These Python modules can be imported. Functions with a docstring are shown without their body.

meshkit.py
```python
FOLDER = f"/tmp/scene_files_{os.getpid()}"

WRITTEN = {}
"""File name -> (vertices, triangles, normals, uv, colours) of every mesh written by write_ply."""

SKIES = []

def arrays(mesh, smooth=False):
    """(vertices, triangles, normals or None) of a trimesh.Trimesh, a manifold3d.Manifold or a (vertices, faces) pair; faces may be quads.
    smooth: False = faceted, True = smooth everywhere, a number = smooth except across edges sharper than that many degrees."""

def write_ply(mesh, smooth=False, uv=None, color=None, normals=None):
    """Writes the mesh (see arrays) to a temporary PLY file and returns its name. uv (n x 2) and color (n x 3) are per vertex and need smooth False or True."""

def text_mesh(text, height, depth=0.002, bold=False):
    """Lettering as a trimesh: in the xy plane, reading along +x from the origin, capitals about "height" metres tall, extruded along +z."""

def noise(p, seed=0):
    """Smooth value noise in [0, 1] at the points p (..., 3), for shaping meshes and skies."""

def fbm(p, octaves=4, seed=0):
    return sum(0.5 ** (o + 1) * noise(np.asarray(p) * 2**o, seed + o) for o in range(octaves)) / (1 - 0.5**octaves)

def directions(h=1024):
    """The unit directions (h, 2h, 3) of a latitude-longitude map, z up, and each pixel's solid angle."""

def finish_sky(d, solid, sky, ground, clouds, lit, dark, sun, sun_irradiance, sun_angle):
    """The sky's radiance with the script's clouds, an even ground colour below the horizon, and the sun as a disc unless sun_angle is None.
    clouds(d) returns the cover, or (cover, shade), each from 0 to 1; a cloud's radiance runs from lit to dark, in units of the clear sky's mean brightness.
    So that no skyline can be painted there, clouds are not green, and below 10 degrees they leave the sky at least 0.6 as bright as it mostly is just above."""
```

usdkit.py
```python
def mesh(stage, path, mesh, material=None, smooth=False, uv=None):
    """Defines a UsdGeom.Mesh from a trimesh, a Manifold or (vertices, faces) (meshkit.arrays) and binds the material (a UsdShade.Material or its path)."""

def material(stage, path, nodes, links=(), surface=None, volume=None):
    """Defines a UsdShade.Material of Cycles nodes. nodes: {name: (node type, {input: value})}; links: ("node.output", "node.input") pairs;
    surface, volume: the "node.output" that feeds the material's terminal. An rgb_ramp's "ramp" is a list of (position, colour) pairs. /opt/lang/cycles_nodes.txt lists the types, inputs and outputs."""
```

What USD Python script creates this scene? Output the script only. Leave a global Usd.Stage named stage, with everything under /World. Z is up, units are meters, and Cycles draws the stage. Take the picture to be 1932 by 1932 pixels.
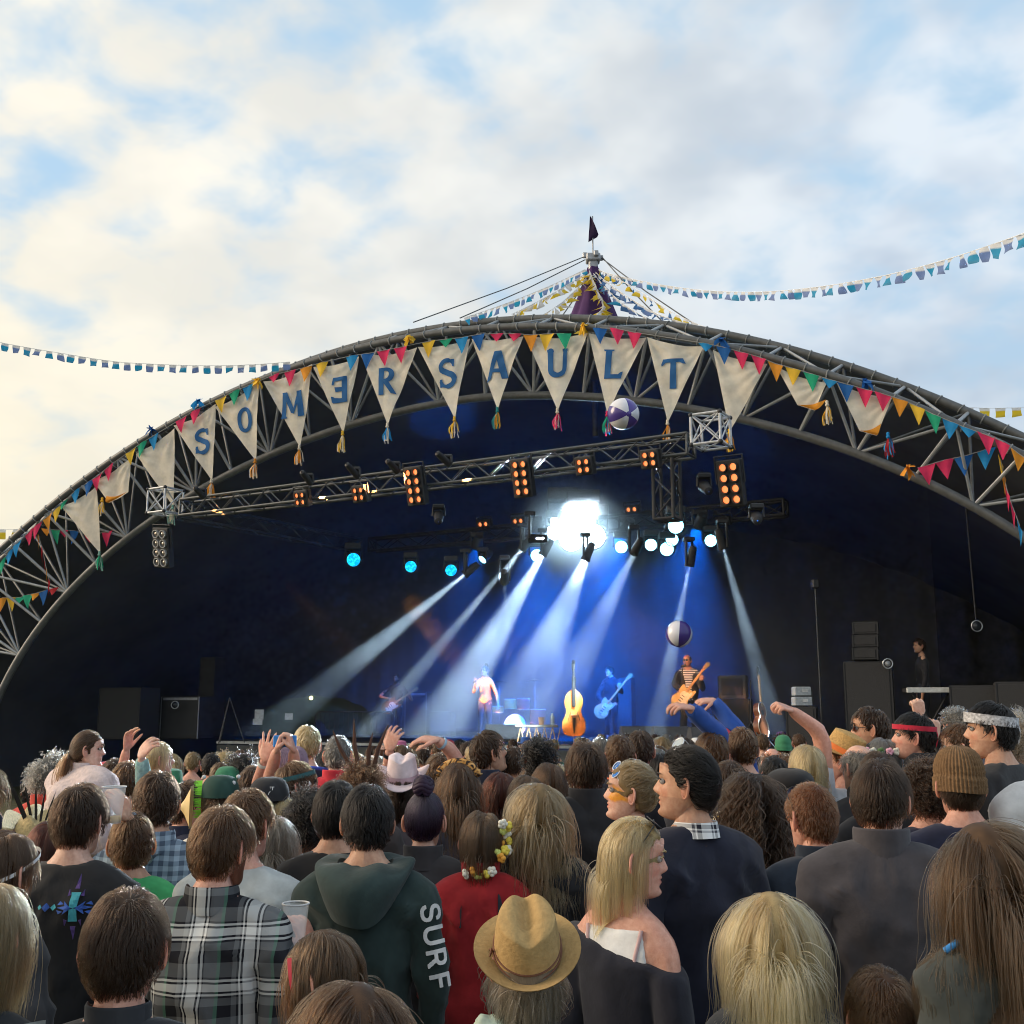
import math, random, numpy as np, trimesh, usdkit, meshkit
import manifold3d as m3
from shapely.geometry import Polygon, LineString, Point
from shapely import affinity
from shapely.ops import unary_union
from pxr import Usd, UsdGeom, UsdLux, UsdShade, Gf, Sdf, Vt

# ---------------------------------------------------------------- camera, sky, sun, exposure
stage = Usd.Stage.CreateInMemory()
UsdGeom.Xform.Define(stage, '/World')
FOC, PITCH, CAMH = 2072 / 1932, 10.0, 2.05
cam = UsdGeom.Camera.Define(stage, '/World/Camera')
cam.CreateHorizontalApertureAttr(36.0)
cam.CreateVerticalApertureAttr(36.0)
cam.CreateFocalLengthAttr(36 * FOC)
cam.CreateExposureAttr(0.65)
cam.AddTranslateOp().Set((0, 0, CAMH))
cam.AddRotateXOp().Set(90 + PITCH)

SUN_AZ, SUN_EL = math.radians(-88), math.radians(20)
SUN = np.array([math.cos(SUN_EL) * math.sin(SUN_AZ), math.cos(SUN_EL) * math.cos(SUN_AZ), math.sin(SUN_EL)])


def mat(name, nodes, links=(), surface=None, volume=None):
    return usdkit.material(stage, '/World/Looks/' + name, nodes, links, surface, volume)


def V(v): return np.asarray(v, float)


dome = UsdLux.DomeLight.Define(stage, '/World/sky')
cb = 1.0
sky_mat = mat('sky_look', {
    's': ('sky_texture', {'sky_type': 'single_scattering', 'sun_disc': False, 'sun_elevation': SUN_EL, 'sun_rotation': SUN_AZ}),
    'clear': ('mix_color', {'blend_type': 'mix', 'fac': 0.80, 'b': (3.4, 4.9, 6.25), 'use_clamp': False}),
    'tc': ('texture_coordinate', {}), 'sep': ('separate_xyz', {}),
    'zz': ('math', {'math_type': 'add', 'value2': 0.36}), 'zm': ('math', {'math_type': 'maximum', 'value2': 0.05}),
    'px': ('math', {'math_type': 'divide'}), 'py': ('math', {'math_type': 'divide'}), 'pv': ('combine_xyz', {'z': 0.35}),
    'rot': ('mapping', {'rotation': (0, 0, 0.5), 'scale': (1.0, 1.05, 1.0), 'location': (3.1, 0.4, 0.0)}),
    'big': ('noise_texture', {'scale': 2.3, 'detail': 2.0, 'roughness': 0.5, 'distortion': 0.3}),
    'mid': ('noise_texture', {'scale': 11.0, 'detail': 4.0, 'roughness': 0.46, 'distortion': 0.2}),
    'a1': ('math', {'math_type': 'multiply', 'value2': 0.42}), 'a2': ('math', {'math_type': 'multiply', 'value2': 0.58}),
    'sum': ('math', {'math_type': 'add'}),
    # more cover towards the sun side and near the horizon
    'sd': ('vector_math', {'math_type': 'dot_product', 'vector2': tuple(SUN)}),
    'sb': ('map_range', {'from_min': -0.40, 'from_max': 0.50, 'to_min': -0.02, 'to_max': 0.055, 'clamp': True}),
    'hb': ('map_range', {'from_min': 0.30, 'from_max': 0.62, 'to_min': 0.07, 'to_max': 0.0, 'clamp': True}),
    'sum2': ('math', {'math_type': 'add'}), 'sum3': ('math', {'math_type': 'add'}),
    'cov': ('map_range', {'range_type': 'smoothstep', 'from_min': 0.39, 'from_max': 0.62, 'to_min': 0.0, 'to_max': 1.0}),
    'shade_n': ('noise_texture', {'scale': 4.2, 'detail': 4.0, 'roughness': 0.5}),
    'shade': ('map_range', {'range_type': 'smoothstep', 'from_min': 0.36, 'from_max': 0.66, 'to_min': 0.0, 'to_max': 1.0}),
    'warm': ('map_range', {'from_min': -0.12, 'from_max': 0.52, 'to_min': 0.0, 'to_max': 1.0, 'clamp': True}),
    'lit': ('mix_color', {'a': (5.1, 5.6, 6.1), 'b': (6.9, 6.5, 5.6), 'use_clamp': False}),
    'dark': ('mix_color', {'a': (3.1, 3.8, 4.7), 'b': (5.9, 5.7, 5.1), 'use_clamp': False}),
    'cl': ('mix_color', {'use_clamp': False}), 'all': ('mix_color', {'use_clamp': False}),
    'low': ('map_range', {'range_type': 'smoothstep', 'from_min': 0.46, 'from_max': 0.10, 'to_min': 0.0, 'to_max': 0.72}),
    'veil': ('mix_color', {'use_clamp': False}),
    'vw': ('mix_color', {'a': (2.9, 3.6, 4.4), 'b': (6.4, 5.8, 4.3), 'use_clamp': False}),
    'bg': ('background_shader', {'strength': 0.1})},
    [('s.color', 'clear.a'), ('tc.generated', 'sep.vector'), ('sep.z', 'zz.value1'), ('zz.value', 'zm.value1'), ('sep.x', 'px.value1'), ('zm.value', 'px.value2'),
     ('sep.y', 'py.value1'), ('zm.value', 'py.value2'), ('px.value', 'pv.x'), ('py.value', 'pv.y'), ('pv.vector', 'rot.vector'),
     ('rot.vector', 'big.vector'), ('rot.vector', 'mid.vector'), ('big.fac', 'a1.value1'), ('mid.fac', 'a2.value1'), ('a1.value', 'sum.value1'), ('a2.value', 'sum.value2'),
     ('tc.generated', 'sd.vector1'), ('sd.value', 'sb.value'), ('sum.value', 'sum2.value1'), ('sb.result', 'sum2.value2'),
     ('sep.z', 'hb.value'), ('sum2.value', 'sum3.value1'), ('hb.result', 'sum3.value2'), ('sum3.value', 'cov.value'),
     ('rot.vector', 'shade_n.vector'), ('shade_n.fac', 'shade.value'), ('sd.value', 'warm.value'), ('warm.result', 'lit.fac'), ('warm.result', 'dark.fac'),
     ('shade.result', 'cl.fac'), ('dark.result', 'cl.a'), ('lit.result', 'cl.b'), ('cov.result', 'all.fac'), ('clear.result', 'all.a'), ('cl.result', 'all.b'),
     ('sep.z', 'low.value'), ('warm.result', 'vw.fac'), ('low.result', 'veil.fac'), ('all.result', 'veil.a'), ('vw.result', 'veil.b'), ('veil.result', 'bg.color')], surface='bg.background')
UsdShade.MaterialBindingAPI.Apply(dome.GetPrim()).Bind(sky_mat)
dome.GetPrim().SetCustomDataByKey('kind', 'structure')
sun = UsdLux.DistantLight.Define(stage, '/World/sun')
sun.CreateNormalizeAttr(True)
sun.CreateIntensityAttr(0.5)
sun.CreateAngleAttr(30.0)
sun.CreateColorAttr(Gf.Vec3f(1.0, 0.80, 0.58))
sun.AddTransformOp().Set(Gf.Matrix4d().SetLookAt(Gf.Vec3d(*SUN), Gf.Vec3d(0, 0, 0), Gf.Vec3d(0, 0, 1)).GetInverse())


# ---------------------------------------------------------------- helpers
def ray(u, v):          # direction through a point of the photograph (in 1932 x 1932 units), with y = 1
    x, y = (u - 966) / 1932 / FOC, -(v - 966) / 1932 / FOC
    c, s = math.cos(math.radians(PITCH)), math.sin(math.radians(PITCH))
    r = np.array([x, c - s * y, s + c * y])
    return r / r[1]


def at(u, v, d): return np.array([0, 0, CAMH]) + ray(u, v) * d


def on_plane(u, v, p, n):
    r, o = ray(u, v), np.array([0, 0, CAMH])
    return o + r * (np.dot(V(p) - o, n) / np.dot(r, n))


def on_height(u, v, z): return np.array([0, 0, CAMH]) + ray(u, v) * ((z - CAMH) / ray(u, v)[2])


YAW = math.radians(21)
T, N = np.array([math.cos(YAW), -math.sin(YAW), 0]), np.array([math.sin(YAW), math.cos(YAW), 0])
r0 = ray(1100, 640)
C0 = np.array([r0[0] * 18, 18, 0])


def stg(s, d, z): return C0 + T * s + N * d + np.array([0, 0, z])   # stage frame: along the arch, into the stage, up


used, BASE = {}, '/World/'


def path_for(name, parent=None):
    base = str(parent.GetPath()) if parent is not None else '/World'
    k = used.get((base, name), -1) + 1
    used[(base, name)] = k
    return f'{base}/{name}' + (f'_{k:03d}' if k else '')


def obj(name, mesh, m, parent=None, smooth=False, tint=None):
    if isinstance(mesh, list): mesh = cat(mesh)
    g = usdkit.mesh(stage, path_for(name, parent), mesh, m, smooth=smooth)
    if tint is not None:
        UsdGeom.PrimvarsAPI(g).CreatePrimvar('tint', Sdf.ValueTypeNames.Color3fArray, 'vertex').Set(Vt.Vec3fArray.FromNumpy(np.asarray(tint, np.float32)))
    return g.GetPrim()


def thing(name, label, category, loc=(0, 0, 0), rotz=0.0, group=None, kind=None):
    x = UsdGeom.Xform.Define(stage, path_for(name))
    x.AddTranslateOp().Set(tuple(map(float, loc)))
    x.AddRotateZOp().Set(math.degrees(rotz))
    return tag(x.GetPrim(), label, category, group, kind)


def tag(p, label=None, category=None, group=None, kind=None):
    for k, v in (('label', label), ('category', category), ('group', group), ('kind', kind)):
        if v: p.SetCustomDataByKey(k, v)
    return p


def cat(ms): return trimesh.util.concatenate([mm if isinstance(mm, trimesh.Trimesh) else tm(mm) for mm in ms])


def tm(mf):
    if isinstance(mf, trimesh.Trimesh): return mf
    if isinstance(mf, tuple): return trimesh.Trimesh(*mf, process=False)
    a = mf.to_mesh()
    return trimesh.Trimesh(np.array(a.vert_properties[:, :3], float), np.array(a.tri_verts, int), process=False)


def box(size, c=(0, 0, 0), rz=0.0):
    b = trimesh.creation.box(size)
    if rz: b.apply_transform(trimesh.transformations.rotation_matrix(rz, [0, 0, 1]))
    b.apply_translation(c)
    return b


def rbox(size, c=(0, 0, 0), r=0.01):
    """A box with chamfered edges."""
    h = V(size) / 2 - r
    pts = []
    for sx in (-1, 1):
        for sy in (-1, 1):
            for sz in (-1, 1):
                q = np.array([sx, sy, sz]) * h
                for k in range(3):
                    e = np.zeros(3); e[k] = r * (sx, sy, sz)[k]
                    pts.append(q + e)
    mm = tm(m3.Manifold.hull_points(np.array(pts)))
    mm.apply_translation(c)
    return mm


def tube(pts, r, n=8, closed=False, caps=True):
    """A round bar along a polyline; r is one radius or one for each point."""
    P = V(pts); K = len(P); R = np.broadcast_to(np.asarray(r, float), (K,))
    tan = np.gradient(P, axis=0) if not closed else (np.roll(P, -1, 0) - np.roll(P, 1, 0))
    tan /= np.maximum(np.linalg.norm(tan, axis=1, keepdims=True), 1e-9)
    up = np.array([0, 0, 1.0]) if abs(tan[0][2]) < .9 else np.array([1.0, 0, 0])
    rings, a = [], np.cross(tan[0], up); a /= np.linalg.norm(a)
    th = np.linspace(0, 2 * np.pi, n, endpoint=False)
    for k in range(K):
        a = a - tan[k] * (a @ tan[k]); a /= max(np.linalg.norm(a), 1e-9)
        b = np.cross(tan[k], a)
        rings.append(P[k] + R[k] * (np.cos(th)[:, None] * a + np.sin(th)[:, None] * b))
    v = np.vstack(rings); f = []
    for k in range(K if closed else K - 1):
        k2 = (k + 1) % K
        for j in range(n):
            j2 = (j + 1) % n
            f += [[k * n + j, k2 * n + j, k2 * n + j2], [k * n + j, k2 * n + j2, k * n + j2]]
    if caps and not closed:
        v = np.vstack([v, P[:1], P[-1:]]); c0, c1 = len(v) - 2, len(v) - 1
        for j in range(n):
            f += [[c0, j, (j + 1) % n], [c1, (K - 1) * n + (j + 1) % n, (K - 1) * n + j]]
    mm = trimesh.Trimesh(v, np.array(f)[:, ::-1], process=False)
    return mm


def lathe(prof, n=24):
    """Surface of revolution about z from (radius, height) pairs."""
    prof = V(prof); th = np.linspace(0, 2 * np.pi, n, endpoint=False)
    v = np.array([[r * math.cos(t), r * math.sin(t), z] for r, z in prof for t in th]); f = []
    for k in range(len(prof) - 1):
        for j in range(n):
            j2 = (j + 1) % n
            f += [[k * n + j, k * n + j2, (k + 1) * n + j2], [k * n + j, (k + 1) * n + j2, (k + 1) * n + j]]
    return trimesh.Trimesh(v, np.array(f), process=False)


def grid(fn, nu, nv):
    """fn(a, b) -> point, a, b in 0..1; one sheet."""
    v = np.array([fn(i / (nu - 1), j / (nv - 1)) for i in range(nu) for j in range(nv)], float); f = []
    for i in range(nu - 1):
        for j in range(nv - 1):
            q = i * nv + j
            f += [[q, q + nv, q + nv + 1], [q, q + nv + 1, q + 1]]
    return trimesh.Trimesh(v, np.array(f), process=False)


def frame_to(p, x, y, z):
    m = np.eye(4); m[:3, 0], m[:3, 1], m[:3, 2], m[:3, 3] = x, y, z, p
    return m


def unit(v): v = V(v); return v / max(np.linalg.norm(v), 1e-9)


def moved(mm, m4): mm = mm.copy(); mm.apply_transform(m4); return mm


_m = {}


def paint(name, col, rough=0.6, metal=0.0, noise=0.25, scale=12.0, bump=0.0, spec=0.5):
    """Plain surface with slight tone variation and fine relief."""
    if name in _m: return _m[name]
    col = V(col)
    _m[name] = mat(name, {
        'tc': ('texture_coordinate', {}), 'n': ('noise_texture', {'scale': scale, 'detail': 5.0, 'roughness': 0.6}),
        'r': ('rgb_ramp', {'ramp': [(0.25, tuple(col * (1 - noise))), (0.75, tuple(np.minimum(col * (1 + noise), 0.98)))]}),
        'b': ('bump', {'strength': bump, 'distance': 0.01}),
        'p': ('principled_bsdf', {'roughness': rough, 'metallic': metal, 'specular_ior_level': spec})},
        [('tc.object', 'n.vector'), ('n.fac', 'r.fac'), ('r.color', 'p.base_color'), ('n.fac', 'b.height')] + ([('b.normal', 'p.normal')] if bump else []), surface='p.BSDF')
    return _m[name]


def cloth(col, rough=0.9, name=None):
    col = tuple(round(float(c), 3) for c in col)
    name = name or 'cloth_' + '_'.join(f'{int(c * 1000):03d}' for c in col)
    if name in _m: return _m[name]
    c = V(col) * .92 + .005
    _m[name] = mat(name, {
        'tc': ('texture_coordinate', {}), 'n': ('noise_texture', {'scale': 9.0, 'detail': 6.0, 'roughness': 0.65}), 'w': ('noise_texture', {'scale': 420.0, 'detail': 2.0}),
        'r': ('rgb_ramp', {'ramp': [(0.28, tuple(c * 0.72)), (0.72, tuple(np.minimum(c * 1.22, .95)))]}),
        'b': ('bump', {'strength': 0.35, 'distance': 0.012}), 'b2': ('bump', {'strength': 0.25, 'distance': 0.002}),
        'p': ('principled_bsdf', {'roughness': rough, 'specular_ior_level': 0.25, 'sheen_weight': 0.12, 'sheen_roughness': 0.5})},
        [('tc.object', 'n.vector'), ('tc.object', 'w.vector'), ('n.fac', 'r.fac'), ('r.color', 'p.base_color'), ('n.fac', 'b.height'), ('w.fac', 'b2.height'), ('b.normal', 'b2.normal'), ('b2.normal', 'p.normal')], surface='p.BSDF')
    return _m[name]


def thin_cloth(name, col, tr=0.35):
    """Bunting and banner cloth that lets some daylight through."""
    if name in _m: return _m[name]
    c = V(col)
    _m[name] = mat(name, {
        'tc': ('texture_coordinate', {}), 'n': ('noise_texture', {'scale': 5.0, 'detail': 6.0, 'roughness': 0.6}),
        'r': ('rgb_ramp', {'ramp': [(0.3, tuple(c * 0.82)), (0.7, tuple(np.minimum(c * 1.1, .95)))]}),
        'b': ('bump', {'strength': 0.25, 'distance': 0.02}),
        'd': ('principled_bsdf', {'roughness': 0.85, 'specular_ior_level': 0.2}), 't': ('translucent_bsdf', {}), 'm': ('mix_closure', {'fac': tr})},
        [('tc.object', 'n.vector'), ('n.fac', 'r.fac'), ('r.color', 'd.base_color'), ('r.color', 't.color'), ('n.fac', 'b.height'), ('b.normal', 'd.normal'), ('d.BSDF', 'm.closure1'), ('t.BSDF', 'm.closure2')], surface='m.closure')
    return _m[name]


def glow(name, col, strength):
    if name not in _m: _m[name] = mat(name, {'e': ('emission', {'color': tuple(col), 'strength': strength})}, surface='e.emission')
    return _m[name]


def spot(path, eye, tgt, intensity, cone, soft=0.5, color=(1, 1, 1), radius=0.05):
    L = UsdLux.SphereLight.Define(stage, path)
    L.CreateRadiusAttr(radius); L.CreateIntensityAttr(float(intensity)); L.CreateNormalizeAttr(True); L.CreateColorAttr(Gf.Vec3f(*map(float, color)))
    sh = UsdLux.ShapingAPI.Apply(L.GetPrim()); sh.CreateShapingConeAngleAttr(float(cone)); sh.CreateShapingConeSoftnessAttr(float(soft))
    eye, tgt = V(eye), V(tgt)
    up = (0, 0, 1) if abs(unit(tgt - eye)[2]) < .95 else (0, 1, 0)
    L.AddTransformOp().Set(Gf.Matrix4d().SetLookAt(Gf.Vec3d(*eye), Gf.Vec3d(*tgt), Gf.Vec3d(*up)).GetInverse())
# ---------------------------------------------------------------- ground, stage deck, tent
rng = np.random.default_rng(7)
grass = mat('trodden_grass', {'tc': ('texture_coordinate', {}), 'n': ('noise_texture', {'scale': 3.0, 'detail': 8.0}), 'r': ('rgb_ramp', {'ramp': [(.3, (.05, .07, .02)), (.7, (.13, .11, .06))]}),
                              'b': ('bump', {'strength': .6, 'distance': .05}), 'p': ('principled_bsdf', {'roughness': .95})},
            [('tc.object', 'n.vector'), ('n.fac', 'r.fac'), ('r.color', 'p.base_color'), ('n.fac', 'b.height'), ('b.normal', 'p.normal')], surface='p.BSDF')


def ground_pt(a, b):
    x, y = (a - .5) * 900, (b - .5) * 900 + 30
    return [x, y, 0.04 * math.sin(x * .11) * math.cos(y * .09) if math.hypot(x, y - 10) > 60 else 0]


tag(obj('ground', grid(ground_pt, 40, 40), grass), kind='structure')

black_paint = paint('black_paint', (.022, .022, .025), .55)
black_ply = paint('black_stage_board', (.03, .03, .033), .6, noise=.4, scale=4)
alu = paint('aluminium', (.62, .63, .65), .38, .85, noise=.12, scale=20)
dull_alu = paint('dull_aluminium', (.36, .37, .39), .5, .55, noise=.2, scale=15)
galv = paint('galvanised_steel', (.115, .118, .12), .5, .35, noise=.25, scale=9, bump=.1)
galv_light = paint('galvanised_brace', (.30, .31, .32), .45, .45, noise=.2, scale=9)
drape = paint('black_drape', (.085, .085, .085), .95, noise=.35, scale=3, spec=.1)
skin_tent = paint('tent_skin', (.10, .10, .10), .8, noise=.25, scale=.8, spec=.2)
rope = paint('grey_rope', (.30, .30, .29), .9)

DECK = 1.27
stage_deck = thing('stage_deck', 'black raised concert stage platform under the arched tent', 'stage', stg(-2.5, 4.2, 0), -YAW)
for i in range(8):
    for j in range(5):
        obj('deck_panel', box((1.83, 1.83, .09), (-7.6 + i * 1.845 + .9, j * 1.845 + .95, DECK - .045 - rng.random() * .004)), black_ply, stage_deck)
obj('front_skirt', box((14.76, .03, DECK - .10), (-.22, .0, (DECK - .10) / 2)), drape, stage_deck)
obj('front_edge_trim', box((14.76, .04, .055), (-.22, -.022, DECK - .04)), dull_alu, stage_deck)
for k in range(15):
    obj('leg', box((.06, .06, DECK - .1), (-7.5 + k * 1.04, .3, (DECK - .1) / 2)), dull_alu, stage_deck)

s_dense = np.linspace(-17.8, 12.4, 1200)


def curve(s, s0, h, a, p, q): return h * np.clip(1 - np.abs((s - s0) / a) ** p, 0, None) ** (1 / q)


zt = curve(s_dense, -2.696, 8.676, 15.194, 2.032, 1.088)
sb_dense = np.linspace(-2.154 - 11.09, -2.154 + 11.09, 1200)
zb = curve(sb_dense, -2.154, 7.499, 11.09, 1.776, 2.1)
CEN = np.array([-2.45, -3.0])
ang = lambda s, z: np.arctan2(s - CEN[0], z - CEN[1])
ok_t = zt > 0
at_, ab_ = ang(s_dense[ok_t], zt[ok_t]), ang(sb_dense, zb)
St, Zt = s_dense[ok_t], zt[ok_t]


def top2(phi): return np.array([np.interp(phi, at_, St), np.interp(phi, at_, Zt)])
def bot2(phi): return np.array([np.interp(phi, ab_, sb_dense), np.interp(phi, ab_, zb)])


def rear2(phi):
    e = .01; d = unit(top2(phi + e) - top2(phi - e)); n_ = np.array([-d[1], d[0]]); n_ = n_ if n_ @ (top2(phi) - CEN) > 0 else -n_
    return top2(phi) + n_ * .42


def P3(p2, d): return stg(p2[0], d, max(p2[1], 0.0))


PHI0, PHI1 = max(at_[0], ab_[0]) + .002, min(at_[-1], ab_[-1]) - .002
phis_f = np.linspace(PHI0, PHI1, 400)
arc = np.concatenate([[0], np.cumsum(np.linalg.norm(np.diff([top2(p) for p in phis_f], axis=0), axis=1))])
sA = on_plane(1111, 630, C0, N); phiA = ang((sA - C0) @ T, sA[2]); arcA = np.interp(phiA, phis_f, arc)
nodes = [np.interp(arcA + k * 1.02, arc, phis_f) for k in range(-int(arcA / 1.02), int((arc[-1] - arcA) / 1.02) + 1)]
RB, BD = .82, .36     # depth of the rear chord and of the bottom chord behind the front one
arch = thing('arch_truss', 'grey steel arch of three curved tubes framing the stage opening', 'arch', stg(-2.45, 0, 0))
L_ = lambda p: V(p) - stg(-2.45, 0, 0)
fine = np.linspace(PHI0, PHI1, 120)
front_pts = [L_(P3(top2(p), 0)) for p in fine]; rear_pts = [L_(P3(rear2(p), RB)) for p in fine]; bot_pts = [L_(P3(bot2(p), BD)) for p in fine]
obj('front_chord', tube(front_pts, .068, 12), galv, arch, 40)
obj('rear_chord', tube(rear_pts, .075, 12), galv, arch, 40)
obj('bottom_chord', tube(bot_pts, .075, 12), galv, arch, 40)
for i, p in enumerate(nodes):
    f, r, b = L_(P3(top2(p), 0)), L_(P3(rear2(p), RB)), L_(P3(bot2(p), BD))
    obj('post', tube([f, b], .030, 8), galv_light, arch, 40)
    obj('rear_post', tube([r, b], .026, 8), galv, arch, 40)
    obj('crossbar', tube([f, r], .030, 8), galv_light, arch, 40)
    if i + 1 < len(nodes):
        q = nodes[i + 1]; f2, r2, b2 = L_(P3(top2(q), 0)), L_(P3(rear2(q), RB)), L_(P3(bot2(q), BD))
        obj('diagonal', tube([f, b2] if i % 2 else [b, f2], .026, 8), galv_light, arch, 40)
        obj('rear_diagonal', tube([r, b2] if i % 2 else [b, r2], .024, 8), galv, arch, 40)
        obj('top_diagonal', tube([f, r2] if i % 2 else [r, f2], .024, 8), galv_light, arch, 40)


def ring(c, ax, r, w=.011):
    a = unit(np.cross(ax, [0.3, 1, .2])); b = np.cross(unit(ax), a); th = np.linspace(0, 2 * np.pi, 10, endpoint=False)
    return tube([c + r * (math.cos(t) * a + math.sin(t) * b) for t in th], w, 4, closed=True)


lash = []
for pts, r in ((front_pts, .076), (rear_pts, .083)):
    pts = V(pts); al = np.concatenate([[0], np.cumsum(np.linalg.norm(np.diff(pts, axis=0), axis=1))])
    for d in np.arange(.3, al[-1], .36):
        c = np.array([np.interp(d, al, pts[:, k]) for k in range(3)]); c2 = np.array([np.interp(d + .05, al, pts[:, k]) for k in range(3)])
        lash.append(ring(c, unit(c2 - c) + rng.normal(size=3) * .12, r))
tag(obj('rope_lashing', lash, rope, arch), kind='stuff')

# tent skin, swept back from the rear chord, and its back wall
tent = thing('stage_tent', 'dark fabric tent roof and walls enclosing the stage behind the arch', 'tent', stg(-2.45, RB, 0))
L2 = lambda p: V(p) - stg(-2.45, RB, 0)


def skin_pt(a, b):
    phi = PHI0 + (PHI1 - PHI0) * a; q = rear2(phi)
    sag = 1 - .20 * b ** 1.5
    q = np.array([CEN[0] + (q[0] - CEN[0]) * (1 - .08 * b), q[1] * sag])
    return L2(stg(q[0], RB + .03 + b * 14.5, 0 if a in (0, 1) else max(q[1], 0)))


def wall_pt(a, b):
    phi = PHI0 + (PHI1 - PHI0) * a; q = rear2(phi)
    q = np.array([CEN[0] + (q[0] - CEN[0]) * .925, max(q[1], 0) * .805])
    fold = .10 * math.sin(q[0] * 5.0) * (1 - b) + .05 * math.sin(q[0] * 11)
    return L2(stg(q[0], RB + 14.2 + fold, q[1] * (1 - b)))


obj('roof_skin', grid(skin_pt, 72, 16), skin_tent, tent, True)
obj('back_drape', grid(wall_pt, 160, 6), drape, tent, True)

# mast, cowl and pennant above the tent
MD = 22.4
mt = at(1119, 500, MD)
purple = thin_cloth('purple_canvas', (.085, .040, .135), .15)
dark_purple = thin_cloth('dark_purple_flag', (.035, .02, .055), .1)
mast = thing('tent_mast', 'steel tent mast with purple cowl and dark pennant rising behind the arch top', 'mast', (mt[0], mt[1], 0))
z = lambda v: at(1119, v, MD)[2]
obj('pole', tube([(0, 0, 7.6), (0, 0, z(482))], .06, 12), galv, mast, 40)
obj('bracket', [rbox((.30, .30, .16), (0, 0, z(488)), .02)] + [rbox((.10, .07, .12), (.19 * math.cos(t), .19 * math.sin(t), z(484)), .015) for t in (.4, 2.0, 3.5, 5.0)] + [rbox((.20, .2, .3), (0, 0, z(502)), .03)], dull_alu, mast)
obj('flag_pole', tube([(0, 0, z(485)), (0, 0, z(408))], .016, 8), dull_alu, mast)


def cowl_pt(a, b):
    t = a * 2 * math.pi; r = .12 + .60 * b ** 1.1 + .50 * max(b - .75, 0) ** 1.2
    r *= 1 + .10 * math.sin(t * 6 + b * 2) + .03 * math.sin(t * 13)
    zz = z(506) + (z(655) - z(506)) * b
    return [r * math.cos(t), r * math.sin(t), zz]


obj('cowl', grid(cowl_pt, 60, 14), purple, mast, True)
pz = [z(407), z(445), z(456)]
hw = lambda du: du / 2072 * MD
obj('pennant', grid(lambda a, b: [(-hw(5) + hw(-8) * a * 0 + (hw(21) * (1 - abs(a - .78) / .78 if a < .78 else 1 - (a - .78) / .22 * 1.0)) * b) + hw(4) * (1 - a) - hw(4), -.02 + .05 * math.sin(a * 5 + b * 3) * b, pz[0] + (pz[2] - pz[0]) * a], 12, 6), dark_purple, mast, True)

# ---------------------------------------------------------------- letter banners
canvas = thin_cloth('cream_canvas', (.80, .73, .61), .3)
blue_app = thin_cloth('blue_applique', (.030, .125, .32), .1)
orange_cloth = thin_cloth('orange_cloth', (.75, .31, .04), .25)
STRIP = {'cream': canvas, 'orange': orange_cloth, 'yellow': thin_cloth('yellow_cloth', (.85, .55, .06), .3), 'pink': thin_cloth('pink_cloth', (.78, .05, .15), .3),
         'red': thin_cloth('red_cloth', (.5, .03, .04), .3), 'teal': thin_cloth('teal_cloth', (.05, .33, .33), .3), 'green': thin_cloth('green_cloth', (.03, .42, .24), .3),
         'blue': thin_cloth('blue_cloth', (.03, .30, .66), .3), 'navy': thin_cloth('deep_blue_cloth', (.025, .14, .44), .3), 'mint': thin_cloth('mint_cloth', (.30, .52, .45), .3)}


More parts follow.
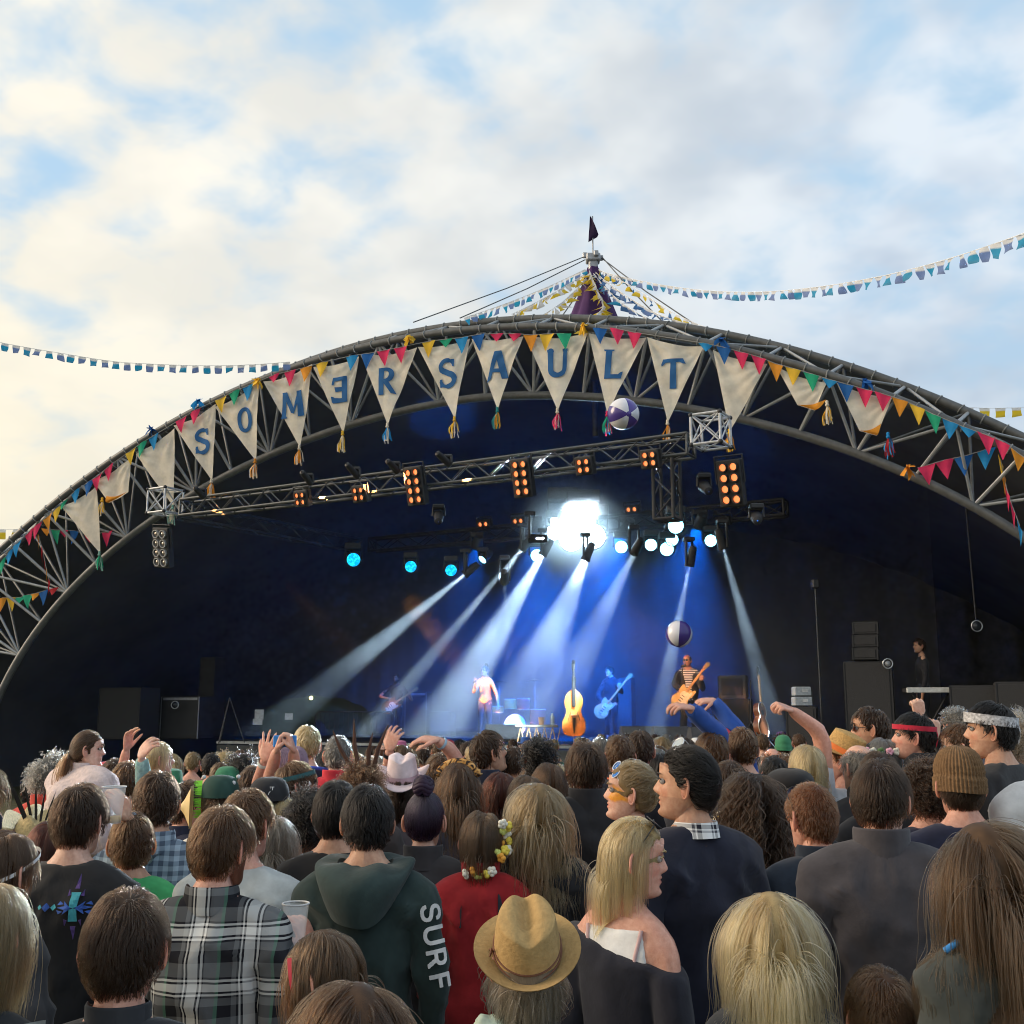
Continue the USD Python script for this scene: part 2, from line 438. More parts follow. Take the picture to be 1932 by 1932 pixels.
def stroke(pts, w):
    """A brush stroke of varying width as a polygon."""
    pts = V(pts); w = np.broadcast_to(w, (len(pts),))
    return unary_union([unary_union([Point(*pts[i]).buffer(w[i] / 2, 8), Point(*pts[i + 1]).buffer(w[i + 1] / 2, 8)]).convex_hull for i in range(len(pts) - 1)])


def arcpts(cx, cy, rx, ry, a0, a1, n=18): return [(cx + rx * math.cos(math.radians(t)), cy + ry * math.sin(math.radians(t))) for t in np.linspace(a0, a1, n)]


pg = lambda *p: Polygon(p)
ell = lambda cx, cy, rx, ry: affinity.scale(Point(cx, cy).buffer(1, 24), rx, ry)
s_path = arcpts(.36, .76, .24, .20, 20, 250, 14) + arcpts(.36, .26, .26, .225, 75, -170, 16)
GL = {   # letters about 1 high
    'S': unary_union([stroke(s_path, [.10] * 3 + [.15] * 8 + [.20] * 8 + [.17] * 6 + [.11] * 5), pg((.52, .98), (.64, .98), (.63, .70), (.57, .72)), pg((.06, .03), (.14, .03), (.16, .32), (.07, .31))]),
    'O': ell(.36, .5, .34, .52).difference(ell(.36, .5, .165, .37)),
    'M': unary_union([pg((.0, 0), (.17, .0), (.22, .95), (.07, 1.0)), pg((.05, 1.0), (.25, 1.0), (.50, .36), (.40, .18)), pg((.40, .18), (.52, .36), (.66, 1.0), (.83, 1.0), (.52, .12)), pg((.63, 1.0), (.82, 1.0), (.92, .0), (.68, .0)), pg((-.04, 0), (.22, 0), (.2, .07), (-.02, .07))]),
    'E': unary_union([pg((.40, 0), (.62, 0), (.60, 1), (.40, 1)), pg((.0, .84), (.06, 1), (.5, 1), (.5, .86)), pg((.14, .42), (.10, .62), (.5, .58), (.5, .45)), pg((-.02, .22), (.04, .0), (.5, 0), (.5, .15)), pg((-.02, .72), (.06, .70), (.12, .9), (.04, 1)), pg((-.04, .27), (.06, .25), (.10, .1), (.0, .02))]),
    'R': unary_union([pg((.03, 0), (.24, 0), (.22, 1), (.02, 1)), ell(.30, .73, .32, .28).difference(ell(.27, .74, .15, .155)).intersection(Polygon([(.1, .4), (.7, .4), (.7, 1.1), (.1, 1.1)])), pg((.20, .48), (.40, .50), (.74, -.03), (.52, .03))]),
    'A': unary_union([pg((-.06, -.06), (.10, .06), (.42, 1), (.24, 1)), pg((.24, 1), (.50, 1), (.74, .02), (.50, .02)), pg((.12, .28), (.6, .24), (.58, .38), (.16, .40))]),
    'U': unary_union([stroke([(.12, .97), (.12, .40)] + arcpts(.36, .30, .24, .22, 180, 360, 14) + [(.61, .40), (.63, .97)], [.20] * 8 + [.17] * 5 + [.14] * 5), pg((.0, .93), (.24, .93), (.22, 1.02), (.0, 1.02)), pg((.54, .93), (.72, .93), (.72, 1.02), (.54, 1.02))]),
    'L': unary_union([pg((.06, 0), (.28, 0), (.32, 1), (.12, 1)), pg((.06, .0), (.64, -.02), (.70, .22), (.62, .20), (.54, .13), (.2, .14)), pg((.04, 1), (.06, .94), (.38, .95), (.38, 1))]),
    'T': unary_union([pg((.26, 0), (.48, 0), (.46, .95), (.28, .95)), pg((.04, .98), (.68, .98), (.78, .78), (.68, .80), (.58, .86), (.12, .86), (.0, .74), (-.02, .80))])}

tassel_cols = {}


def tassel(parent, p, n_out, length, cols, seed):
    """Knot and a bunch of cloth strips under a banner's tip."""
    r = np.random.default_rng(seed)
    obj('tassel_knot', lathe([(.004, .0), (.022, -.012), (.026, -.03), (.018, -.05), (.03, -.07), (.034, -.085), (.012, -.10)], 10).apply_translation(p), STRIP[cols[0]], parent, True)
    for c in dict.fromkeys(cols):
        ms = []
        for k in range(13 // len(dict.fromkeys(cols)) + 2):
            a, spread, ln = r.random() * 6.28, .02 + .055 * r.random(), length * (.65 + .4 * r.random())
            w, tw = .016 + .012 * r.random(), r.random() * 3
            o = np.array([math.cos(a), math.sin(a), 0])

            def pt(i, j, o=o, a=a, spread=spread, ln=ln, w=w, tw=tw):
                t = i; side = np.array([math.cos(a + 1.57 + tw * t), math.sin(a + 1.57 + tw * t), 0])
                return p + o * (spread * math.sin(min(t * 2.2, 1.57)) * (1 + .2 * t)) + side * (j - .5) * w * (1 if t > .1 else .4) + np.array([0, 0, -.07 - ln * t]) + o * .012 * math.sin(t * 7 + a)
            ms.append(grid(pt, 6, 2))
        obj('tassel_strips', ms, STRIP[c], parent, True)


def banner(label, tl, tr, tip, letter=None, lc=None, lh=47, tcols=('cream', 'orange'), tpos=None, fold=None, seed=0):
    pl = stg(0, -.10, 0)
    A, B, Cc = (on_plane(*q, pl, N) for q in (tl, tr, tip))
    o = (A + B) / 2
    t = thing('pennant_banner', label, 'banner', o, group='cream banners hanging along the arch')
    a2, b2, c2 = (np.array([(q - o) @ T, (q - o)[2]]) for q in (A, B, Cc))
    wid = np.linalg.norm(b2 - a2); r = np.random.default_rng(seed + 50)
    ph = r.random(6) * 6

    def disp(p):      # folds fanning out from the two tied corners, plus soft billows
        p = np.atleast_2d(p); out = np.zeros(len(p))
        for k, cnr in enumerate((a2, b2)):
            d = p - cnr; rr = np.linalg.norm(d, axis=1); th = np.arctan2(d[:, 1], d[:, 0])
            out += 0.019 * np.sin(th * (13 + 3 * k) + ph[k]) * np.clip(rr / .25, 0, 1) * np.exp(-rr / (.42 * wid))
        out += .020 * np.sin((p[:, 0] * 2.1 + p[:, 1] * 1.3) / wid * 2 + ph[2]) + .010 * np.sin(p[:, 0] * 13 + p[:, 1] * 4 + ph[3])
        n3 = np.c_[p * 3.0, np.full(len(p), seed * 3.7)]
        return out + 0.032 * (meshkit.fbm(n3, 3, seed) - .5)

    def bp(i, j):     # j down the banner, i across
        e = j ** .96
        l = a2 + (c2 - a2) * e; rgt = b2 + (c2 + np.array([.02, 0]) - b2) * e
        q = l + (rgt - l) * i
        q = q + np.array([0, -.055 * wid * math.sin(i * math.pi) * (1 - j) ** 3])
        return q

    def to3(q, off=0.0): dd = disp(q)[0]; return T * q[0] + N * (dd - off) + np.array([0, 0, q[1]])
    ftip = None
    if fold is None:
        obj('cloth', grid(lambda i, j: to3(bp(i, j)), 26, 34), canvas, t, True)
    else:   # the lower part is flipped up, showing the orange lining
        cut, side, fpx = fold
        fp = on_plane(*fpx, stg(0, -.2, 0), N) - o; f2 = np.array([fp @ T, fp[2]])
        obj('cloth', grid(lambda i, j: to3(bp(i, j * cut)), 24, 20), canvas, t, True)
        lo_l, lo_r = bp(0, cut), bp(1, cut)
        up = bp(side, .12)
        obj('orange_lining', grid(lambda i, j: to3((lo_l + (lo_r - lo_l) * i) * (1 - j) + (f2 if 1 else up) * j + np.array([0, -.05 * math.sin(j * 3.14)]), .025 + .05 * math.sin(j * 3.14)), 10, 14), orange_cloth, t, True)
        ftip = f2
    if letter:
        g = GL[letter]; x0, y0, x1, y1 = g.bounds
        cen = on_plane(*lc, pl, N) - o; sc = lh / 2072 * np.linalg.norm(on_plane(*lc, pl, N) - [0, 0, CAMH])
        g = affinity.translate(g, -(x0 + x1) / 2, -.5)
        axis = (a2 + b2) / 2 - c2; rot = (math.degrees(math.atan2(axis[1], axis[0])) - 90) * .35
        g = affinity.rotate(affinity.scale(g, sc, sc, origin=(0, 0)), rot, origin=(0, 0))
        g = affinity.translate(g, cen @ T, cen[2])
        mm = trimesh.util.concatenate([trimesh.creation.extrude_polygon(q, .004, engine='earcut') for q in getattr(g, 'geoms', [g])])
        v, f = trimesh.remesh.subdivide_to_size(mm.vertices, mm.faces, .06)
        dd = disp(v[:, :2])
        w = v[:, :1] * T + (dd - .010 - v[:, 2])[:, None] * N + np.c_[np.zeros((len(v), 2)), v[:, 1]]
        obj('letter', trimesh.Trimesh(w, f[:, ::-1], process=False), blue_app, t)
    if tcols:
        e = c2 if ftip is None else ftip
        if tpos is not None:
            q = on_plane(*tpos, stg(0, -.2, 0), N) - o; tassel(t, q, N, .32, tcols, seed)
        else:
            tassel(t, to3(e) + np.array([0, 0, .03]), N, .33, tcols, seed)
    return t


cream = 'cream canvas pennant banner '
banner(cream + 'with blue letter S, first of the name at lower left', (328, 803), (407, 762), (398, 905), 'S', (382, 832), 46, ('cream', 'orange'), seed=1)
banner(cream + 'with a blue letter O and orange tassel', (405, 767), (490, 722), (480, 867), 'O', (462, 792), 46, ('orange', 'cream'), seed=2)
banner(cream + 'with a blue letter M beside the E', (497, 720), (590, 687), (565, 842), 'M', (551, 763), 50, ('cream', 'orange'), seed=3)
banner(cream + 'with a mirrored blue letter E', (592, 693), (677, 672), (647, 815), 'E', (641, 736), 50, ('yellow', 'cream'), seed=4)
banner(cream + 'with a blue letter R between E and S', (681, 669), (787, 655), (731, 800), 'R', (732, 719), 52, ('cream', 'blue'), seed=5)
banner(cream + 'with blue letter S in the middle of the name', (789, 655), (886, 639), (857, 788), 'S', (846, 705), 54, ('yellow', 'cream'), seed=6)
banner(cream + 'with a blue letter A and teal orange tassel', (889, 639), (987, 634), (937, 770), 'A', (939, 690), 56, ('teal', 'yellow', 'orange'), seed=7)
banner(cream + 'with a blue letter U and pink tassel', (991, 634), (1109, 628), (1052, 773), 'U', (1052, 686), 54, ('cream', 'pink'), seed=8)
banner(cream + 'with a blue letter L in front of a beach ball', (1111, 629), (1219, 636), (1145, 778), 'L', (1158, 687), 56, ('pink', 'blue', 'green'), seed=9)
banner(cream + 'with a blue letter T at the end of the name', (1221, 636), (1328, 653), (1259, 794), 'T', (1271, 705), 58, ('cream', 'orange'), seed=10)
banner('plain cream banner hanging just right of the T, behind the white truss end', (1345, 660), (1448, 687), (1376, 812), None, tcols=('yellow', 'orange'), seed=11)
banner('cream banner with its tip flipped up to show orange, right of the arch top', (1465, 692), (1560, 723), (1524, 800), None, tcols=('cream', 'yellow'), tpos=(1560, 755), fold=(.66, 1, (1558, 752)), seed=12)
banner('plain cream banner with orange folded tip, furthest right on the arch', (1578, 722), (1683, 750), (1640, 852), None, tcols=('blue', 'red'), tpos=(1675, 815), fold=(.70, 1, (1662, 797)), seed=13)
banner('plain cream banner hanging before the left white truss end', (257, 857), (328, 807), (327, 955), None, tcols=('mint', 'cream'), seed=14)
banner('cream banner folded across to show a large orange lining at left', (174, 908), (248, 864), (236, 985), None, tcols=('yellow', 'cream'), tpos=(193, 938), fold=(.52, 0, (196, 935)), seed=15)
banner('plain cream banner with mint tassel, lowest on the left of the arch', (117, 956), (182, 916), (187, 1042), None, tcols=('mint', 'green'), seed=16)

# ---------------------------------------------------------------- coloured bunting along the arch
def pennant_shape(w, h, seed):
    r = np.random.default_rng(seed); lean, bil, ph = r.normal() * .07, .02 + r.random() * .03, r.random() * 6

    def fn(i, j):
        x = (i - .5) * w * (1 - j) + lean * h * j
        return np.array([x, -bil * math.sin(j * 2.4 + ph) * j - .015 * math.sin(i * 5 + ph) * (1 - j), -h * j])
    return grid(fn, 6, 7)


def bunting(label, items, d=-.16, size=(.27, .30), group=None):
    pts = [on_plane(u, v, stg(0, d, 0), N) for u, v, c in items]
    t = thing('bunting', label, 'bunting', pts[0], group=group or 'coloured bunting on the arch')
    pts = V(pts) - pts[0]
    obj('cord', tube(pts, .006, 5), rope, t)
    for k, (u, v, c) in enumerate(items):
        k0, k1 = max(k - 1, 0), min(k + 1, len(pts) - 1); dr = unit(pts[k1] - pts[k0])
        dist = np.linalg.norm(on_plane(u, v, stg(0, d, 0), N)) / 18
        if abs(dr[2]) > .8: dr = unit(T * .3 + np.array([0, 0, -.95]))
        side = -unit(np.cross(dr, [0, 0, 1]) if abs(dr[2]) < .95 else N)
        zz = unit(np.array([0, 0, 1.0]) + .0 * dr)
        m4 = frame_to(pts[k], dr, N, zz)
        half = .5 if c.endswith('-') else 1.0
        obj('pennant', moved(pennant_shape(size[0], size[1] * half, int(u * 7 + v)), m4), STRIP[c.rstrip('-')], t, True)
    return t


bunting('long bunting of coloured triangles tied under the left and middle arch chord',
        [(4, 1058, 'green'), (17, 1042, 'blue'), (33, 1024, 'blue'), (55, 1003, 'pink'), (70, 990, 'pink'), (90, 974, 'orange'), (107, 960, 'yellow'), (119, 948, 'green-'), (142, 926, 'blue'), (168, 909, 'navy'),
         (184, 898, 'pink'), (205, 880, 'pink'), (247, 850, 'yellow'), (268, 835, 'green'), (290, 822, 'blue'), (342, 790, 'pink'), (368, 774, 'pink'), (417, 751, 'yellow'), (442, 738, 'green'), (468, 728, 'blue'),
         (517, 707, 'pink-'), (547, 700, 'pink'), (577, 693, 'orange'), (607, 684, 'yellow'), (664, 671, 'blue'), (694, 667, 'navy'), (724, 661, 'pink'), (756, 655, 'pink'), (809, 644, 'yellow'), (841, 640, 'green-'),
         (871, 637, 'blue'), (902, 631, 'navy'), (937, 629, 'pink-'), (971, 629, 'pink-'), (1001, 632, 'orange'), (1032, 630, 'yellow'), (1064, 629, 'green')])
bunting('bunting of coloured triangles tied under the right half of the arch chord',
        [(1132, 619, 'navy'), (1164, 620, 'pink'), (1197, 627, 'pink'), (1331, 648, 'blue-'), (1365, 655, 'navy'), (1398, 664, 'pink'), (1431, 673, 'pink'), (1463, 686, 'orange'), (1496, 695, 'yellow'), (1530, 705, 'green'),
         (1565, 716, 'blue-'), (1595, 724, 'navy'), (1631, 734, 'pink'), (1666, 743, 'pink'), (1698, 753, 'orange'), (1730, 766, 'yellow'), (1760, 781, 'green'), (1793, 795, 'blue'), (1825, 808, 'blue-'),
         (1860, 820, 'pink'), (1890, 832, 'pink'), (1921, 855, 'orange'), (1950, 875, 'yellow')], size=(.26, .29))
bunting('short row of pennants across the lattice below the lowest left banner', [(88, 998, 'orange-'), (105, 1000, 'green'), (120, 1000, 'pink-'), (139, 1001, 'navy'), (170, 1010, 'pink-'), (203, 1003, 'pink')], d=.25)
bunting('low row of green, yellow and blue pennants on the far left lattice', [(4, 1128, 'orange'), (21, 1127, 'yellow'), (38, 1127, 'green-'), (53, 1122, 'green'), (66, 1120, 'orange-'), (82, 1115, 'navy'), (100, 1110, 'red-')], d=.25)
bunting('twisted strand of red and orange pennants hanging down the far left lattice', [(73, 1012, 'orange'), (80, 1035, 'red'), (84, 1055, 'red'), (88, 1075, 'orange'), (93, 1095, 'red')], d=.1, size=(.12, .30))
bunting('row of pink and blue pennants across the lower right lattice', [(1748, 878, 'pink'), (1782, 868, 'pink'), (1818, 861, 'navy'), (1861, 848, 'blue')], d=.2, size=(.27, .31))
bunting('strand of pennants hanging down the far right lattice', [(1888, 868, 'yellow'), (1893, 893, 'orange'), (1900, 925, 'pink'), (1910, 955, 'pink'), (1924, 992, 'blue')], d=.2, size=(.20, .33))

# ---------------------------------------------------------------- strings of white and coloured flags
tinted = mat('printed_flag', {'a': ('attribute', {'attribute': 'tint'}), 'd': ('principled_bsdf', {'roughness': .6}), 't': ('translucent_bsdf', {}), 'm': ('mix_closure', {'fac': .45})},
             [('a.color', 'd.base_color'), ('a.color', 't.color'), ('d.BSDF', 'm.closure1'), ('t.BSDF', 'm.closure2')], surface='m.closure')
FC = {'c': (.02, .32, .56), 'p': (.17, .26, .52), 'y': (.80, .58, .03), 'w': (.80, .80, .80), 'b': (.05, .17, .42)}


def flag_string(label, line, colors, spacing, size, sag=0.0, seed=0, twist=.25, group=None):
    """line: (u, v, distance) points; flags hang from the cord at even spacing (metres)."""
    r = np.random.default_rng(seed); P = V([at(*q) for q in line])
    tt = np.linspace(0, 1, 60); k = np.linspace(0, 1, len(P))
    from scipy.interpolate import PchipInterpolator
    P = PchipInterpolator(k, P, axis=0)(tt); P[:, 2] -= sag * 4 * tt * (1 - tt)
    t = thing('flag_string', label, 'flag string', P[0], group=group or 'strings of small flags'); P = P - P[0]
    al = np.concatenate([[0], np.cumsum(np.linalg.norm(np.diff(P, axis=0), axis=1))])
    obj('cord', tube(P, .005, 5), paint('white_cord', (.75, .75, .75), .8), t)
    for i, d in enumerate(np.arange(spacing * .4, al[-1], spacing)):
        p = np.array([np.interp(d, al, P[:, j]) for j in range(3)]); q = np.array([np.interp(d + .02, al, P[:, j]) for j in range(3)])
        dx = unit(q - p); y = unit(np.cross([0, 0, 1], dx)); dn = unit(np.array([0, 0, -1]) + y * r.normal() * twist + dx * r.normal() * .08)
        sq, cr = r.normal() * twist, r.normal() * .5
        g = grid(lambda a, b: p + dx * (a - .5) * size[0] * (1 - .25 * abs(sq) * b) + dn * b * size[1] + y * (sq * (a - .5) * b * size[0] + .02 * math.sin(b * 4 + i + a * 3)) + dn * cr * .04 * a * b, 4, 9)
        b_ = np.tile(np.linspace(0, 1, 9), 4); c = FC[colors[i % len(colors)]]
        tint = np.where((b_ < .30)[:, None], V(FC['w']), np.where((b_ > .86)[:, None], V(c) * .8 + .03, V(c)))
        obj('flag', g, tinted, t, True, tint=tint)
    return t


flag_string('string of white and blue flags crossing the sky at left to the arch', [(-60, 634, 19), (100, 664, 19), (250, 685, 19), (400, 690, 19), (545, 683, 19)], 'pc', .205, (.125, .145), seed=1, twist=.15)
flag_string('string of white and blue flags from the mast across the right sky', [(1128, 510, 22.3), (1200, 528, 21), (1300, 545, 19.5), (1430, 551, 17.5), (1600, 533, 15), (1760, 497, 13), (1990, 418, 10.5)], 'cp', .25, (.165, .16), seed=2, twist=.2)
flag_string('string of blue and white flags from mast down to left of arch top', [(1104, 508, 22.3), (1000, 555, 20.8), (880, 598, 19.2)], 'cp', .22, (.16, .17), seed=3)
flag_string('upper yellow and white flag string from mast down to the left', [(1106, 515, 22.3), (1040, 555, 21), (965, 593, 19.8)], 'ywy', .14, (.15, .16), seed=4, twist=.7)
flag_string('lower yellow and white flag string from mast down to the left', [(1107, 522, 22.2), (1070, 562, 21.2), (1020, 596, 19.8)], 'yyw', .13, (.14, .16), seed=5, twist=.8)
flag_string('tangled blue flag string from mast down to the right of the arch top', [(1122, 512, 22.3), (1170, 550, 21), (1250, 596, 19.5), (1300, 610, 19.0)], 'bpb', .14, (.15, .15), seed=6, twist=.9)
flag_string('yellow and blue flag string from mast to the right arch shoulder', [(1128, 508, 22.3), (1200, 545, 20.6), (1270, 590, 19.4), (1335, 618, 18.7)], 'yby', .27, (.15, .16), seed=7, twist=.6)
flag_string('second tangled blue flag string from mast to arch, underneath the first', [(1120, 516, 22.2), (1160, 560, 21), (1205, 592, 20), (1240, 608, 19.4)], 'bcp', .14, (.15, .15), seed=8, twist=.9)
flag_string('yellow flags trailing down over the purple cowl of the mast', [(1112, 512, 22.0), (1126, 545, 21.7), (1138, 575, 21.4), (1128, 592, 20.4), (1104, 612, 18.4)], 'y', .065, (.20, .18), seed=9, twist=1.0)
flag_string('pale yellow flag string in the sky at the far right edge', [(1815, 768, 24), (1880, 770, 24), (1990, 766, 24)], 'y', .36, (.22, .22), seed=10, twist=.15)
flag_string('pale yellow flag string in the sky at the far left edge', [(-40, 998, 24), (10, 999, 24), (45, 998, 24)], 'y', .36, (.22, .22), seed=11, twist=.15)
for k, (q, e) in enumerate((((1103, 484, 22.4), (780, 608, 19)), ((1104, 490, 22.4), (868, 600, 19.3)), ((1135, 487, 22.4), (1320, 618, 19)), ((1135, 484, 22.4), (1255, 612, 19.5)), ((1110, 520, 22.3), (1060, 597, 21)))):
    a, b = at(*q), at(*e); c = b - a
    g = obj('guy_wire', tube([(0, 0, 0), c * .5 + [0, 0, -.04], c], .012, 6), galv)
    UsdGeom.Xformable(g).AddTranslateOp().Set(tuple(map(float, a)))
    tag(g, ('steel guy wire from mast bracket to far left of arch top', 'lower steel guy wire from mast to left arch top', 'steel guy wire from mast bracket to right arch shoulder', 'thin wire from mast bracket just right of cowl', 'thin wire hanging left of the purple cowl')[k], 'wire')
for k, (u, v, c, lab) in enumerate(((487, 716, 'yellow', 'yellow ribbon knotted on the arch left of letter M'), (772, 636, 'yellow', 'yellow ribbon knotted on the arch above letter R'), (1100, 612, 'yellow', 'yellow ribbon knot on the arch below the mast'), (1360, 640, 'navy', 'blue ribbon knot on the arch right of letter T'),
                                     (1632, 718, 'navy', 'blue ribbon knot further down the right arch'), (285, 808, 'navy', 'blue ribbon knot low on the left arch'), (374, 756, 'blue', 'small blue ribbon tuft above letter S'), (1713, 881, 'orange', 'orange ribbon knot on the lower right lattice'))):
    r = np.random.default_rng(k + 400); p = on_plane(u, v, stg(0, -.12, 0), N); ms = []
    for j in range(9):
        d1 = unit(r.normal(size=3)) * .12; d2 = unit(r.normal(size=3)) * .06
        ms.append(grid(lambda a, b: d1 * (a * 1.3 - .3) + d2 * (b - .5) * (1 + a) + np.array([0, 0, -.1 * a * a]), 5, 3))
    g = obj('ribbon_knot', ms, STRIP[c], None, True); UsdGeom.Xformable(g).AddTranslateOp().Set(tuple(map(float, p))); tag(g, lab, 'ribbon')
# ---------------------------------------------------------------- lighting rig
ZR = CAMH + 3.62                        # underside of the lighting trusses
FRr, FLr = on_height(1336, 838, ZR), on_height(300, 967, ZR)
rt = unit((FRr - FLr) * [1, 1, 0]); rn = np.array([-rt[1], rt[0], 0])
BLr = FLr + rn * 6.2
truss_mat = paint('truss_aluminium', (.085, .09, .095), .42, .6, noise=.2, scale=14)


def box_truss(label, a, b, h=.52, w=.52, up=(0, 0, 1), step=.52, ends=True, m=None):
    """Square lattice truss whose lower front edge runs from a to b."""
    m = m or truss_mat
    d = unit(b - a); up = V(up); sd = unit(np.cross(up, d)); Lr = np.linalg.norm(b - a)
    t = thing('lighting_truss', label, 'truss', a); c = [V((0, 0, 0)), up * h, up * h + sd * w, sd * w]
    for k in range(4): obj('main_tube', tube([c[k], c[k] + d * Lr], .026, 8), m, t, 40)
    n = max(int(Lr / step), 1); st = Lr / n
    for k in range(4):
        p, q = c[k], c[(k + 1) % 4]
        for i in range(n):
            e = [p + d * st * i, q + d * st * (i + 1)] if i % 2 else [q + d * st * i, p + d * st * (i + 1)]
            obj('brace', tube(e, .013, 5), m, t, 40)
    for e in (0, Lr):
        for k in range(4): obj('end_frame', tube([c[k] + d * e, c[(k + 1) % 4] + d * e], .022, 6), m, t, 40)
        if ends:
            obj('end_cross', tube([c[0] + d * e, c[2] + d * e], .016, 6), m, t, 40); obj('end_cross', tube([c[1] + d * e, c[3] + d * e], .016, 6), m, t, 40)
    return t


def corner_block(label, p, s):
    """Open cube of bars where trusses meet, with crossed bars on each face."""
    t = thing('truss_corner', label, 'truss corner', p)
    X, Y, Z = rt * s, rn * s, np.array([0, 0, s]); c = {(i, j, k): X * (i - .5) + Y * (j - .2) + Z * k for i in (0, 1) for j in (0, 1) for k in (0, 1)}
    K = list(c)
    for a in K:
        for b in K:
            df = sum(abs(a[q] - b[q]) for q in range(3))
            if a < b and df == 1: obj('edge_bar', tube([c[a], c[b]], .020, 8), paint('bright_aluminium', (.50, .51, .53), .4, .5), t, 40)
            if a < b and df == 2: obj('cross_bar', tube([c[a], c[b]], .012, 6), paint('bright_aluminium', (.50, .51, .53), .4, .5), t, 40)
    [obj('corner_joint', trimesh.creation.icosphere(1, .036).apply_translation(v), black_paint, t, True) for v in c.values()]
    return t


corner_block('bright white cube of bars at the right end of the lighting truss', FRr, .43)
corner_block('bright white cube of bars at the left end of the lighting truss', FLr, .46)
fA, fB = on_height(455, 985, ZR), on_height(1300, 870, ZR)
front_truss = box_truss('long front lighting truss hung with orange lamps under the arch', FLr + rt * .55 + np.array([0, 0, -.10]), FRr - rt * .32 + np.array([0, 0, -.10]), h=.30, w=.32, step=.36)
box_truss('dark side lighting truss running back from the left white truss end', FLr + rn * .4, BLr, h=.3, w=.32)
box_truss('rear lighting truss above the backdrop carrying the blue lamps', BLr + rt * .2, BLr + rt * 10.2, h=.3, w=.3, m=black_paint)
tw = at(1300, 958, FRr[1] + .5)
box_truss('short vertical truss hanging below the right white truss end', V((FRr[0] - rt[0] * .5, FRr[1] - rt[1] * .5 + .3, ZR - .95)), V((FRr[0] - rt[0] * .5, FRr[1] - rt[1] * .5 + .3, ZR)), up=-rt, h=.30, w=.30, step=.26, m=black_paint)

amber = mat('amber_lamp', {'e': ('emission', {'color': (1.0, .13, .025), 'strength': .85}), 'lw': ('layer_weight', {'blend': .35}), 'e2': ('emission', {'color': (1.0, .30, .10), 'strength': 1.0}), 'm': ('mix_closure', {})},
            [('lw.facing', 'm.fac'), ('e2.emission', 'm.closure1'), ('e.emission', 'm.closure2')], surface='m.closure')
dead_lens = paint('unlit_lens', (.35, .30, .26), .15, .7)
FRONT_D = lambda u, v: on_plane(u, v, FLr - rn * .18, rn)


def out_frame(p, tilt=0.0):   # matrix whose +y faces the audience
    y = unit(-rn + np.array([0, 0, -.25 + tilt])); x = unit(np.cross(y, [0, 0, 1])); return frame_to(p, x, y, np.cross(x, y))


def blinder(label, p, cols, rows, cell, lit=True, roll=0.0, group=None):
    t = thing('blinder_lamp', label, 'stage lamp', p, group=group or 'orange lamp banks on the trusses')
    M4 = out_frame((0, 0, 0)) @ trimesh.transformations.rotation_matrix(roll, [0, 1, 0])
    obj('housing', moved(rbox((cols * cell + .05, .14, rows * cell + .05), (0, -.07, 0), .015), M4), black_paint, t)
    obj('yoke', moved(tube([(-cols * cell / 2 - .05, -.05, 0), (-cols * cell / 2 - .05, -.05, rows * cell / 2 + .08), (cols * cell / 2 + .05, -.05, rows * cell / 2 + .08), (cols * cell / 2 + .05, -.05, 0)], .016, 6), M4), black_paint, t, 40)
    for i in range(cols):
        for j in range(rows):
            c = ((i - (cols - 1) / 2) * cell, 0, (j - (rows - 1) / 2) * cell)
            rim = trimesh.creation.annulus(cell * .36, cell * .44, .05); rim.apply_transform(trimesh.transformations.rotation_matrix(math.pi / 2, [1, 0, 0])); rim.apply_translation((c[0], .02, c[2]))
            r_ = obj('lamp_rim', moved(rim, M4), dull_alu if not lit else black_paint, t)
            lens = lathe([(.001, .035), (cell * .18, .03), (cell * .30, .012), (cell * .36, -.01)], 16); lens.apply_transform(trimesh.transformations.rotation_matrix(-math.pi / 2, [1, 0, 0])); lens.apply_translation(c)
            obj('lens', moved(lens, M4), amber if lit else dead_lens, t, True)
    return t


for u, v, w, lab in ((567, 941, 26, 'square of four orange lamps, leftmost on the front truss'), (677, 932, 27, 'square of four orange lamps, second on the front truss'), (1101, 879, 29, 'square of four orange lamps right of the taller middle lamp bank'), (1225, 866, 30, 'square of four orange lamps nearest the right white truss end')):
    p = FRONT_D(u, v); blinder(lab, p, 2, 2, w / 2072 * p[1] / 1.9)
for u, v, lab in ((781, 917, 'tall bank of eight orange lamps, left one on the front truss'), (983, 902, 'tall bank of eight orange lamps in the middle of the front truss')):
    p = FRONT_D(u, v); blinder(lab, p, 2, 4, 17.5 / 2072 * p[1])
p = FRr + np.array([.35, .2, -.72]); p = at(1377, 912, p[1]); blinder('tall bank of eight dim orange lamps below the right white truss end', p, 2, 4, 21 / 2072 * p[1])
p = FLr + np.array([0, 0, -.6]); p = at(303, 1034, p[1] + .2); blinder('tilted bank of eight unlit lamps hanging below the left white truss end', p, 2, 4, 18 / 2072 * p[1], lit=False, roll=-.12)
REAR_D = lambda u, v, k=0.0: on_plane(u, v, BLr - rn * (.2 + k), rn)
for u, v, lab in ((912, 989, 'pair of small orange lamps on the rear truss, left one'), (978, 983, 'pair of small orange lamps just left of the white glare'), (1122, 967, 'pair of small orange lamps above right of the white glare'), (1192, 961, 'pair of small orange lamps over the blue lamps'), (1362, 984, 'pair of small orange lamps at the far right of the rear truss')):
    p = REAR_D(u, v); blinder(lab, p, 2, 1, 12 / 2072 * p[1] / .95)

cyan = (.02, .62, 1.0)


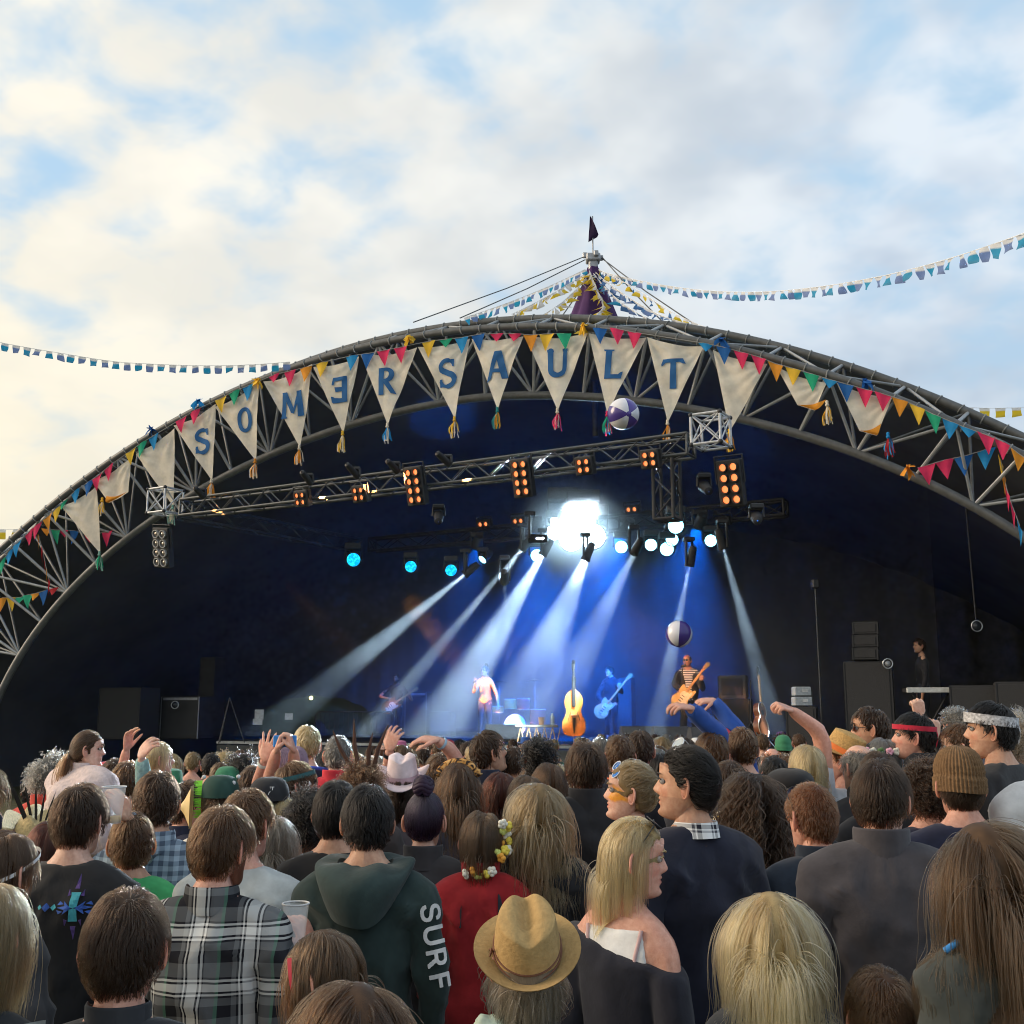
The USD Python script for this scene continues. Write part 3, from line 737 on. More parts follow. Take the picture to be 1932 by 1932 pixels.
def head(label, p, aim, r, lens_m, group=None, light=None, deep=True):
    """A moving-head lamp hung from the truss: clamp base, yoke, head and lens."""
    t = thing('moving_head_lamp', label, 'stage lamp', p, group=group or 'round lamps hung over the stage')
    y = unit(V(aim) - V(p)); x = unit(np.cross(y, [0, 0, 1])); M4 = frame_to((0, 0, 0), x, y, np.cross(x, y))
    body = lathe([(.01, -.36), (r * .75, -.34), (r * .9, -.26), (r * 1.0, -.05), (r * 1.12, 0), (r * 1.12, .03), (r * 1.0, .03), (r * .96, .0), (r * .9, -.26), (.01, -.32)] if light and deep else [(.01, -.30), (r * .75, -.28), (r * .9, -.2), (r * 1.0, -.05), (r * 1.12, 0), (r * 1.12, .03), (r * 1.0, .03), (r * .98, .0)], 18); body.apply_transform(trimesh.transformations.rotation_matrix(-math.pi / 2, [1, 0, 0]))
    obj('lamp_head', moved(body, M4), black_paint, t, 40)
    yh = .44 if light and deep else r * 1.5
    obj('yoke', tube([x * r * 1.2, x * r * 1.2 + [0, 0, yh], -x * r * 1.2 + [0, 0, yh], -x * r * 1.2], .025, 8), black_paint, t, 40)
    obj('clamp_base', rbox((r * 2.4, r * 2.2, r * .9), (0, 0, yh + r * .45), .012), black_paint, t)
    lens = lathe([(.001, .03), (r * .5, .025), (r * .97, .005)], 24); lens.apply_transform(trimesh.transformations.rotation_matrix(-math.pi / 2, [1, 0, 0]))
    obj('lens', moved(lens, M4), lens_m, t, True)
    if light:
        tgt, inten, cone, soft, col = light
        d = unit(V(tgt) - V(p)); spot(str(t.GetPath()) + '/beam_light', d * (-.28 if deep else .07), d * 5, inten, cone, soft, col, .02 if deep else .06)
    return t


CAMP = np.array([0, 0, CAMH])
blue_lens = mat('blue_led_lens', {'tc': ('texture_coordinate', {}), 'v': ('voronoi_texture', {'scale': 22.0}), 'r': ('rgb_ramp', {'ramp': [(.25, (.02, .75, 1.0)), (.6, (.0, .25, .8))]}), 'e': ('emission', {'strength': 1.5})},
                [('tc.object', 'v.vector'), ('v.distance', 'r.fac'), ('r.color', 'e.color')], surface='e.emission')
def lens_glow(name, col, strength):     # a bright lens that the lamp behind it shines through
    if name not in _m: _m[name] = mat(name, {'e': ('emission', {'color': tuple(col), 'strength': strength}), 't': ('transparent_bsdf', {'color': (.95, .95, .95)}), 'a': ('add_closure', {})}, [('e.emission', 'a.closure1'), ('t.BSDF', 'a.closure2')], surface='a.closure')
    return _m[name]


white_lens = glow('white_lens', (.22, .75, 1.0), 6.0)
glare_lens = lens_glow('glare_lens', (.55, .82, 1.0), 34.0)
hb = lambda r, p: r / 2072 * p[1]
BLUE = (.0, .15, 1.0)
for i, (u, v, r, lens, lab, aim) in enumerate(((667, 1056, 13, blue_lens, 'blue round lamp, leftmost under the rear truss', None), (775, 1069, 11, blue_lens, 'blue round lamp, second from the left', None), (851, 1076, 11, blue_lens, 'blue round lamp, third from the left', None),
                                           (911, 1055, 9, white_lens, 'small tilted blue lamp left of the glare', 'side'), (1013, 1048, 12, white_lens, 'bluish white lamp just below left of the glare', None), (1172, 1032, 12, white_lens, 'bluish white lamp directly right of the glare', None),
                                           (1228, 1028, 11.5, white_lens, 'bluish white lamp between the glare and the lamp cluster', None), (1275, 992, 15, white_lens, 'large bluish white lamp, top of the cluster of three', None), (1268, 1018, 12, white_lens, 'bluish white lamp, middle of the cluster of three', None),
                                           (1258, 1036, 13, white_lens, 'bluish white lamp, lowest of the cluster of three', None), (1341, 1020, 11.5, white_lens, 'bluish white lamp, furthest right and alone', None))):
    p = REAR_D(u, v, .5 if r < 14 else .9)
    head(lab, p, CAMP + np.array([0, 0, -1.0]) if aim is None else p + np.array([-.8, -.7, -.9]), hb(r, p), lens)
for i, (u, v, r, wh) in enumerate(((1062, 985, 24, 'upper left'), (1100, 992, 26, 'middle right and largest'), (1078, 1018, 22, 'lowest'), (1118, 1012, 24, 'furthest right'), (1048, 1003, 16, 'small leftmost'), (1090, 968, 16, 'small topmost'))):
    p = REAR_D(u, v, .6)
    head(f'dazzling white lamp of the glare cluster, the {wh} one', p, CAMP, hb(r, p), glare_lens, group='white lamps of the glare cluster',
         light=(CAMP + np.array([0, 0, 1.5]), 9000, 22, .9, (.72, .88, 1.0)) if i < 2 else None)

# narrow beams: lamp point, a point the beam passes through, half width at that point (pixels), brightness
WB = (.60, .82, 1.0)
for i, (a, b, hw_, k, lab) in enumerate((((878, 1083), (600, 1305), 26, 900, 'spot lamp throwing the long beam to the far left'), ((985, 1036), (790, 1285), 26, 900, 'spot lamp throwing the second beam from the left'),
                                        ((952, 1096), (958, 1260), 14, 260, 'spot lamp with a faint beam straight down by the singer'), ((1024, 1046), (850, 1340), 46, 900, 'spot lamp with the wide beam left of the singer'),
                                        ((1105, 1055), (1000, 1300), 52, 420, 'spot lamp with the wide beam under the glare'), ((1197, 1042), (1085, 1260), 36, 420, 'spot lamp with the short bright beam right of the glare'),
                                        ((1301, 1066), (1245, 1340), 18, 420, 'spot lamp with a narrow beam behind the lower beach ball'), ((1364, 1033), (1432, 1270), 16, 620, 'spot lamp with the narrow beam at the far right'))):
    p = REAR_D(*a, 1.35); dep = p[1]
    tgt = at(b[0], b[1], dep + (3.2 if i == 2 else 2.2 if i == 5 else .5)); ang_ = math.degrees(math.atan(hw_ / 2072 * dep / np.linalg.norm(tgt - p)))
    head(lab, p, tgt, .085, lens_glow('spot_lens', (.8, .92, 1.0), 14.0), light=(tgt, k * 10.0, ang_ * 1.15, .7, WB))
# broad washes
p = REAR_D(1000, 1016, 2.0); head('white lamp throwing a level beam of haze to the left', p, at(430, 1010, p[1] + .5), .09, lens_glow('spot_lens', (.8, .92, 1.0), 14.0), light=(at(430, 1020, p[1] + 4), 3000, 4.0, .9, (.65, .78, 1.0)))
for i, (u, v, tgt, inten, cone, lab) in enumerate(((1180, 1000, (1090, 1180), 3400, 28, 'blue wash lamp over the middle of the stage'), (1320, 990, (1270, 1150), 2600, 24, 'blue wash lamp over the right of the stage'), (900, 1030, (860, 1200), 600, 24, 'blue wash lamp over the left of the stage'),
                                                   (1010, 1000, (1000, 1300), 1700, 28, 'blue wash lamp right behind the glare'))):
    p = REAR_D(u, v, .1); dep = p[1]
    head(lab, p, at(*tgt, dep + 2), .12, lens_glow('wash_lens', (.02, .2, 1.0), 1.0), light=(at(*tgt, dep + 3), inten, cone, .8, BLUE), deep=False)
for u, v, tgt, inten, cone, lab in ((775, 960, (835, 828), 450, 7, 'blue lamp pointing up at the tent roof, left'), (1392, 960, (1402, 902), 260, 6, 'blue lamp pointing up behind the right lamp bank'), (1290, 900, (1215, 800), 160, 7, 'blue lamp pointing up at the roof behind the T')):
    p = FRONT_D(u, v) + rn * .8; q = at(*tgt, p[1] + 4.5)
    head(lab, p, q, .08, lens_glow('wash_lens', (.02, .2, 1.0), 1.0), light=(q, inten, cone, .6, BLUE), deep=False)
# warm front lamps that light the band
for s_, d_, u, v, dq, inten, lab, cone in ((-1.5, -.1, 918, 1310, 26, 15000, 'front spot lamp aimed at the singer', 2.6), (-.5, 0, 1083, 1350, 23.4, 2300, 'front spot lamp aimed at the double bass', 4), (1.3, 0, 1300, 1285, 22.3, 2200, 'front spot lamp aimed at the right guitarist', 5), (-4, 0, 745, 1318, 29.3, 3000, 'front spot lamp aimed at the left guitarist', 2.2), (.3, 0, 1150, 1305, 25.8, 2200, 'front spot lamp aimed at the bass player', 4)):
    p = FLr + rt * (5.6 + s_) + np.array([0, 0, .10]) - rn * .45; q = at(u, v, dq)
    head(lab, p, q, .055, lens_glow('warm_lens', (1.0, .6, .25), 3.0), light=(q, inten, cone, .5, (1.0, .40, .12)), deep=False)

# smoke hanging in the stage space
sm = mat('stage_smoke', {
    'v': ('principled_volume', {'color': (.86, .89, .93), 'anisotropy': .40}), 'g': ('geometry', {}), 'rel': ('vector_math', {'math_type': 'subtract', 'vector2': tuple(C0)}), 'st': ('vector_math', {'math_type': 'dot_product', 'vector2': tuple(T)}), 'xyz': ('separate_xyz', {}),
    'lo': ('map_range', {'range_type': 'smoothstep', 'from_min': -9.2, 'from_max': -5.0, 'to_min': .25, 'to_max': 1.0}), 'hi': ('map_range', {'range_type': 'smoothstep', 'from_min': 4.6, 'from_max': .5, 'to_min': .25, 'to_max': 1.0}),
    'hzn': ('map_range', {'from_min': 1.0, 'from_max': 7.5, 'to_min': 0.0, 'to_max': 1.0, 'clamp': True}), 'hz': ('rgb_ramp', {'ramp': [(0, (.55,) * 3), (.12, (.72,) * 3), (.34, (1.05,) * 3), (.62, (.40,) * 3), (1.0, (.07,) * 3)]}), 'n': ('noise_texture', {'scale': .55, 'detail': 3.0, 'roughness': .55}), 'nr': ('map_range', {'from_min': .32, 'from_max': .68, 'to_min': .35, 'to_max': 1.6, 'clamp': True}),
    'gd': ('vector_math', {'math_type': 'distance', 'vector2': tuple(REAR_D(1088, 1000, 1.0))}), 'gp': ('map_range', {'range_type': 'smoothstep', 'from_min': 1.35, 'from_max': .1, 'to_min': 0.0, 'to_max': .40}), 'sum': ('math', {'math_type': 'add'}),
    'm1': ('math', {'math_type': 'multiply'}), 'm2': ('math', {'math_type': 'multiply'}), 'm3': ('math', {'math_type': 'multiply'}), 'd': ('math', {'math_type': 'multiply', 'value2': .070})},
    [('g.position', 'rel.vector1'), ('rel.vector', 'st.vector1'), ('st.value', 'lo.value'), ('st.value', 'hi.value'), ('g.position', 'xyz.vector'), ('xyz.z', 'hzn.value'), ('hzn.result', 'hz.fac'), ('g.position', 'n.vector'), ('n.fac', 'nr.value'),
     ('lo.result', 'm1.value1'), ('hi.result', 'm1.value2'), ('m1.value', 'm2.value1'), ('hz.color', 'm2.value2'), ('m2.value', 'm3.value1'), ('nr.result', 'm3.value2'), ('m3.value', 'd.value1'), ('g.position', 'gd.vector1'), ('gd.value', 'gp.value'), ('d.value', 'sum.value1'), ('gp.result', 'sum.value2'), ('sum.value', 'v.density')], volume='v.volume')
sbx = trimesh.creation.box((15.5, 11.0, 6.2)); sbx.apply_transform(frame_to(stg(-2.4, 8.0, DECK + 3.25), T, N, [0, 0, 1]))
tag(obj('stage_smoke', sbx, sm), kind='stuff')
# ---------------------------------------------------------------- people: head, hands, body, clothes, hair
_Z = np.array([-.118, -.113, -.104, -.088, -.070, -.052, -.035, -.015, .005, .025, .045, .065, .085, .102, .112, .1165])
_FR = np.array([.045, .064, .077, .083, .082, .083, .083, .083, .084, .086, .090, .090, .080, .056, .030, .006])
_BK = np.array([.000, -.005, -.012, -.022, -.036, -.052, -.066, -.082, -.093, -.099, -.100, -.096, -.083, -.056, -.030, -.006])
_HW = np.array([.018, .032, .044, .053, .059, .063, .066, .070, .073, .075, .0755, .074, .066, .047, .026, .006])


def ears_mesh(fine):
    out = []
    for s in (-1, 1):
        n = 16 if fine else 8
        th = np.linspace(0, 2 * np.pi, n, endpoint=False)
        rad = 1 + .12 * np.sin(th) - .10 * np.cos(2 * th)
        path = np.stack([s * (.008 + .006 * np.cos(th)), -.005 - .016 * np.cos(th) * rad, .030 * np.sin(th) * rad], 1)
        disc = trimesh.creation.icosphere(1, 1.0); disc.apply_scale((.006, .016, .028)); disc.apply_translation((s * .004, -.004, 0))
        e = [tube(path, .0048, 6, closed=True), disc]
        for g in e: g.apply_transform(trimesh.transformations.rotation_matrix(s * .35, [0, 0, 1])); g.apply_translation((s * .074, -.012, -.008))
        out += e
    return out


_heads = {}


def head_mesh(fine=True, fem=0.0):
    key = (fine, round(fem, 1))
    if key in _heads: return _heads[key]
    K, M = (54, 72) if fine == 2 else (34, 44) if fine else (18, 22)
    zs = np.interp(np.linspace(0, 1, K), np.linspace(0, 1, len(_Z)), _Z)
    a = np.linspace(0, 2 * np.pi, M, endpoint=False); a = a - .42 * np.sin(a) * (1 if fine == 2 else .6)   # denser in front (a = 0)
    from scipy.interpolate import PchipInterpolator as PI_
    fr, bk, hw = (PI_(_Z, q)(zs) for q in (_FR, _BK, _HW * (1 - .05 * fem)))
    x = hw[:, None] * np.sign(np.sin(a)) * np.abs(np.sin(a)) ** .88
    mid = (fr * .32 + bk * .68)[:, None]
    y = mid + np.where(np.cos(a) > 0, (fr[:, None] - mid), (mid - bk[:, None])) * np.sign(np.cos(a)) * np.abs(np.cos(a)) ** .92
    z = np.repeat(zs[:, None], M, 1)
    front = np.clip(np.cos(a), 0, 1)[None] ** .5 * (y > 0)
    G = lambda cx, cz, sx, sz: np.exp(-((np.abs(x) - cx) / sx) ** 2 - ((z - cz) / sz) ** 2)
    nose_h = np.interp(z, [-.040, -.034, -.028, -.018, .012, .036], [0, .012, .024, .027, .008, 0]) * (1 - .12 * fem)
    nose_w = np.interp(z, [-.04, -.02, .02], [.017, .015, .010])
    y = y + front * (nose_h * np.exp(-(x / nose_w) ** 2) + .004 * G(.012, -.028, .008, .008) + .0065 * G(0, -.049, .022, .006) + .0065 * G(0, -.064, .019, .007) - .0045 * G(0, -.0565, .024, .0028)
                     - .0105 * G(.031, .010, .017, .012) + .006 * G(.028, .029, .020, .008) * (1 - .5 * fem) + .005 * G(.042, -.018, .018, .016) + .009 * G(0, -.099, .020, .014) - .003 * G(0, -.079, .02, .008) - .003 * G(.04, -.065, .014, .02))
    v = np.stack([x, y, z], -1).reshape(-1, 3); f = []
    for k in range(K - 1):
        for j in range(M):
            j2 = (j + 1) % M; q = k * M
            f += [[q + j, q + j2, q + M + j2], [q + j, q + M + j2, q + M + j]]
    b0, t0 = len(v), len(v) + 1
    v = np.vstack([v, v[:M].mean(0), v[-M:].mean(0)])
    for j in range(M):
        f += [[b0, (j + 1) % M, j], [t0, (K - 1) * M + j, (K - 1) * M + (j + 1) % M]]
    f = np.array(f)[:, ::-1]
    mm = trimesh.Trimesh(v, f, process=False)
    vv = mm.vertices; e = (vv - HE_C) / (HE_R - .0035); nr = np.linalg.norm(e, axis=1); k = (nr > 1) & hairline_ok(vv, .066, -.01, -.085)
    vv[k] = HE_C + (vv[k] - HE_C) / nr[k][:, None]; mm.vertices = vv
    if mm.volume < 0: mm.invert()
    _heads[key] = mm
    return mm


def face_tint(p, lip=1.0):
    """Skin tone variation of a face in head space: redder lips, cheeks, nose and ears (n x 3 multipliers)."""
    x, y, z = p.T; t = np.ones((len(p), 3)); fr = (y > .05)
    G = lambda cx, cz, sx, sz: np.exp(-((np.abs(x) - cx) / sx) ** 2 - ((z - cz) / sz) ** 2) * fr
    lips = np.clip(G(0, -.0565, .022, .010) * 1.3, 0, 1)[:, None]
    chk = np.clip(G(.045, -.025, .022, .02) + .7 * G(0, -.02, .014, .014), 0, 1)[:, None]
    ear = ((np.abs(x) > .074) & (np.abs(y + .015) < .04) & (np.abs(z + .01) < .045)).astype(float)[:, None]
    t = t * (1 - lips * lip) + np.array([.80, .42, .42]) * lips * lip
    t *= 1 - chk * np.array([0.0, .16, .17]); t *= 1 - ear * np.array([.05, .25, .25])
    return t


SEG = [12]


def S(c, r): return m3.Manifold.sphere(1.0, SEG[0]).scale(tuple(np.broadcast_to(V(r), (3,)))).translate(tuple(map(float, c)))


def hull(*s): return m3.Manifold.batch_hull(list(s))


def capsule(a, b, ra, rb): return hull(S(a, ra), S(b, rb))


def hand(curl=.25, spread=.12, side=1, fist=False, fine=True):
    """Right hand (side 1) in its own frame: wrist at the origin, fingers along +y, palm facing -z, thumb on the -x side for side = 1."""
    palm = hull(S((-.026, .025, 0), (.013, .016, .013)), S((.022, .022, 0), (.013, .016, .012)), S((-.032, .078, 0), (.012, .012, .010)), S((.032, .070, .0), (.011, .012, .009)), S((0, .0, 0), (.024, .018, .016)), S((0, .084, 0), (.02, .01, .010)))
    parts = [palm]
    cv = 1.45 if fist else curl
    for i, (bx, by, ln) in enumerate(((-.031, .084, .072), (-.010, .090, .082), (.012, .086, .076), (.032, .076, .060))):
        p = np.array([bx, by, 0.0]); ang0 = 0.0; sp = (i - 1.4) * spread * (0 if fist else 1)
        for j, (fr_, r0_, r1_) in enumerate(((.44, .0095, .0088), (.31, .0088, .0080), (.25, .0080, .0068))):
            ang0 += cv * (.75 if j == 0 else 1.0) * (1 + .12 * ((i * 7 + j * 3) % 3 - 1))
            d = np.array([math.sin(sp) * math.cos(ang0), math.cos(sp) * math.cos(ang0), -math.sin(ang0)])
            q = p + d * ln * fr_; parts.append(capsule(p, q, r0_, r1_)); p = q
    t0 = np.array([-.030, .022, -.004])
    if fist: tp = [t0, (-.044, .052, -.022), (-.022, .078, -.040), (.0, .082, -.046)]
    else: tp = [t0, (-.052, .050, -.012), (-.066, .080, -.018 - .02 * curl), (-.070, .104, -.022 - .05 * curl)]
    for j, (r0_, r1_) in enumerate(((.015, .0115), (.0115, .0098), (.0098, .0078))): parts.append(capsule(tp[j], tp[j + 1], r0_, r1_))
    m_ = m3.Manifold.batch_boolean(parts, m3.OpType.Add)
    if side < 0: m_ = m_.mirror((1, 0, 0))
    m_ = m_.refine_to_length(.011 if fine else .02)
    t = tm(m_); trimesh.smoothing.filter_taubin(t, .5, -.53, 6)
    return t


_hc = {}


def hand_cached(*k):
    if k not in _hc: _hc[k] = hand(*k)
    return _hc[k].copy()


def smooth_tm(mf, ln, it=8):
    t = tm(mf.refine_to_length(ln)); trimesh.smoothing.filter_taubin(t, .5, -.53, it)
    return t


def rotm(yaw=0, pitch=0, roll=0):
    cy, sy, cp, sp, cr, sr = math.cos(yaw), math.sin(yaw), math.cos(pitch), math.sin(pitch), math.cos(roll), math.sin(roll)
    return np.array([[cy, -sy, 0], [sy, cy, 0], [0, 0, 1]]) @ np.array([[1, 0, 0], [0, cp, -sp], [0, sp, cp]]) @ np.array([[cr, 0, sr], [0, 1, 0], [-sr, 0, cr]])


class Pose:
    """Joints of a standing figure facing +y, its feet on z = 0, for a stature of h metres."""
    def __init__(self, h=1.75, fem=0.0, child=0.0, width=1.0, arms=None, hs=1.0, sit=False):
        k = h / 1.75; self.k, self.fem, self.hs, self.sit = k, fem, hs, sit
        sw = .166 * k * (1 - .12 * fem) * (1 - .1 * child) * width; self.w = width
        self.hc = np.array([0, .028 * k, h - .1165 * hs])                                  # centre of the head
        self.nk = np.array([0, -.012 * k, h - .285 * hs * (1 if child < .5 else .92)])     # base of the neck
        self.sh = {s: np.array([s * sw, -.012 * k, self.nk[2] - .066 * k]) for s in (-1, 1)}
        self.ch = np.array([0, .0, self.nk[2] - .17 * k]); self.wa = np.array([0, .005, 1.07 * k]); self.pe = np.array([0, -.005, .94 * k])
        self.arms = {}
        for s in (-1, 1):
            a = (arms or {}).get(s)
            if a is None: el, wr = self.sh[s] + np.array([s * .055, -.02, -.29]) * k, self.sh[s] + np.array([s * .035, .06, -.54]) * k
            else: el, wr = V(a[0]), V(a[1])
            self.arms[s] = (el, wr)
        self.legs = {}
        for s in (-1, 1):
            hp = np.array([s * .092 * k, 0, .90 * k])
            if sit: self.legs[s] = (hp, hp + np.array([s * .06, .36, -.06]) * k, hp + np.array([s * .03, .34, -.46]) * k)
            else: self.legs[s] = (hp, np.array([s * .10 * k, .012, .49 * k]), np.array([s * .11 * k, -.02, .085 * k]))

    def torso(self, o=0.0, neck=True):
        k, w, f = self.k, self.w, self.fem
        ch = (np.array([.150 * (1 - .08 * f) * w, .108 * w, .15]) * k + o); wa = (np.array([.132 * (1 - .10 * f) * w, .094 * w, .09]) * k + o); pe = (np.array([.160 * (1 + .05 * f) * w, .108 * w, .10]) * k + o)
        ps = [hull(S(self.ch, ch), S(self.wa, wa)), hull(S(self.wa, wa), S(self.pe, pe))]
        nb = self.nk + np.array([0, .0, .012 * k])
        for s in (-1, 1):
            ps.append(hull(S(nb, .052 * k + o * .6), S(self.sh[s], .050 * k * w + o), S(self.ch + np.array([s * .05, 0, .02]) * k, (.09 * k * w + o, .092 * k * w + o, .09 * k))))
        return ps

    def arm(self, s, o=0.0, stop=1.0):
        """Upper arm and, as far as stop (1 elbow, 2 wrist), forearm."""
        k, w = self.k, .75 + .25 * self.w; f = 1 - .12 * self.fem; el, wr = self.arms[s]; sh = self.sh[s]
        ps = []
        e = sh + (el - sh) * min(stop, 1.0)
        ps.append(capsule(sh, e, .052 * k * w * f + o, .043 * k * w * f + o))
        if stop > 1: ps.append(capsule(el, el + (wr - el) * (stop - 1), .043 * k * w * f + o, (.043 + (.029 - .043) * (stop - 1)) * k * w * f + o))
        return ps

    def leg(self, s, o=0.0):
        k = self.k; hp, kn, an = self.legs[s]; w = .7 + .3 * self.w
        return [capsule(hp, kn, .088 * k * w + o, .056 * k * w + o), capsule(kn, an, .056 * k * w + o, .038 * k * w + o)]


skin_mats = {}


def skin(tone):
    if tone not in skin_mats:
        base = {'fair': (.60, .37, .28), 'rosy': (.60, .33, .25), 'tan': (.50, .29, .19), 'olive': (.42, .24, .155), 'brown': (.26, .135, .08), 'pale': (.66, .45, .36)}[tone]
        skin_mats[tone] = mat('skin_' + tone, {
            'a': ('attribute', {'attribute': 'tint'}), 'tc': ('texture_coordinate', {}), 'n': ('noise_texture', {'scale': 55.0, 'detail': 7.0, 'roughness': .65}),
            'r': ('rgb_ramp', {'ramp': [(.32, tuple(V(base) * (.84, .72, .68))), (.68, tuple(V(base) * 1.06))]}), 'mul': ('mix_color', {'blend_type': 'multiply', 'fac': 1.0}),
            'n2': ('noise_texture', {'scale': 260.0, 'detail': 2.0}), 'b': ('bump', {'strength': .3, 'distance': .004}),
            'p': ('principled_bsdf', {'roughness': .48, 'subsurface_weight': .12, 'subsurface_scale': .012, 'subsurface_radius': (1.0, .35, .2), 'specular_ior_level': .4})},
            [('tc.object', 'n.vector'), ('tc.object', 'n2.vector'), ('n2.fac', 'b.height'), ('b.normal', 'p.normal'), ('n.fac', 'r.fac'), ('r.color', 'mul.a'), ('a.color', 'mul.b'), ('mul.result', 'p.base_color')], surface='p.BSDF')
    return skin_mats[tone]


hair_mats = {}
HAIR = {'black': ((.006, .005, .005), (.022, .018, .016)), 'darkbrown': ((.011, .006, .004), (.080, .041, .022)), 'brown': ((.024, .011, .006), (.165, .082, .038)), 'lightbrown': ((.045, .024, .012), (.17, .095, .048)),
        'auburn': ((.030, .008, .005), (.13, .030, .016)), 'ginger': ((.07, .026, .012), (.24, .095, .04)), 'darkblonde': ((.10, .062, .030), (.44, .30, .145)), 'blonde': ((.13, .08, .034), (.86, .63, .30)),
        'ash': ((.12, .095, .07), (.40, .33, .25)), 'grey': ((.08, .075, .07), (.26, .245, .22)), 'violet': ((.018, .010, .020), (.075, .045, .095)), 'white': ((.28, .26, .23), (.62, .60, .55))}


def hairmat(c):
    if c not in hair_mats:
        lo, hi = HAIR[c]
        hair_mats[c] = mat('hair_' + c, {'a': ('attribute', {'attribute': 'tint'}), 'tc': ('texture_coordinate', {}), 'mp': ('mapping', {'scale': (420, 420, 60)}), 'n': ('noise_texture', {'scale': 1.0, 'detail': 3.0}), 'ad': ('math', {'math_type': 'multiply_add', 'value2': .7}), 'sb': ('math', {'math_type': 'subtract', 'value2': .35, 'use_clamp': True}), 'r': ('rgb_ramp', {'ramp': [(0, tuple(V(lo) * .6)), (1, tuple(V(hi) * .65))]}), 'p': ('principled_bsdf', {'roughness': .55, 'specular_ior_level': .2})},
                           [('tc.object', 'mp.vector'), ('mp.vector', 'n.vector'), ('n.fac', 'ad.value1'), ('a.fac', 'ad.value3'), ('ad.value', 'sb.value1'), ('sb.value', 'r.fac'), ('r.color', 'p.base_color')], surface='p.BSDF')
    return hair_mats[c]


HE_C, HE_R = np.array([0, -.006, .010]), np.array([.0785, .1005, .112])


def hairline_ok(p, front=.072, side=-.025, nape=-.075):
    """Which points of the scalp grow hair (head space)."""
    phi = np.degrees(np.arctan2(np.abs(p[:, 0]), p[:, 1]))      # 0 front .. 180 back
    lim = np.interp(phi, [0, 35, 58, 72, 84, 98, 112, 128, 180], [front, front - .004, front - .028, .030, side, .010, -.028, nape + .01, nape])
    return p[:, 2] > lim + .022 * (meshkit.noise(p * 42 + 3.3) - .5)


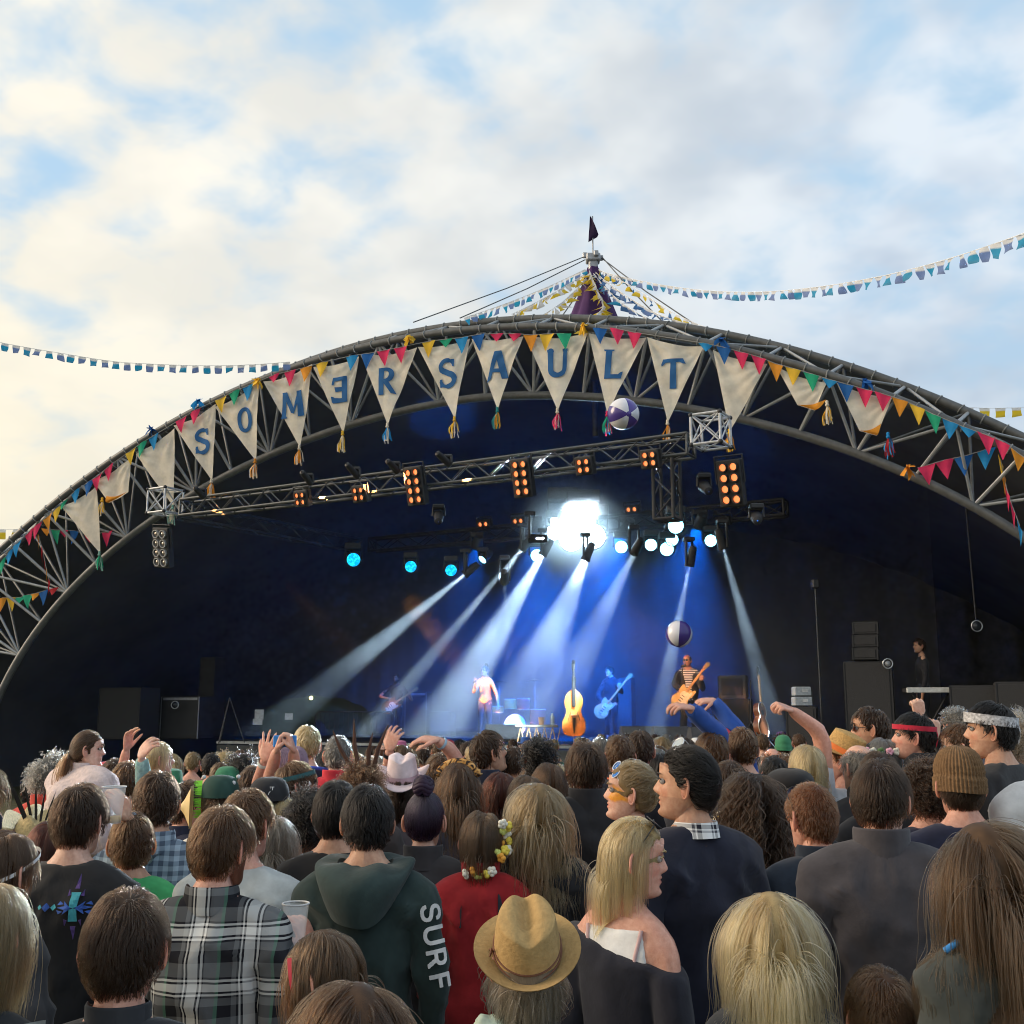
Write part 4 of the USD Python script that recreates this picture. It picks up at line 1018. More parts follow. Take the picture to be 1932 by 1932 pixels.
def grow(style, n, seed, steps=8):
    """Strands in head space (n x steps x 3). style: dict(len, comb, lift, grav, noise, curl, part, ...)."""
    r = np.random.default_rng(seed); g = lambda k, d: style.get(k, d)
    out = np.zeros((0, 3)); mode0 = g('comb', 'whorl')
    while len(out) < n:
        d = r.normal(size=(4 * n, 3)); d /= np.linalg.norm(d, axis=1)[:, None]; p = HE_C + d * HE_R
        ok = hairline_ok(p, g('front', .072), g('side', -.02), g('nape', -.075))
        if g('under', 0): ok &= p[:, 2] < (.042 if g('under', 0) == 1 else g('under', 0))
        if g('clear', 0): ok &= ~((p[:, 1] > -.012) & (p[:, 2] < .050))
        if g('bald', 0): ok &= ~((np.hypot(p[:, 0] / .062, (p[:, 1] - g('bald_y', .0)) / g('bald_l', .085)) < 1) & (p[:, 2] > .02))
        out = np.vstack([out, p[ok]])
    p = out[:n]
    if mode0 == 'part':      # more roots beside the parting
        k = n // 4; y_ = r.uniform(-.085, .065, k); d = np.stack([(g('part_x', .012) + r.normal(size=k) * .012) / HE_R[0], y_ / HE_R[1], np.zeros(k)], 1); d[:, 2] = np.sqrt(np.clip(1 - d[:, 0] ** 2 - d[:, 1] ** 2, .02, 1)); p[:k] = HE_C + d * HE_R
    nrm = (p - HE_C) / HE_R ** 2; nrm /= np.linalg.norm(nrm, axis=1)[:, None]
    L = g('len', .05) * np.interp(p[:, 2], [-.08, .01, .09], [g('taper', 1.0), .25 + .75 * g('taper', 1.0), 1.0]) * (1 + g('vary', .25) * r.normal(size=n)).clip(.35, 1.8)
    whorl = V(g('whorl', (.01, -.045, .115)))
    mode = g('comb', 'whorl')
    tang = lambda w: w - nrm * np.sum(w * nrm, 1)[:, None]
    if mode == 'whorl': w = tang(p - whorl); w /= np.maximum(np.linalg.norm(w, axis=1), 1e-6)[:, None]; w[:, 1] -= g('back', 0) * (p[:, 1] > .02)
    elif mode == 'part':
        px = g('part_x', .012); w = np.stack([np.sign(p[:, 0] - px) * (1.0 - .6 * (p[:, 1] < -.05)), -.25 - .6 * (p[:, 1] < -.03), np.zeros(n)], 1); w[:, 2] = -.35; fr_ = (p[:, 1] > -.01)[:, None] * g('tuck', .5); w = w * (1 - fr_) + fr_ * np.stack([np.sign(p[:, 0] - px) * .55, -np.ones(n), -.1 * np.ones(n)], 1); w = tang(w)
    elif mode == 'back': w = tang(np.stack([.25 * np.sign(p[:, 0]), -np.ones(n), .1 * np.ones(n)], 1))
    elif mode == 'bun': w = V(g('bun', (0, -.06, .11))) - p; w = tang(w)
    elif mode == 'fringe': w = tang(np.stack([.5 * np.ones(n), .8 * (p[:, 1] > -.02) - .5 * (p[:, 1] < -.02), -.1 * np.ones(n)], 1))
    w /= np.maximum(np.linalg.norm(w, axis=1), 1e-6)[:, None]
    clump = meshkit.noise(p * g('clump_f', 38) + seed, seed)[:, None]; c2 = np.stack([meshkit.noise(p * g('clump_f', 38) + 9.1 * k + seed, seed + k) for k in (1, 2, 3)], 1) - .5
    layer = (g('thick', .012) * (.35 + .55 * r.random(n)) + .003)[:, None]
    stray = (r.random(n) < (.09 if mode0 == 'whorl' else .0))[:, None] * r.normal(size=(n, 3)) * (.5 if mode0 == 'whorl' else .22)
    d = w + nrm * g('lift', .35) + c2 * g('noise', .8) + r.normal(size=(n, 3)) * .10 + stray; d /= np.linalg.norm(d, axis=1)[:, None]
    P = np.zeros((n, steps, 3)); q = p - nrm * .004; st = (L / (steps - 1))[:, None]
    down = V(g('down', (0, 0, -1)))
    for s in range(steps):
        P[:, s] = q
        d = d * g('stiff', 1.0) + down * g('grav', .35) * min(1, .35 + s / 3) + c2 * g('noise', .8) * .18
        if mode == 'bun' and s < steps: d = d * .4 + .6 * unit_rows(V(g('bun', (0, -.06, .11))) - q)
        d /= np.linalg.norm(d, axis=1)[:, None]; q = q + d * st
        ly = .002 + layer * min(1, (s + 1) / (.30 * steps)); e = (q - HE_C) / (HE_R + ly); m = np.linalg.norm(e, axis=1)
        ins = m < 1
        q = np.where(ins[:, None], HE_C + e / np.maximum(m, 1e-6)[:, None] * (HE_R + ly), q)
        gt = g('gather', 0)
        if gt: k_ = gt * np.clip((-.01 - q[:, 2]) / .06, 0, 1); q = q * (1 - np.stack([k_, k_ * .4, k_ * 0], 1))
        hug = g('hug', 0)
        if hug:
            e = (q - HE_C) / (HE_R + layer + hug); m = np.linalg.norm(e, axis=1)
            q = np.where((m > 1)[:, None], HE_C + e / np.maximum(m, 1e-6)[:, None] * (HE_R + layer + hug), q)
        for c, rad in g('blocks', NECKB):
            e = (q - V(c)) / (V(rad) + layer * .6); m = np.linalg.norm(e, axis=1)
            q = np.where((m < 1)[:, None], V(c) + e / np.maximum(m, 1e-6)[:, None] * (V(rad) + layer * .6), q)
    if g('curl', 0):
        t = np.linspace(0, 1, steps)[None]; ph = r.random((n, 1)) * 6.28 + clump * 9; k = g('curl_n', 2.0) * 6.28
        amp = g('curl', .01) * np.minimum(t * 3, 1)
        a = unit_rows(np.cross(d, [0, 0, 1.0]) + 1e-4); b = np.cross(d, a)
        P = P + (amp * np.cos(k * t + ph))[..., None] * a[:, None] + (amp * np.sin(k * t + ph))[..., None] * b[:, None]
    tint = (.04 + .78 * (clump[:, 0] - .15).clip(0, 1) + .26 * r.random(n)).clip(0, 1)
    return P, tint


def unit_rows(v): return v / np.maximum(np.linalg.norm(v, axis=1), 1e-9)[:, None]


def strandmat(c):
    k = 'strand_' + c
    if k not in hair_mats:
        lo, hi = HAIR[c]
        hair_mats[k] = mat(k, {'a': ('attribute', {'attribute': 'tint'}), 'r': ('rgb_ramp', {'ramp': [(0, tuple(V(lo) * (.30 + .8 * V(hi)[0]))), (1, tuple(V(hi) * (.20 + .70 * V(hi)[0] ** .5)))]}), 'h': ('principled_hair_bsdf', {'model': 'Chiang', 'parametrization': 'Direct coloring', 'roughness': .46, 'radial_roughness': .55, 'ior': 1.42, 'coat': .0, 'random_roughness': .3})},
                           [('a.fac', 'r.fac'), ('r.color', 'h.color')], surface='h.BSDF')
    return hair_mats[k]


def hair_curves(parent, P, tint, width, m, name='hair'):
    n, s, _ = P.shape
    c = UsdGeom.BasisCurves.Define(stage, path_for(name, parent))
    c.CreateTypeAttr('linear'); c.CreatePointsAttr(Vt.Vec3fArray.FromNumpy(P.reshape(-1, 3).astype(np.float32))); c.CreateCurveVertexCountsAttr(Vt.IntArray([s] * n))
    c.CreateWidthsAttr(Vt.FloatArray.FromNumpy(np.tile(width * np.interp(np.linspace(0, 1, s), [0, .6, 1], [1, .9, .35]), n).astype(np.float32))); c.SetWidthsInterpolation('vertex')
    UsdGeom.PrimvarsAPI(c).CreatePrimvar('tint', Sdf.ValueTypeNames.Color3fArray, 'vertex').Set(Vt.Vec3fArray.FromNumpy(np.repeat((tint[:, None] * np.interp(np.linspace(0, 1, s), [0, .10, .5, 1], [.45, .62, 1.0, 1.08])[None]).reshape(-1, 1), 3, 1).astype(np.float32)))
    UsdShade.MaterialBindingAPI.Apply(c.GetPrim()).Bind(m)
    return c.GetPrim()


def cap_mesh(style, fine):
    """The mass of hair close to the scalp, as a shell that ends at the hairline."""
    g = lambda k, d: style.get(k, d)
    ic = trimesh.creation.icosphere(4 if fine == 2 else 3 if fine else 2, 1.0); d = ic.vertices; p = HE_C + d * HE_R
    ok = hairline_ok(p, g('front', .072) + .004, g('side', -.02) + .005, g('nape', -.075) + .006).astype(float)
    if g('clear', 0): ok *= ~((p[:, 1] > -.012) & (p[:, 2] < .050))
    if g('bald', 0): ok *= ~((np.hypot(p[:, 0] / .068, (p[:, 1] - g('bald_y', .0)) / (g('bald_l', .085) + .006)) < 1) & (p[:, 2] > .02))
    th = g('thick', .012) * .22
    off = np.where(ok > 0, .0015 + th * (.7 + .6 * meshkit.fbm(p * 30, 2)), -.012)
    v = HE_C + d * (HE_R + off[:, None])
    t = .22 + .4 * meshkit.noise(p * np.array([60, 60, 30.]), 3)
    return trimesh.Trimesh(v, ic.faces, process=False), np.repeat(t[:, None], 3, 1)


NECKB = (((0, -.02, -.16), (.060, .060, .085)),)
FACE = (((0, .085, -.05), (.072, .060, .11)),)
NECKB = (((0, -.02, -.16), (.062, .062, .08)),)


def shoulders(fem=0.0, k=1.0, wide=.17):
    """What falling hair lies on: neck, shoulders and upper back, in head space of an upright head."""
    return FACE + NECKB + tuple(((s * wide * .55 * k, -.035, -.245), (.105 * k, .078, .075)) for s in (-1, 1)) + (((0, -.05, -.42), (.185 * k, .125, .20)), ((0, -.035, -.255), (.11, .08, .07)))


STY = {
    'short': dict(taper=.35, hug=.004, clump_f=27, len=.048, lift=.46, grav=.12, noise=1.05, thick=0.0095),
    'crop': dict(len=.018, lift=.45, grav=.05, noise=.35, thick=0.0037, clump_f=60),
    'messy': dict(taper=.5, hug=.005, len=.062, lift=.50, grav=.16, noise=.85, thick=0.0124, side=-.035),
    'mop': dict(taper=.42, hug=.005, clump_f=25, len=.080, lift=.48, grav=.18, noise=1.05, thick=0.0135, side=-.03, nape=-.075),
    'quiff': dict(taper=.3, hug=.008, len=.055, lift=.45, grav=.06, noise=.5, thick=0.0112, comb='back'),
    'curly': dict(len=.075, lift=.8, grav=.12, noise=1.0, thick=0.0161, curl=.009, curl_n=2.6, side=-.05),
    'long': dict(gather=.045, curl=.0035, curl_n=1.3, len=.36, comb='part', lift=.05, grav=.75, noise=.26, thick=0.0099, blocks='sh', vary=.14, clump_f=70),
    'longwavy': dict(gather=.03, len=.34, comb='part', lift=.08, grav=.7, noise=.24, thick=0.0136, blocks='sh', curl=.007, curl_n=2.2, vary=.18, clump_f=55),
    'longcurly': dict(len=.30, comb='part', lift=.4, grav=.6, noise=.6, thick=0.0223, blocks='sh', curl=.014, curl_n=4, vary=.2),
    'bob': dict(gather=.03, len=.225, comb='part', lift=.06, grav=.8, noise=.14, thick=0.0112, blocks='sh', vary=.07, clump_f=70),
    'updo': dict(hug=.005, len=.15, comb='bun', bun=(0, -.095, .055), lift=.2, grav=.05, noise=.4, thick=0.0112),
    'bun': dict(len=.13, comb='bun', bun=(0, -.045, .125), lift=.08, grav=.0, noise=.15, thick=0.0050),
    'ponytail': dict(len=.14, comb='bun', bun=(0, -.115, .01), lift=.08, grav=.0, noise=.15, thick=0.0050),
    'receding': dict(len=.030, lift=.35, grav=.1, noise=.5, thick=0.0062, bald=1, bald_y=.035, bald_l=.11),
    'thin': dict(taper=.6, len=.024, lift=.3, grav=.08, noise=.35, thick=0.0043, bald=1, bald_y=.075, bald_l=.055),
}


_body_cache, _hair_cache = {}, {}


def collar_cut(mf, P):  # open the garment at the neck
    return mf - capsule(P.nk + np.array([0, .004, -.01]) * P.k, P.nk + np.array([0, .03, .14]) * P.k, .058 * P.k, .064 * P.k)


def garment(P, o, sleeves, hem, ln, it=6, wrinkle=.008, seed=0, neck=True):
    ps = P.torso(o) + [q for s in (-1, 1) for q in P.arm(s, o * .6, sleeves[s] if isinstance(sleeves, dict) else sleeves)]
    m_ = m3.Manifold.batch_boolean(ps, m3.OpType.Add).trim_by_plane((0, 0, 1), hem)
    if neck: m_ = collar_cut(m_, P)
    for s in (-1, 1):
        st = sleeves[s] if isinstance(sleeves, dict) else sleeves
        el, wr = P.arms[s]
        if st >= 1.9: d = unit(wr - el); c = el + (wr - el) * (st - 1 - .02); m_ = m_ - capsule(c + d * .03, c + d * .16, .05, .055)
    t = smooth_tm(m_, ln, it)
    if wrinkle:
        n_ = t.vertex_normals; q = t.vertices
        rg = 1 - 2 * np.abs(meshkit.fbm(q * np.array([7, 7, 4.0]) + [q_ * .0 for q_ in (0, 0, 0)] + seed, 2, seed) - .5)   # ridged folds
        rg2 = 1 - 2 * np.abs(meshkit.noise(np.c_[q[:, 0] * 6 + q[:, 2] * 9, q[:, 1] * 8, q[:, 2] * 5 - q[:, 0] * 7] + seed) - .5)
        t.vertices = q + n_ * np.maximum(wrinkle * 1.2 * (rg ** 3 - .42) + wrinkle * .7 * (rg2 ** 4 - .25), -.004)[:, None] * np.clip((P.nk[2] - q[:, 2]) / .12 + .3, .2, 1)[:, None]
    return t


def DM(d): return d * float(np.interp(d, [4.5, 6.0, 7.0], [1.22, 1.15, 1.06]))


def person(name_label, u, v, d, face=0.0, h_yaw=None, h_pitch=0.0, h_roll=0.0, tone='fair', hair='short', hcol='brown', top=None, top_kind='tee', fem=0.0, child=0.0, width=1.0, hs=1.0, arms=None, hands=None,
           trousers=(.03, .035, .05), seed=0, src=True, strands=None, group=None, z0=0.0, fine=None, sty=None, wrinkle=.024, beard=None, sit=False, lift=0.0, world_arms=None, top_mat=None, paint_face=None, stature=None, eyes=None):
    """u, v: where the TOP of the head is in the photograph (2448 px if src), d: distance. face: body yaw in degrees, 0 = back to the camera, + = turned to the left."""
    if src: u, v, d = u * 1932 / 2448, v * 1932 / 2448, DM(d)
    fine = d < 6.2 if fine is None else fine
    tp = at(u, v, d); h = tp[2] - z0 if stature is None else stature
    face = math.radians(face); hy = math.radians(h_yaw) if h_yaw is not None else face
    SEG[0] = 12 if fine else 8
    Rb = rotm(face)
    hip_drop = 0.0
    if sit: hip_drop = tp[2] - z0 - h if stature else 0.0
    base = np.array([tp[0], tp[1], tp[2] - h])
    off = Rb @ np.array([0, .028 * h / 1.75, 0]); base = base - [off[0], off[1], 0]
    loc = lambda w: Rb.T @ (V(w) - base)
    if world_arms: arms = {s: (loc(w[0]), loc(w[1])) for s, w in world_arms.items()}
    P = Pose(h, fem, child, width, arms, hs, sit)
    t = thing('person', name_label, 'person', base, face, group or ('people in the festival crowd' if src else None))
    sm_ = skin(tone)
    # ---- body: one continuous skin
    Rh = rotm(hy - face, math.radians(h_pitch), math.radians(h_roll))
    piv = P.hc + np.array([0, -.03, -.09]) * hs
    key = ('b', fine, d < 5.6, round(h, 2) if arms is None else seed + 1000 + h, fem, child, width, hs, round(hy - face, 2), h_pitch, h_roll, sit, str(hands))
    H4 = np.eye(4); H4[:3, :3] = Rh * hs; H4[:3, 3] = piv + Rh @ (P.hc - piv)
    ln = .034 if fine else .10
    if key not in _body_cache:
        hc2 = H4[:3, 3]
        ps = P.torso(0) + [q for s in (-1, 1) for q in P.arm(s, 0, 2.0)] + [q for s in (-1, 1) for q in P.leg(s)]
        ps += [capsule(P.nk + [0, 0, -.03], hc2 + Rh @ np.array([0, -.026, -.06]) * hs, .056 * P.k * (1 - .14 * fem), .056 * hs * (1 - .14 * fem))]
        for s in (-1, 1):
            an = P.legs[s][2]; ps += [hull(S(an + [0, -.03, -.045], .035), S(an + [0, .15, -.055], (.042, .05, .028)))]
        bm = smooth_tm(m3.Manifold.batch_boolean(ps, m3.OpType.Add), ln, 6)
        tol = m3.Manifold(m3.Mesh(np.asarray(bm.vertices, np.float32), np.asarray(bm.faces, np.uint32)))
        hm = moved(head_mesh(2 if fine and d < 5.6 else int(fine), fem), H4)
        tol = tol + m3.Manifold(m3.Mesh(np.asarray(hm.vertices, np.float32), np.asarray(hm.faces, np.uint32)))
        full = tm(tol)
        extra = [moved(e, H4) for e in ears_mesh(fine)]
        for s in (-1, 1):
            hd = (hands or {}).get(s, dict(curl=.3))
            if not fine and arms is None: extra.append(tm(hull(S(P.arms[s][1], .03), S(P.arms[s][1] + [0, .02, -.14], (.03, .02, .03))))); continue
            el, wr = P.arms[s]; yd = unit(hd['dir']) if 'dir' in hd else unit(wr - el)
            pn = V(hd.get('palm', (0, 1, 0))); zz = -unit(pn - yd * (pn @ yd)); xx = np.cross(yd, zz)
            hm_ = hand_cached(hd.get('curl', .3), hd.get('spread', .12), s, hd.get('fist', False), d < 9)
            extra.append(moved(hm_, frame_to(wr - yd * .012, xx * hs ** .5, yd * hs ** .5, zz * hs ** .5)))
        full = cat([full] + extra)
        _body_cache[key] = full
    full = _body_cache[key]
    hl = (np.asarray(full.vertices) - H4[:3, 3]) @ (H4[:3, :3] / hs ** 2)
    tint = np.ones((len(full.vertices), 3)); near_head = np.linalg.norm(hl, axis=1) < .17
    tint[near_head] = face_tint(hl[near_head], .9 if fem else .55)
    if not fem and not child:       # close-shaved jaw
        w_ = near_head & (hl[:, 2] < -.036) & (hl[:, 2] > -.135) & (hl[:, 1] > -.02) & ~((np.abs(hl[:, 0]) < .022) & (np.abs(hl[:, 2] + .0565) < .011))
        tint[w_] *= (.80, .80, .82)
    if paint_face is not None:
        x_, y_, z_ = hl.T; side_ = paint_face[0]
        w_ = np.exp(-((x_ * side_ - .045) / .020) ** 2 - ((z_ - .004) / .030) ** 2) + .9 * np.exp(-((x_ * side_ - .040) / .026) ** 2 - ((z_ + .022) / .014) ** 2)
        w_ = np.clip((w_ * (.55 + .9 * meshkit.noise(hl * 90)) - .35) * 3, 0, 1)[:, None] * near_head[:, None]
        tint = tint * (1 - w_) + V(paint_face[1]) * w_
    if beard:
        x_, y_, z_ = hl.T; w_ = (near_head & (z_ < -.03) & (y_ > -.015) & (z_ < -.045 + .0 * x_ + np.where(np.abs(x_) > .03, .03, 0)) & ~((np.abs(x_) < .02) & (np.abs(z_ + .0565) < .010)))
        tint[w_] = tint[w_] * V(beard)
    obj('body', full, sm_, t, True, tint=tint)
    # ---- face details
    H = lambda mm: moved(mm, H4)
    if fine and abs(hy) > .5:
        for s in (-1, 1):
            ey = trimesh.creation.icosphere(2, .0112); ey.apply_translation((s * .031, .0725, .010))
            tt = np.tile([[.36, .33, .31]], (len(ey.vertices), 1)); q = ey.vertices - np.array([s * .031, .0725, .010]); a = np.arccos(np.clip(q[:, 1] / .0112, -1, 1))
            tt[a < .85] = (.06, .045, .035); obj('eye', H(ey), paint_attr, t, True, tint=tt)
            br = [(s * (.014 + .036 * i), .0945 - .016 * i ** 2, .031 + .006 * math.sin(i * 2.4)) for i in np.linspace(0, 1, 7)]
            obj('eyebrow', H(tube(br, [.0028, .0036, .0038, .0036, .0032, .0026, .0014], 6)), hairmat_plain(hcol), t, True)
            ld = [(s * (.017 + .028 * i), .0885 - .012 * i ** 2 , .0145 + .0065 * math.sin(i * 3.1)) for i in np.linspace(0, 1, 6)]
            obj('eyelid', H(tube(ld, .0022, 5)), hairmat_plain(hcol), t, True)
    # ---- hair
    st = dict(STY[hair]) if hair else None
    if st is not None:
        st.update(sty or {})
        if st.get('blocks') == 'sh':
            blk = shoulders(fem, P.k, .19)
            st['blocks'] = blk; st['down'] = tuple(Rh.T @ np.array([0, 0, -1.0]))
        n = int(strands * 1.5) if strands and strands > 1000 else strands or (3600 if d < 3.0 else 2500 if d < 4.6 else 1300 if d < 6.2 else 420)
        wd = .0013 if d < 3.0 else .0018 if d < 4.6 else .0028 if d < 6.2 else .0056
        if 'long' in hair or hair == 'bob': n = int(n * 1.35)
        stp = 11 if 'long' in hair or hair == 'bob' else 6
        if not fine: stp = 6
        hkey = (hair, n, seed % (3 if not fine else 9999), stp, str(sty), fine)
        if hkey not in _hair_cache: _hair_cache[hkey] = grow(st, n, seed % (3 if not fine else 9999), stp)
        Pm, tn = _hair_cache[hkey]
        W = Pm.reshape(-1, 3) @ H4[:3, :3].T + H4[:3, 3]
        hm_ = hairmat(hcol)
        cf = 2 if d < 4.6 else int(fine); ck = ('cap', hair, cf, str(sty))
        if ck not in _hair_cache: _hair_cache[ck] = cap_mesh(st, cf)
        cm, ct = _hair_cache[ck]
        obj('scalp_hair', H(cm), hm_, t, True, tint=ct)
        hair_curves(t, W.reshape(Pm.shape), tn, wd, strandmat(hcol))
        if hair == 'bun':
            r = np.random.default_rng(seed + 3); c0 = V(st['bun']) + [0, -.005, .028]
            ms = [tube([c0 + np.array([.036 * math.cos(a) * math.cos(b), .034 * math.sin(a) * math.cos(b), .030 * math.sin(b) + .008 * math.sin(3 * a)]) for a in np.linspace(0, 6.28, 22)], .013, 6) for b in (-.9, -.45, 0, .45, .9, 1.3)]
            mb = H(cat(ms + [trimesh.creation.icosphere(2, .033).apply_translation(c0)])); obj('hair_bun', mb, hm_, t, True, tint=np.repeat((.2 + .6 * meshkit.noise(mb.vertices * 45))[:, None], 3, 1))
        if hair == 'ponytail':
            r = np.random.default_rng(seed + 4); b0 = V(st['bun']); NN = 160 if fine else 60; Q = np.zeros((NN, 9, 3)); o_ = r.normal(size=(NN, 3)) * .012
            for k in range(9):
                f_ = k / 8; Q[:, k] = b0 + np.array([0, -.03 * math.sin(f_ * 2.2) - .02, .0]) + (Rh.T @ np.array([0, 0, -1.0])) * .26 * f_ + o_ * (1 + 1.2 * math.sin(f_ * 3.1)) * (1.1 - .5 * f_)
            hair_curves(t, (Q.reshape(-1, 3) @ H4[:3, :3].T + H4[:3, 3]).reshape(Q.shape), r.random(NN), wd * 1.3, strandmat(hcol), 'ponytail')
            obj('hair_band', H(tube([b0 + [.016 * math.cos(a), -.022, .016 * math.sin(a)] for a in np.linspace(0, 6.28, 12, endpoint=False)], .006, 6, closed=True)), cloth((.5, .45, .4)), t, True)
    # ---- clothes
    if top is not None or top_mat is not None:
        o = {'tee': .011, 'shirt': .014, 'jumper': .019, 'jacket': .024, 'vest': .008}[top_kind]
        slv = {'tee': .62, 'shirt': 1.93, 'jumper': 1.95, 'jacket': 1.96, 'vest': .02}[top_kind]
        gk = ('g', fine, round(h, 2) if arms is None else seed + 1000 + h, fem, child, width, hs, top_kind, sit, seed if fine else 0)
        if gk not in _body_cache:
            if top_kind == 'vest':
                m_ = collar_cut(m3.Manifold.batch_boolean(P.torso(o), m3.OpType.Add).trim_by_plane((0, 0, 1), .86 * P.k).trim_by_plane((0, 0, -1), -(P.sh[1][2] + .035)), P)
                for s in (-1, 1): m_ = m_ - capsule(P.sh[s] + np.array([s * .035, 0, -.05]), P.sh[s] + np.array([s * .005, 0, .10]), .085, .075)
                _body_cache[gk] = smooth_tm(m_, .018, 5)
            else: _body_cache[gk] = garment(P, o, slv, (.86 if top_kind != 'jacket' else .80) * P.k, ln, 6, wrinkle if fine else 0, seed)
        mtop = top_mat or cloth(top)
        obj({'tee': 'tee_shirt', 'shirt': 'shirt', 'jumper': 'jumper', 'jacket': 'jacket', 'vest': 'vest_top'}[top_kind], _body_cache[gk], mtop, t, True)
        if top_kind in ('shirt', 'jacket') and fine:
            th = np.linspace(0, 2 * np.pi, 28, endpoint=False); hgt = .066 if top_kind == 'shirt' else .080
            prof = [(.060, -.020), (.066, .012), (.070, hgt), (.074, hgt + .003), (.077, hgt - .004), (.083 if top_kind == 'shirt' else .076, .004), (.080, -.015)]
            cl = lathe(prof, 28); vv = cl.vertices * P.k; a_ = np.arctan2(vv[:, 1], vv[:, 0]); vv[:, 2] -= np.clip(np.sin(a_), 0, 1) * .045 * P.k; vv[:, 0] *= 1.10; cl.vertices = vv + P.nk + np.array([0, .004, .0])
            obj('collar', cl, mtop, t, True)
    if trousers is not None:
        SEG[0] = 8
        tk = ('t', round(h, 2) if arms is None or True else 0, width, fem, sit)
        if tk not in _body_cache:
            m_ = m3.Manifold.batch_boolean([P.torso(.012)[1]] + [q for s in (-1, 1) for q in P.leg(s, .018)], m3.OpType.Add)
            _body_cache[tk] = smooth_tm(m_.trim_by_plane((0, 0, -1), -1.04 * P.k), .10, 4)
        obj('trousers', _body_cache[tk], cloth(trousers), t, True)
        for s in (-1, 1):
            an = P.legs[s][2]; obj('shoe', smooth_tm(hull(S(an + [0, -.03, -.04], .045), S(an + [0, .16, -.05], (.05, .055, .035))), .09, 2), cloth((.05, .05, .05)), t, True)
    t_info = dict(near=fine, body=full, prim=t, P=P, H4=H4, base=base, Rb=Rb, loc=loc, Rh=Rh)
    return t_info


paint_attr = mat('eye_look', {'a': ('attribute', {'attribute': 'tint'}), 'p': ('principled_bsdf', {'roughness': .12})}, [('a.color', 'p.base_color')], surface='p.BSDF')


def hairmat_plain(c):
    return paint('brow_' + c, V(HAIR[c][0]) * .5 + V(HAIR[c][1]) * .4, .6)


